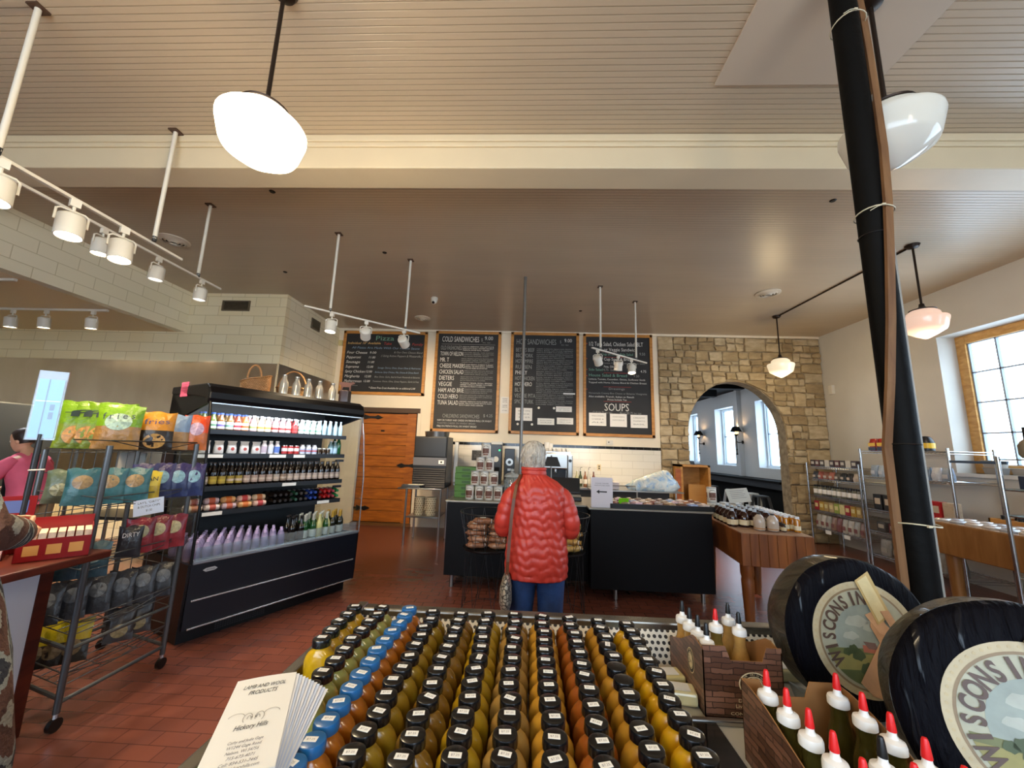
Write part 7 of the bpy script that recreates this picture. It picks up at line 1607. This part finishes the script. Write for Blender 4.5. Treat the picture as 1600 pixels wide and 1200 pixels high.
# ---- wrapped cheese blocks by the riser
for k, (x, y, rz, c_) in enumerate(((.405, 1.20, .1, 'd9c88a'), (.41, 1.13, -.15, 'dccf9c'), (.75, 1.262, .02, 'd9cf9a'))):
    t = thing('cheese_pack', ['pale wrapped cheese block behind the rightmost sauce column', 'pale wrapped cheese block left of the nearer wicker-print carton', 'pale wrapped cheese block behind the far cheese wheel'][k], 'cheese', (x, y, DZ), rz)
    MB().cbox((0, 0, .017), (.075, .055, .03)).build('cheese', mat('cheese_'+c_, c_, .3, coat=.5), t, bevel=.006)
    MB().cbox((0, 0, .0332), (.045, .035, .001)).build('label', M_paper, t)
# ---- cartons with squeeze bottles
t = NT('wicker_print'); sep = t.n('ShaderNodeSeparateXYZ'); t.l(t.coord('Generated'), sep.inputs[0])
br_ = t.n('ShaderNodeTexBrick', offset=.5); t.l(t.mapped((1, 1, 1)), br_.inputs['Vector'])
cbn = t.n('ShaderNodeCombineXYZ'); sp2 = t.n('ShaderNodeSeparateXYZ'); t.l(t.coord(), sp2.inputs[0])
sm = t.n('ShaderNodeMath', operation='ADD'); t.l(sp2.outputs[0], sm.inputs[0]); t.l(sp2.outputs[1], sm.inputs[1]); t.l(sm.outputs[0], cbn.inputs[0]); t.l(sp2.outputs[2], cbn.inputs[1])
nz = t.n('ShaderNodeTexNoise', i_Scale=30.0, i_Detail=3.0); t.l(t.coord(), nz.inputs['Vector'])
mxv = t.n('ShaderNodeMix', data_type='VECTOR'); mxv.inputs[0].default_value = .012; t.l(cbn.outputs[0], mxv.inputs[4]); t.l(nz.outputs[1], mxv.inputs[5]); t.l(mxv.outputs[1], br_.inputs['Vector'])
br_.inputs['Scale'].default_value = 1; br_.inputs['Brick Width'].default_value = .052; br_.inputs['Row Height'].default_value = .0125; br_.inputs['Mortar Size'].default_value = .0018; br_.inputs['Mortar Smooth'].default_value = 1
br_.inputs['Color1'].default_value = (*rgb('7d5846'), 1); br_.inputs['Color2'].default_value = (*rgb('4a3024'), 1); br_.inputs['Mortar'].default_value = (*rgb('1c100c'), 1)
t.l(br_.outputs[0], t.b.inputs['Base Color']); t.b.inputs['Roughness'].default_value = .35; M_wick = t.m
M_card = mat('brown_cardboard', '8a5f33', .7, var=.08)
M_cream2 = mat('print_cream', 'd8c9a4', .5); M_printblk = mat('print_black', '1a110d', .5)
def carton(label, x0, x1, y0, y1, h, flip):
    t = thing('bottle_carton', label, 'carton', ((x0+x1)/2, (y0+y1)/2, DZ)); W, D = (x1-x0)/2, (y1-y0)/2; s = 1 if not flip else -1
    th = .0025
    MB().box(-W, -D, .0005, W, D, .003).build('bottom', M_card, t)
    def face(pts, M, nm, out, emb):
        b = MB(); n = len(pts)
        b.add([(x, 0, z) for x, z in pts], [tuple(range(n))], M_wick, False, M); b.add([(x, th, z) for x, z in pts], [tuple(reversed(range(n)))], M_card, False, M)
        b.add([(x, yy, z) for yy in (0, th) for x, z in pts], [(i, n+i, n+(i+1) % n, (i+1) % n) for i in range(n)], M_card, False, M)
        if emb:
            ex, ez, ra, rb_ = emb
            for (q, mm, dy) in ((1, M_cream2, -.0006), (.92, M_printblk, -.0009), (.66, M_cream2, -.0012), (.60, M_printblk, -.0014), (.56, M_cream2, -.0016)):
                b.add([(ex+ra*q*math.cos(2*PI*i/32), dy, ez+rb_*q*math.sin(2*PI*i/32)) for i in range(32)], [tuple(range(32))], mm, False, M)
            tb = MB(M); tb.text('B', (ex-ra*.45, -.002, ez-rb_*.3), (1, 0, 0), (0, 0, 1), rb_*.65, ra*.32, M_printblk); tb.text("eano's", (ex-ra*.1, -.002, ez-rb_*.12), (1, 0, 0), (0, 0, 1), rb_*.3, ra*.6, M_printblk)
            for k_, ch in enumerate('THE ORIGINAL'):
                a = PI*(.82-.64*k_/11); tb.text(ch, (ex+ra*.74*math.cos(a)-.0015, -.002, ez+rb_*.74*math.sin(a)), (math.sin(a), 0, -math.cos(a)), (math.cos(a), 0, math.sin(a)), rb_*.16, None, M_cream2)
            o_ = len(b.v); 
            for f, mi in zip(tb.f, tb.mi): b.f.append([o_+i for i in f]); b.mi.append(b._m(tb.mats[mi])); b.sm.append(False)
            b.v += tb.v
        return b
    top = h; nt = h*.80
    front = [(-W, 0), (W, 0), (W, top), (W*.62, top), (W*.5, nt), (-W*.30, nt), (-W*.42, top), (-W, top)]
    f = face(front, Matrix.Identity(4) @ T(0, -D, 0), 'front', 1, (W*.25, h*.48, .036, .027) if not flip else None)
    if not flip:
        for s_, z_, wd, h_ in (('Deli Classics', .036, .07, .0075), ('Live, Love, Dip', .024, .085, .0075), ('CONROY FOODS', .008, .11, .0065)): f.text(s_, (W*.20, -D-.0012, z_), (1, 0, 0), (0, 0, 1), h_, wd, M_cream2, 'c')
    f.build('front_wall', None, t)
    face(front if flip else [(-W, 0), (W, 0), (W, h*.5), (-W, h*.5)], T(0, D, 0) @ RZ(PI), 'back', 1, None).build('back_wall', None, t)
    side = [(-D, 0), (D, 0), (D, h*.94), (D*.62, h), (D*.45, h*.98), (-D*.2, h*.72), (-D, h*.50)]
    if flip: side = [(D, 0), (D, h*.62), (D*.2, h*.72), (-D*.5, h*.95), (-D*.8, h), (-D, h)]+[(-D, 0)]; side = side[::-1]
    face(side, T(-W, 0, 0) @ RZ(-PI/2), 'left', 1, (D*.35 if not flip else D*.1, h*(.56 if not flip else .42), .022, .03)).build('side_wall', None, t)
    sd = [(-x, z) for x, z in side][::-1]
    face(sd, T(W, 0, 0) @ RZ(PI/2), 'right', 1, None).build('side_wall', None, t)
    return t
carton('dark wicker-print carton of sauces beside the far cheese wheel', .447, .638, 1.072, 1.300, .158, False)
carton('brown carton of red-tipped bottles in front of the near cheese wheel', .472, .672, .60, .945, .152, True)
def squeeze_proto(col, tipc, capc='e4e4e2'):
    t = thing('squeeze_bottle', 'x', 'bottle')
    m = MB(); m.lathe([(.018, 0), (.0235, .003), (.0245, .012), (.0240, .060), (.0225, .075), (.0165, .095), (.0145, .108), (.0150, .122), (.0165, .126), (.0165, .130), (.012, .131)], 24)
    m.build('body', mat('squeeze_'+col, col, .15, var=.2, vscale=40, coat=.5), t)
    c = MB(); c.lathe([(.0175, .128), (.0185, .129), (.0185, .139), (.0170, .144), (.0085, .148), (.0065, .153), (.0052, .168), (.001, .168)], 24, fn=lambda r, z, a: r*(1+(.012*math.cos(20*a) if z < .14 else 0)))
    c.build('nozzle_cap', mat('translucent_cap', capc, .3), t)
    q = MB(); q.lathe([(.0072, .158), (.0072, .160), (.0048, .182), (.0035, .186), (.001, .187)], 14)
    q.build('tip', mat('tip_'+tipc, tipc, .4), t)
    return t
sq = {}
def squeeze(x, y, col, tipc, label, group):
    if (col, tipc) not in sq: sq[(col, tipc)] = squeeze_proto(col, tipc); o = sq[(col, tipc)]
    else: o = dup(sq[(col, tipc)])
    o.location = (x, y, DZ+.0035); o.rotation_euler = (0, 0, x*40); o['label'] = label; o['group'] = group
G1 = 'squeeze bottles in the far carton'; G2 = 'red-tipped bottles in the near carton'
TAN = 'b08a4e'
for k, (x, y) in enumerate(((.476, 1.272), (.477, 1.222), (.479, 1.172), (.480, 1.122))): squeeze(x, y, TAN if k < 3 else 'cfd4d8', '0c0c0d', 'black-tipped bottle of tan sauce, %s from the back along the far carton\'s left side' % ORD[k], G1)
squeeze(.550, 1.222, '6b5a2c', 'd31a1c', 'only red-tipped bottle in the far carton', G1)
squeeze(.610, 1.272, TAN, '0c0c0d', 'black-tipped bottle at the back right of the far carton', G1); squeeze(.606, 1.205, TAN, '0c0c0d', 'black-tipped bottle of tan sauce in front of the carton notch', G1)
DK = '3a3414'
for k, y in enumerate((.905, .842, .783, .728)): squeeze(.504, y, DK, 'd31a1c', 'red-tipped dark bottle, %s from the back at the near carton\'s left side' % ORD[k], G2)
for k, y in enumerate((.905, .842, .785, .725)): squeeze(.643, y, DK, 'd31a1c', 'red-tipped dark bottle, %s from the back at the near carton\'s right side' % ORD[k], G2)
squeeze(.573, .722, DK, '0c0c0d', 'black-tipped bottle in the middle of the near carton', G2)
for (x, y) in ((.504, .672), (.573, .668), (.643, .668)): squeeze(x, y, DK, 'd31a1c', 'red-tipped dark bottle at the front edge of the near carton', G2)
# ---- cheese wheels
t = NT('black_wax_wrapped'); nz = t.n('ShaderNodeTexNoise', i_Scale=26.0, i_Detail=5.0, i_Distortion=.6); t.l(t.mapped((2.6, .45, 1), (0, 0, -.35)), nz.inputs['Vector'])
t.b.inputs['Base Color'].default_value = (.003, .003, .005, 1); t.b.inputs['Roughness'].default_value = .5; t.b.inputs['Coat Roughness'].default_value = .15; t.b.inputs['Specular IOR Level'].default_value = .04; t.bump(nz.outputs[0], 1.0, .012)
t.l(t.ramp(nz.outputs[0], [(.60, (0, 0, 0)), (.70, (.45, .45, .45))]), t.b.inputs['Coat Weight']); M_wax = t.m
t = NT('wrapped_rim'); nz = t.n('ShaderNodeTexNoise', i_Scale=9.0, i_Detail=7.0, i_Distortion=2.0); t.l(t.mapped((1, 2, 1)), nz.inputs['Vector'])
t.l(t.ramp(nz.outputs[0], [(.3, rgb('191611')), (.62, rgb('3d3628'))]), t.b.inputs['Base Color']); t.b.inputs['Roughness'].default_value = .45; t.b.inputs['Specular IOR Level'].default_value = .3; t.b.inputs['Coat Weight'].default_value = .15; t.bump(nz.outputs[0], 1, .015); M_rim = t.m
def lab(n, c): return mat('label_'+n, c, .55, var=.12, vscale=30)
def cheese(label, c, yaw, tilt, R, rl, th, spin):
    n = Vector((math.sin(yaw)*math.cos(tilt), -math.cos(yaw)*math.cos(tilt), math.sin(tilt)))
    e1 = n.cross(Vector((0, 0, 1))).normalized()*-1; e1 = -e1 if e1.x < 0 else e1
    e2 = n.cross(e1) 
    if e2.z < 0: e2 = -e2
    M = Matrix((e1, e2, n)).transposed().to_4x4(); M.translation = Vector(c)
    t = thing('cheese_round', label, 'cheese', (0, 0, 0), 0, 'black waxed cheese wheels'); t.matrix_world = M
    t.rotation_mode = 'XYZ'
    rr = random.Random(int(R*1000))
    m = MB(); m.lathe([(.001, -th), (R*.86, -th), (R*.96, -th+.008), (R, -th+.025), (R*1.005, -th*.5), (R, -.022)], 72, M_rim, fn=lambda r, z, a: r*(1+.006*math.sin(7*a+z*60)))
    m.lathe([(R, -.022), (R*.975, -.008), (R*.93, -.001), (rl*1.02, 0), (.001, 0)], 72, M_wax, fn=lambda r, z, a: r*(1+.004*math.sin(9*a)))
    m.build('wheel', None, t)
    b = MB()
    def disc(r, z, mm, sx=0, sy=0, n_=64): b.add([(sx+r*math.cos(2*PI*i/n_), sy+r*math.sin(2*PI*i/n_), z) for i in range(n_)], [tuple(range(n_))], mm)
    disc(rl, .0012, lab('cream', 'ab9f82')); disc(rl*.885, .0016, lab('tan', '7d6a50')); disc(rl*.85, .0020, lab('paper', '9b9b88')); disc(rl*.59, .0024, lab('sky', '86908a'))
    # fields, barn, trees clipped to the lower part of the round scene
    def seg(y0, mm, z, r=rl*.80, tiltd=0):
        P_ = []; a0 = math.asin(max(-1, min(1, y0/r)))
        for i in range(33):
            a = a0+( -PI-2*a0)*i/32; P_.append((r*math.cos(a), r*math.sin(a)+(.0), z))
        b.add(P_, [tuple(range(len(P_)))], mm)
    seg(-rl*.16, lab('hill', '62663f'), .0027); seg(-rl*.26, lab('field', '857f4a'), .0030); seg(-rl*.52, lab('grass', '4f5a34'), .0033)
    def blob(x, y, rx, ry, mm, z, n_=14): b.add([(x+rx*(1+.15*math.sin(5*i))*math.cos(2*PI*i/n_), y+ry*(1+.15*math.cos(4*i))*math.sin(2*PI*i/n_), z) for i in range(n_)], [tuple(range(n_))], mm)
    for (x, y, s_) in ((-.30, -.18, .1), (-.22, -.27, .12), (-.42, -.22, .08), (.35, -.2, .1), (-.1, -.5, .13), (.2, -.55, .12)): blob(x*rl, y*rl, s_*rl, s_*rl*.8, lab('tree', '3c4a2c'), .0036)
    b.poly([(-.12*rl, -.22*rl, .0038), (.12*rl, -.24*rl, .0038), (.12*rl, -.12*rl, .0038), (-.12*rl, -.10*rl, .0038)], lab('barn', '9a5b4a')); b.poly([(-.02*rl, -.16*rl, .004), (.16*rl, -.18*rl, .004), (.12*rl, -.06*rl, .004), (-.10*rl, -.04*rl, .004)], lab('roof', '6a5350'))
    for (x, y, s_) in ((-.15, .3, .22), (.2, .22, .25), (-.3, .05, .15)): blob(x*rl, y*rl, s_*rl, s_*rl*.45, lab('cloud', '9da29a'), .0026)
    # WISCONSIN around the top
    word = 'WISCONSIN'
    for i, ch in enumerate(word):
        a = math.radians(204-14.6*i)-spin; r_ = rl*.60
        V, F, W_ = glyphs(ch, .03); k = rl*.225/.69; ks = (.72 if ch != 'I' else 1.0)*k
        ux_, uy_ = Vector((math.sin(a), -math.cos(a), 0)), Vector((math.cos(a), math.sin(a), 0))
        b.add([ux_*((x-W_/2)*ks)+uy_*(r_+y*k)+Vector((0, 0, .0042)) for x, y in V], F, lab('text', '4a3830'))
    for i in range(60):
        a = 2*PI*i/60; b.cyl((rl*.94*math.cos(a), rl*.94*math.sin(a), .0012), (rl*.94*math.cos(a), rl*.94*math.sin(a), .0016), rl*.022, 6, lab('dot', 'ab9c7a'))
    b.build('round_label', None, t)
    # printed arm holding a stick of cheese
    h = MB()
    def pl(pts, mm, z): h.prism([(x*rl, y*rl) for x, y in pts], z-.0008, z, mm)
    pl([(.1, -.98), (.60, -.78), (.50, -.2), (.42, .18), (.30, .42), (.12, .40), (.08, .22), (.20, -.05), (-.28, -.72), (-.1, -.92)], lab('skin', 'b98f6c'), .0052)
    pl([(.02, .42), (.16, .48), (.42, .22), (.40, .05), (.22, .12)], lab('finger', 'c49a78'), .0058)
    pl([(-.06, 1.02), (.22, 1.20), (.50, .42), (.22, .26)], lab('cheese_edge', 'b9a06c'), .0066); pl([(-.02, 1.01), (.17, 1.12), (.44, .44), (.24, .31)], lab('cheese_stick', 'cfc093'), .0074)
    pl([(.30, .5), (.46, .52), (.56, .30), (.44, .22)], lab('skin', 'b98f6c'), .0085)
    h.build('arm_cutout', None, t)
    return t
cheese('black waxed cheese wheel with round label, farther and left', (.839, 1.065, 1.1235), 0, .11, .178, .127, .115, -.05)
cheese('black waxed cheese wheel with round label, nearest at the right edge', (.838, .722, 1.133), -.45, .20, .186, .127, .115, -.12)
# wheel cradles
for k, (x, y) in enumerate(((.845, 1.12), (.87, .79))):
    b = MB(); 
    b.box(x-.12, y-.03, DZ+.0002, x+.12, y+.03, DZ+.004)
    for sx in (-1, 1): b.prism([(sx*.04, 0), (sx*.13, 0), (sx*.15, .05)], -.03, .03, None, T(x, y, DZ+.0003) @ RX(PI/2))
    tag(b.build('wheel_cradle', mat('cradle_tray', '9fb0b8', .3)), ['low grey stand under the farther cheese wheel', 'low grey stand under the nearest cheese wheel'][k], 'stand')
# ---- dark post with batten and ties
pc = thing('wrapped_post', 'dark round floor-to-ceiling post with a brown strip tied on', 'post', (1.50, 1.62, 0))
MB().cyl((0, 0, .0), (0, 0, CZ-.002), .052, 28).build('pipe', mat('black_insulation', '070707', .6, bump=.3, bscale=25, spec=.1), pc)
b = MB(); N = 14; P_ = []
for i in range(N+1):
    z = .3+(3.95-.3)*i/N
    K_ = [(.3, -.070), (1.1, -.070), (1.65, -.066), (1.8, -.058), (2.3, -.02), (3.0, .048), (3.96, .066)]
    dx = next(a[1]+(c[1]-a[1])*(z-a[0])/(c[0]-a[0]) for a, c in zip(K_, K_[1:]) if a[0] <= z <= c[0])
    P_.append((dx, -math.sqrt(max(0, .064**2-min(abs(dx), .064)**2))-.004, z))
for i in range(N): b.bar(P_[i], P_[i+1], .030, .014)
b.build('brown_strip', woodmat('brown_strip', '5a3a22', '7d5a38', (8, 8, 1), .6), pc)
MB().tube([(.052, -.02, .3), (.055, -.02, 1.0), (.052, -.02, 1.8), (.046, -.03, 2.6), (.04, -.04, 3.2)], .005, 6).build('grey_cable', mat('cable_grey', '8b8880', .5), pc)
for k, z in enumerate((1.32, 2.62, 3.62)):
    b = MB(); b.tube([(.066*math.cos(2*PI*i/20), .07*math.sin(2*PI*i/20)-.01, z+.004*math.sin(4*PI*i/20)) for i in range(20)], .0028, 6, closed=True); b.cbox((-.02, -.082, z), (.014, .008, .008))
    if k: b.tube([(-.02, -.085, z), (-.06, -.095, z-.02), (-.085, -.09, z-.035)], .0016, 5)
    b.build('cable_tie', mat('tie_natural', 'c9c2a8', .5), pc)
for z in (.98, 1.62, 2.52): MB().tube([(.054*math.cos(2*PI*i/20), .054*math.sin(2*PI*i/20), z) for i in range(20)], .003, 6, closed=True).build('black_band', M_black, pc)
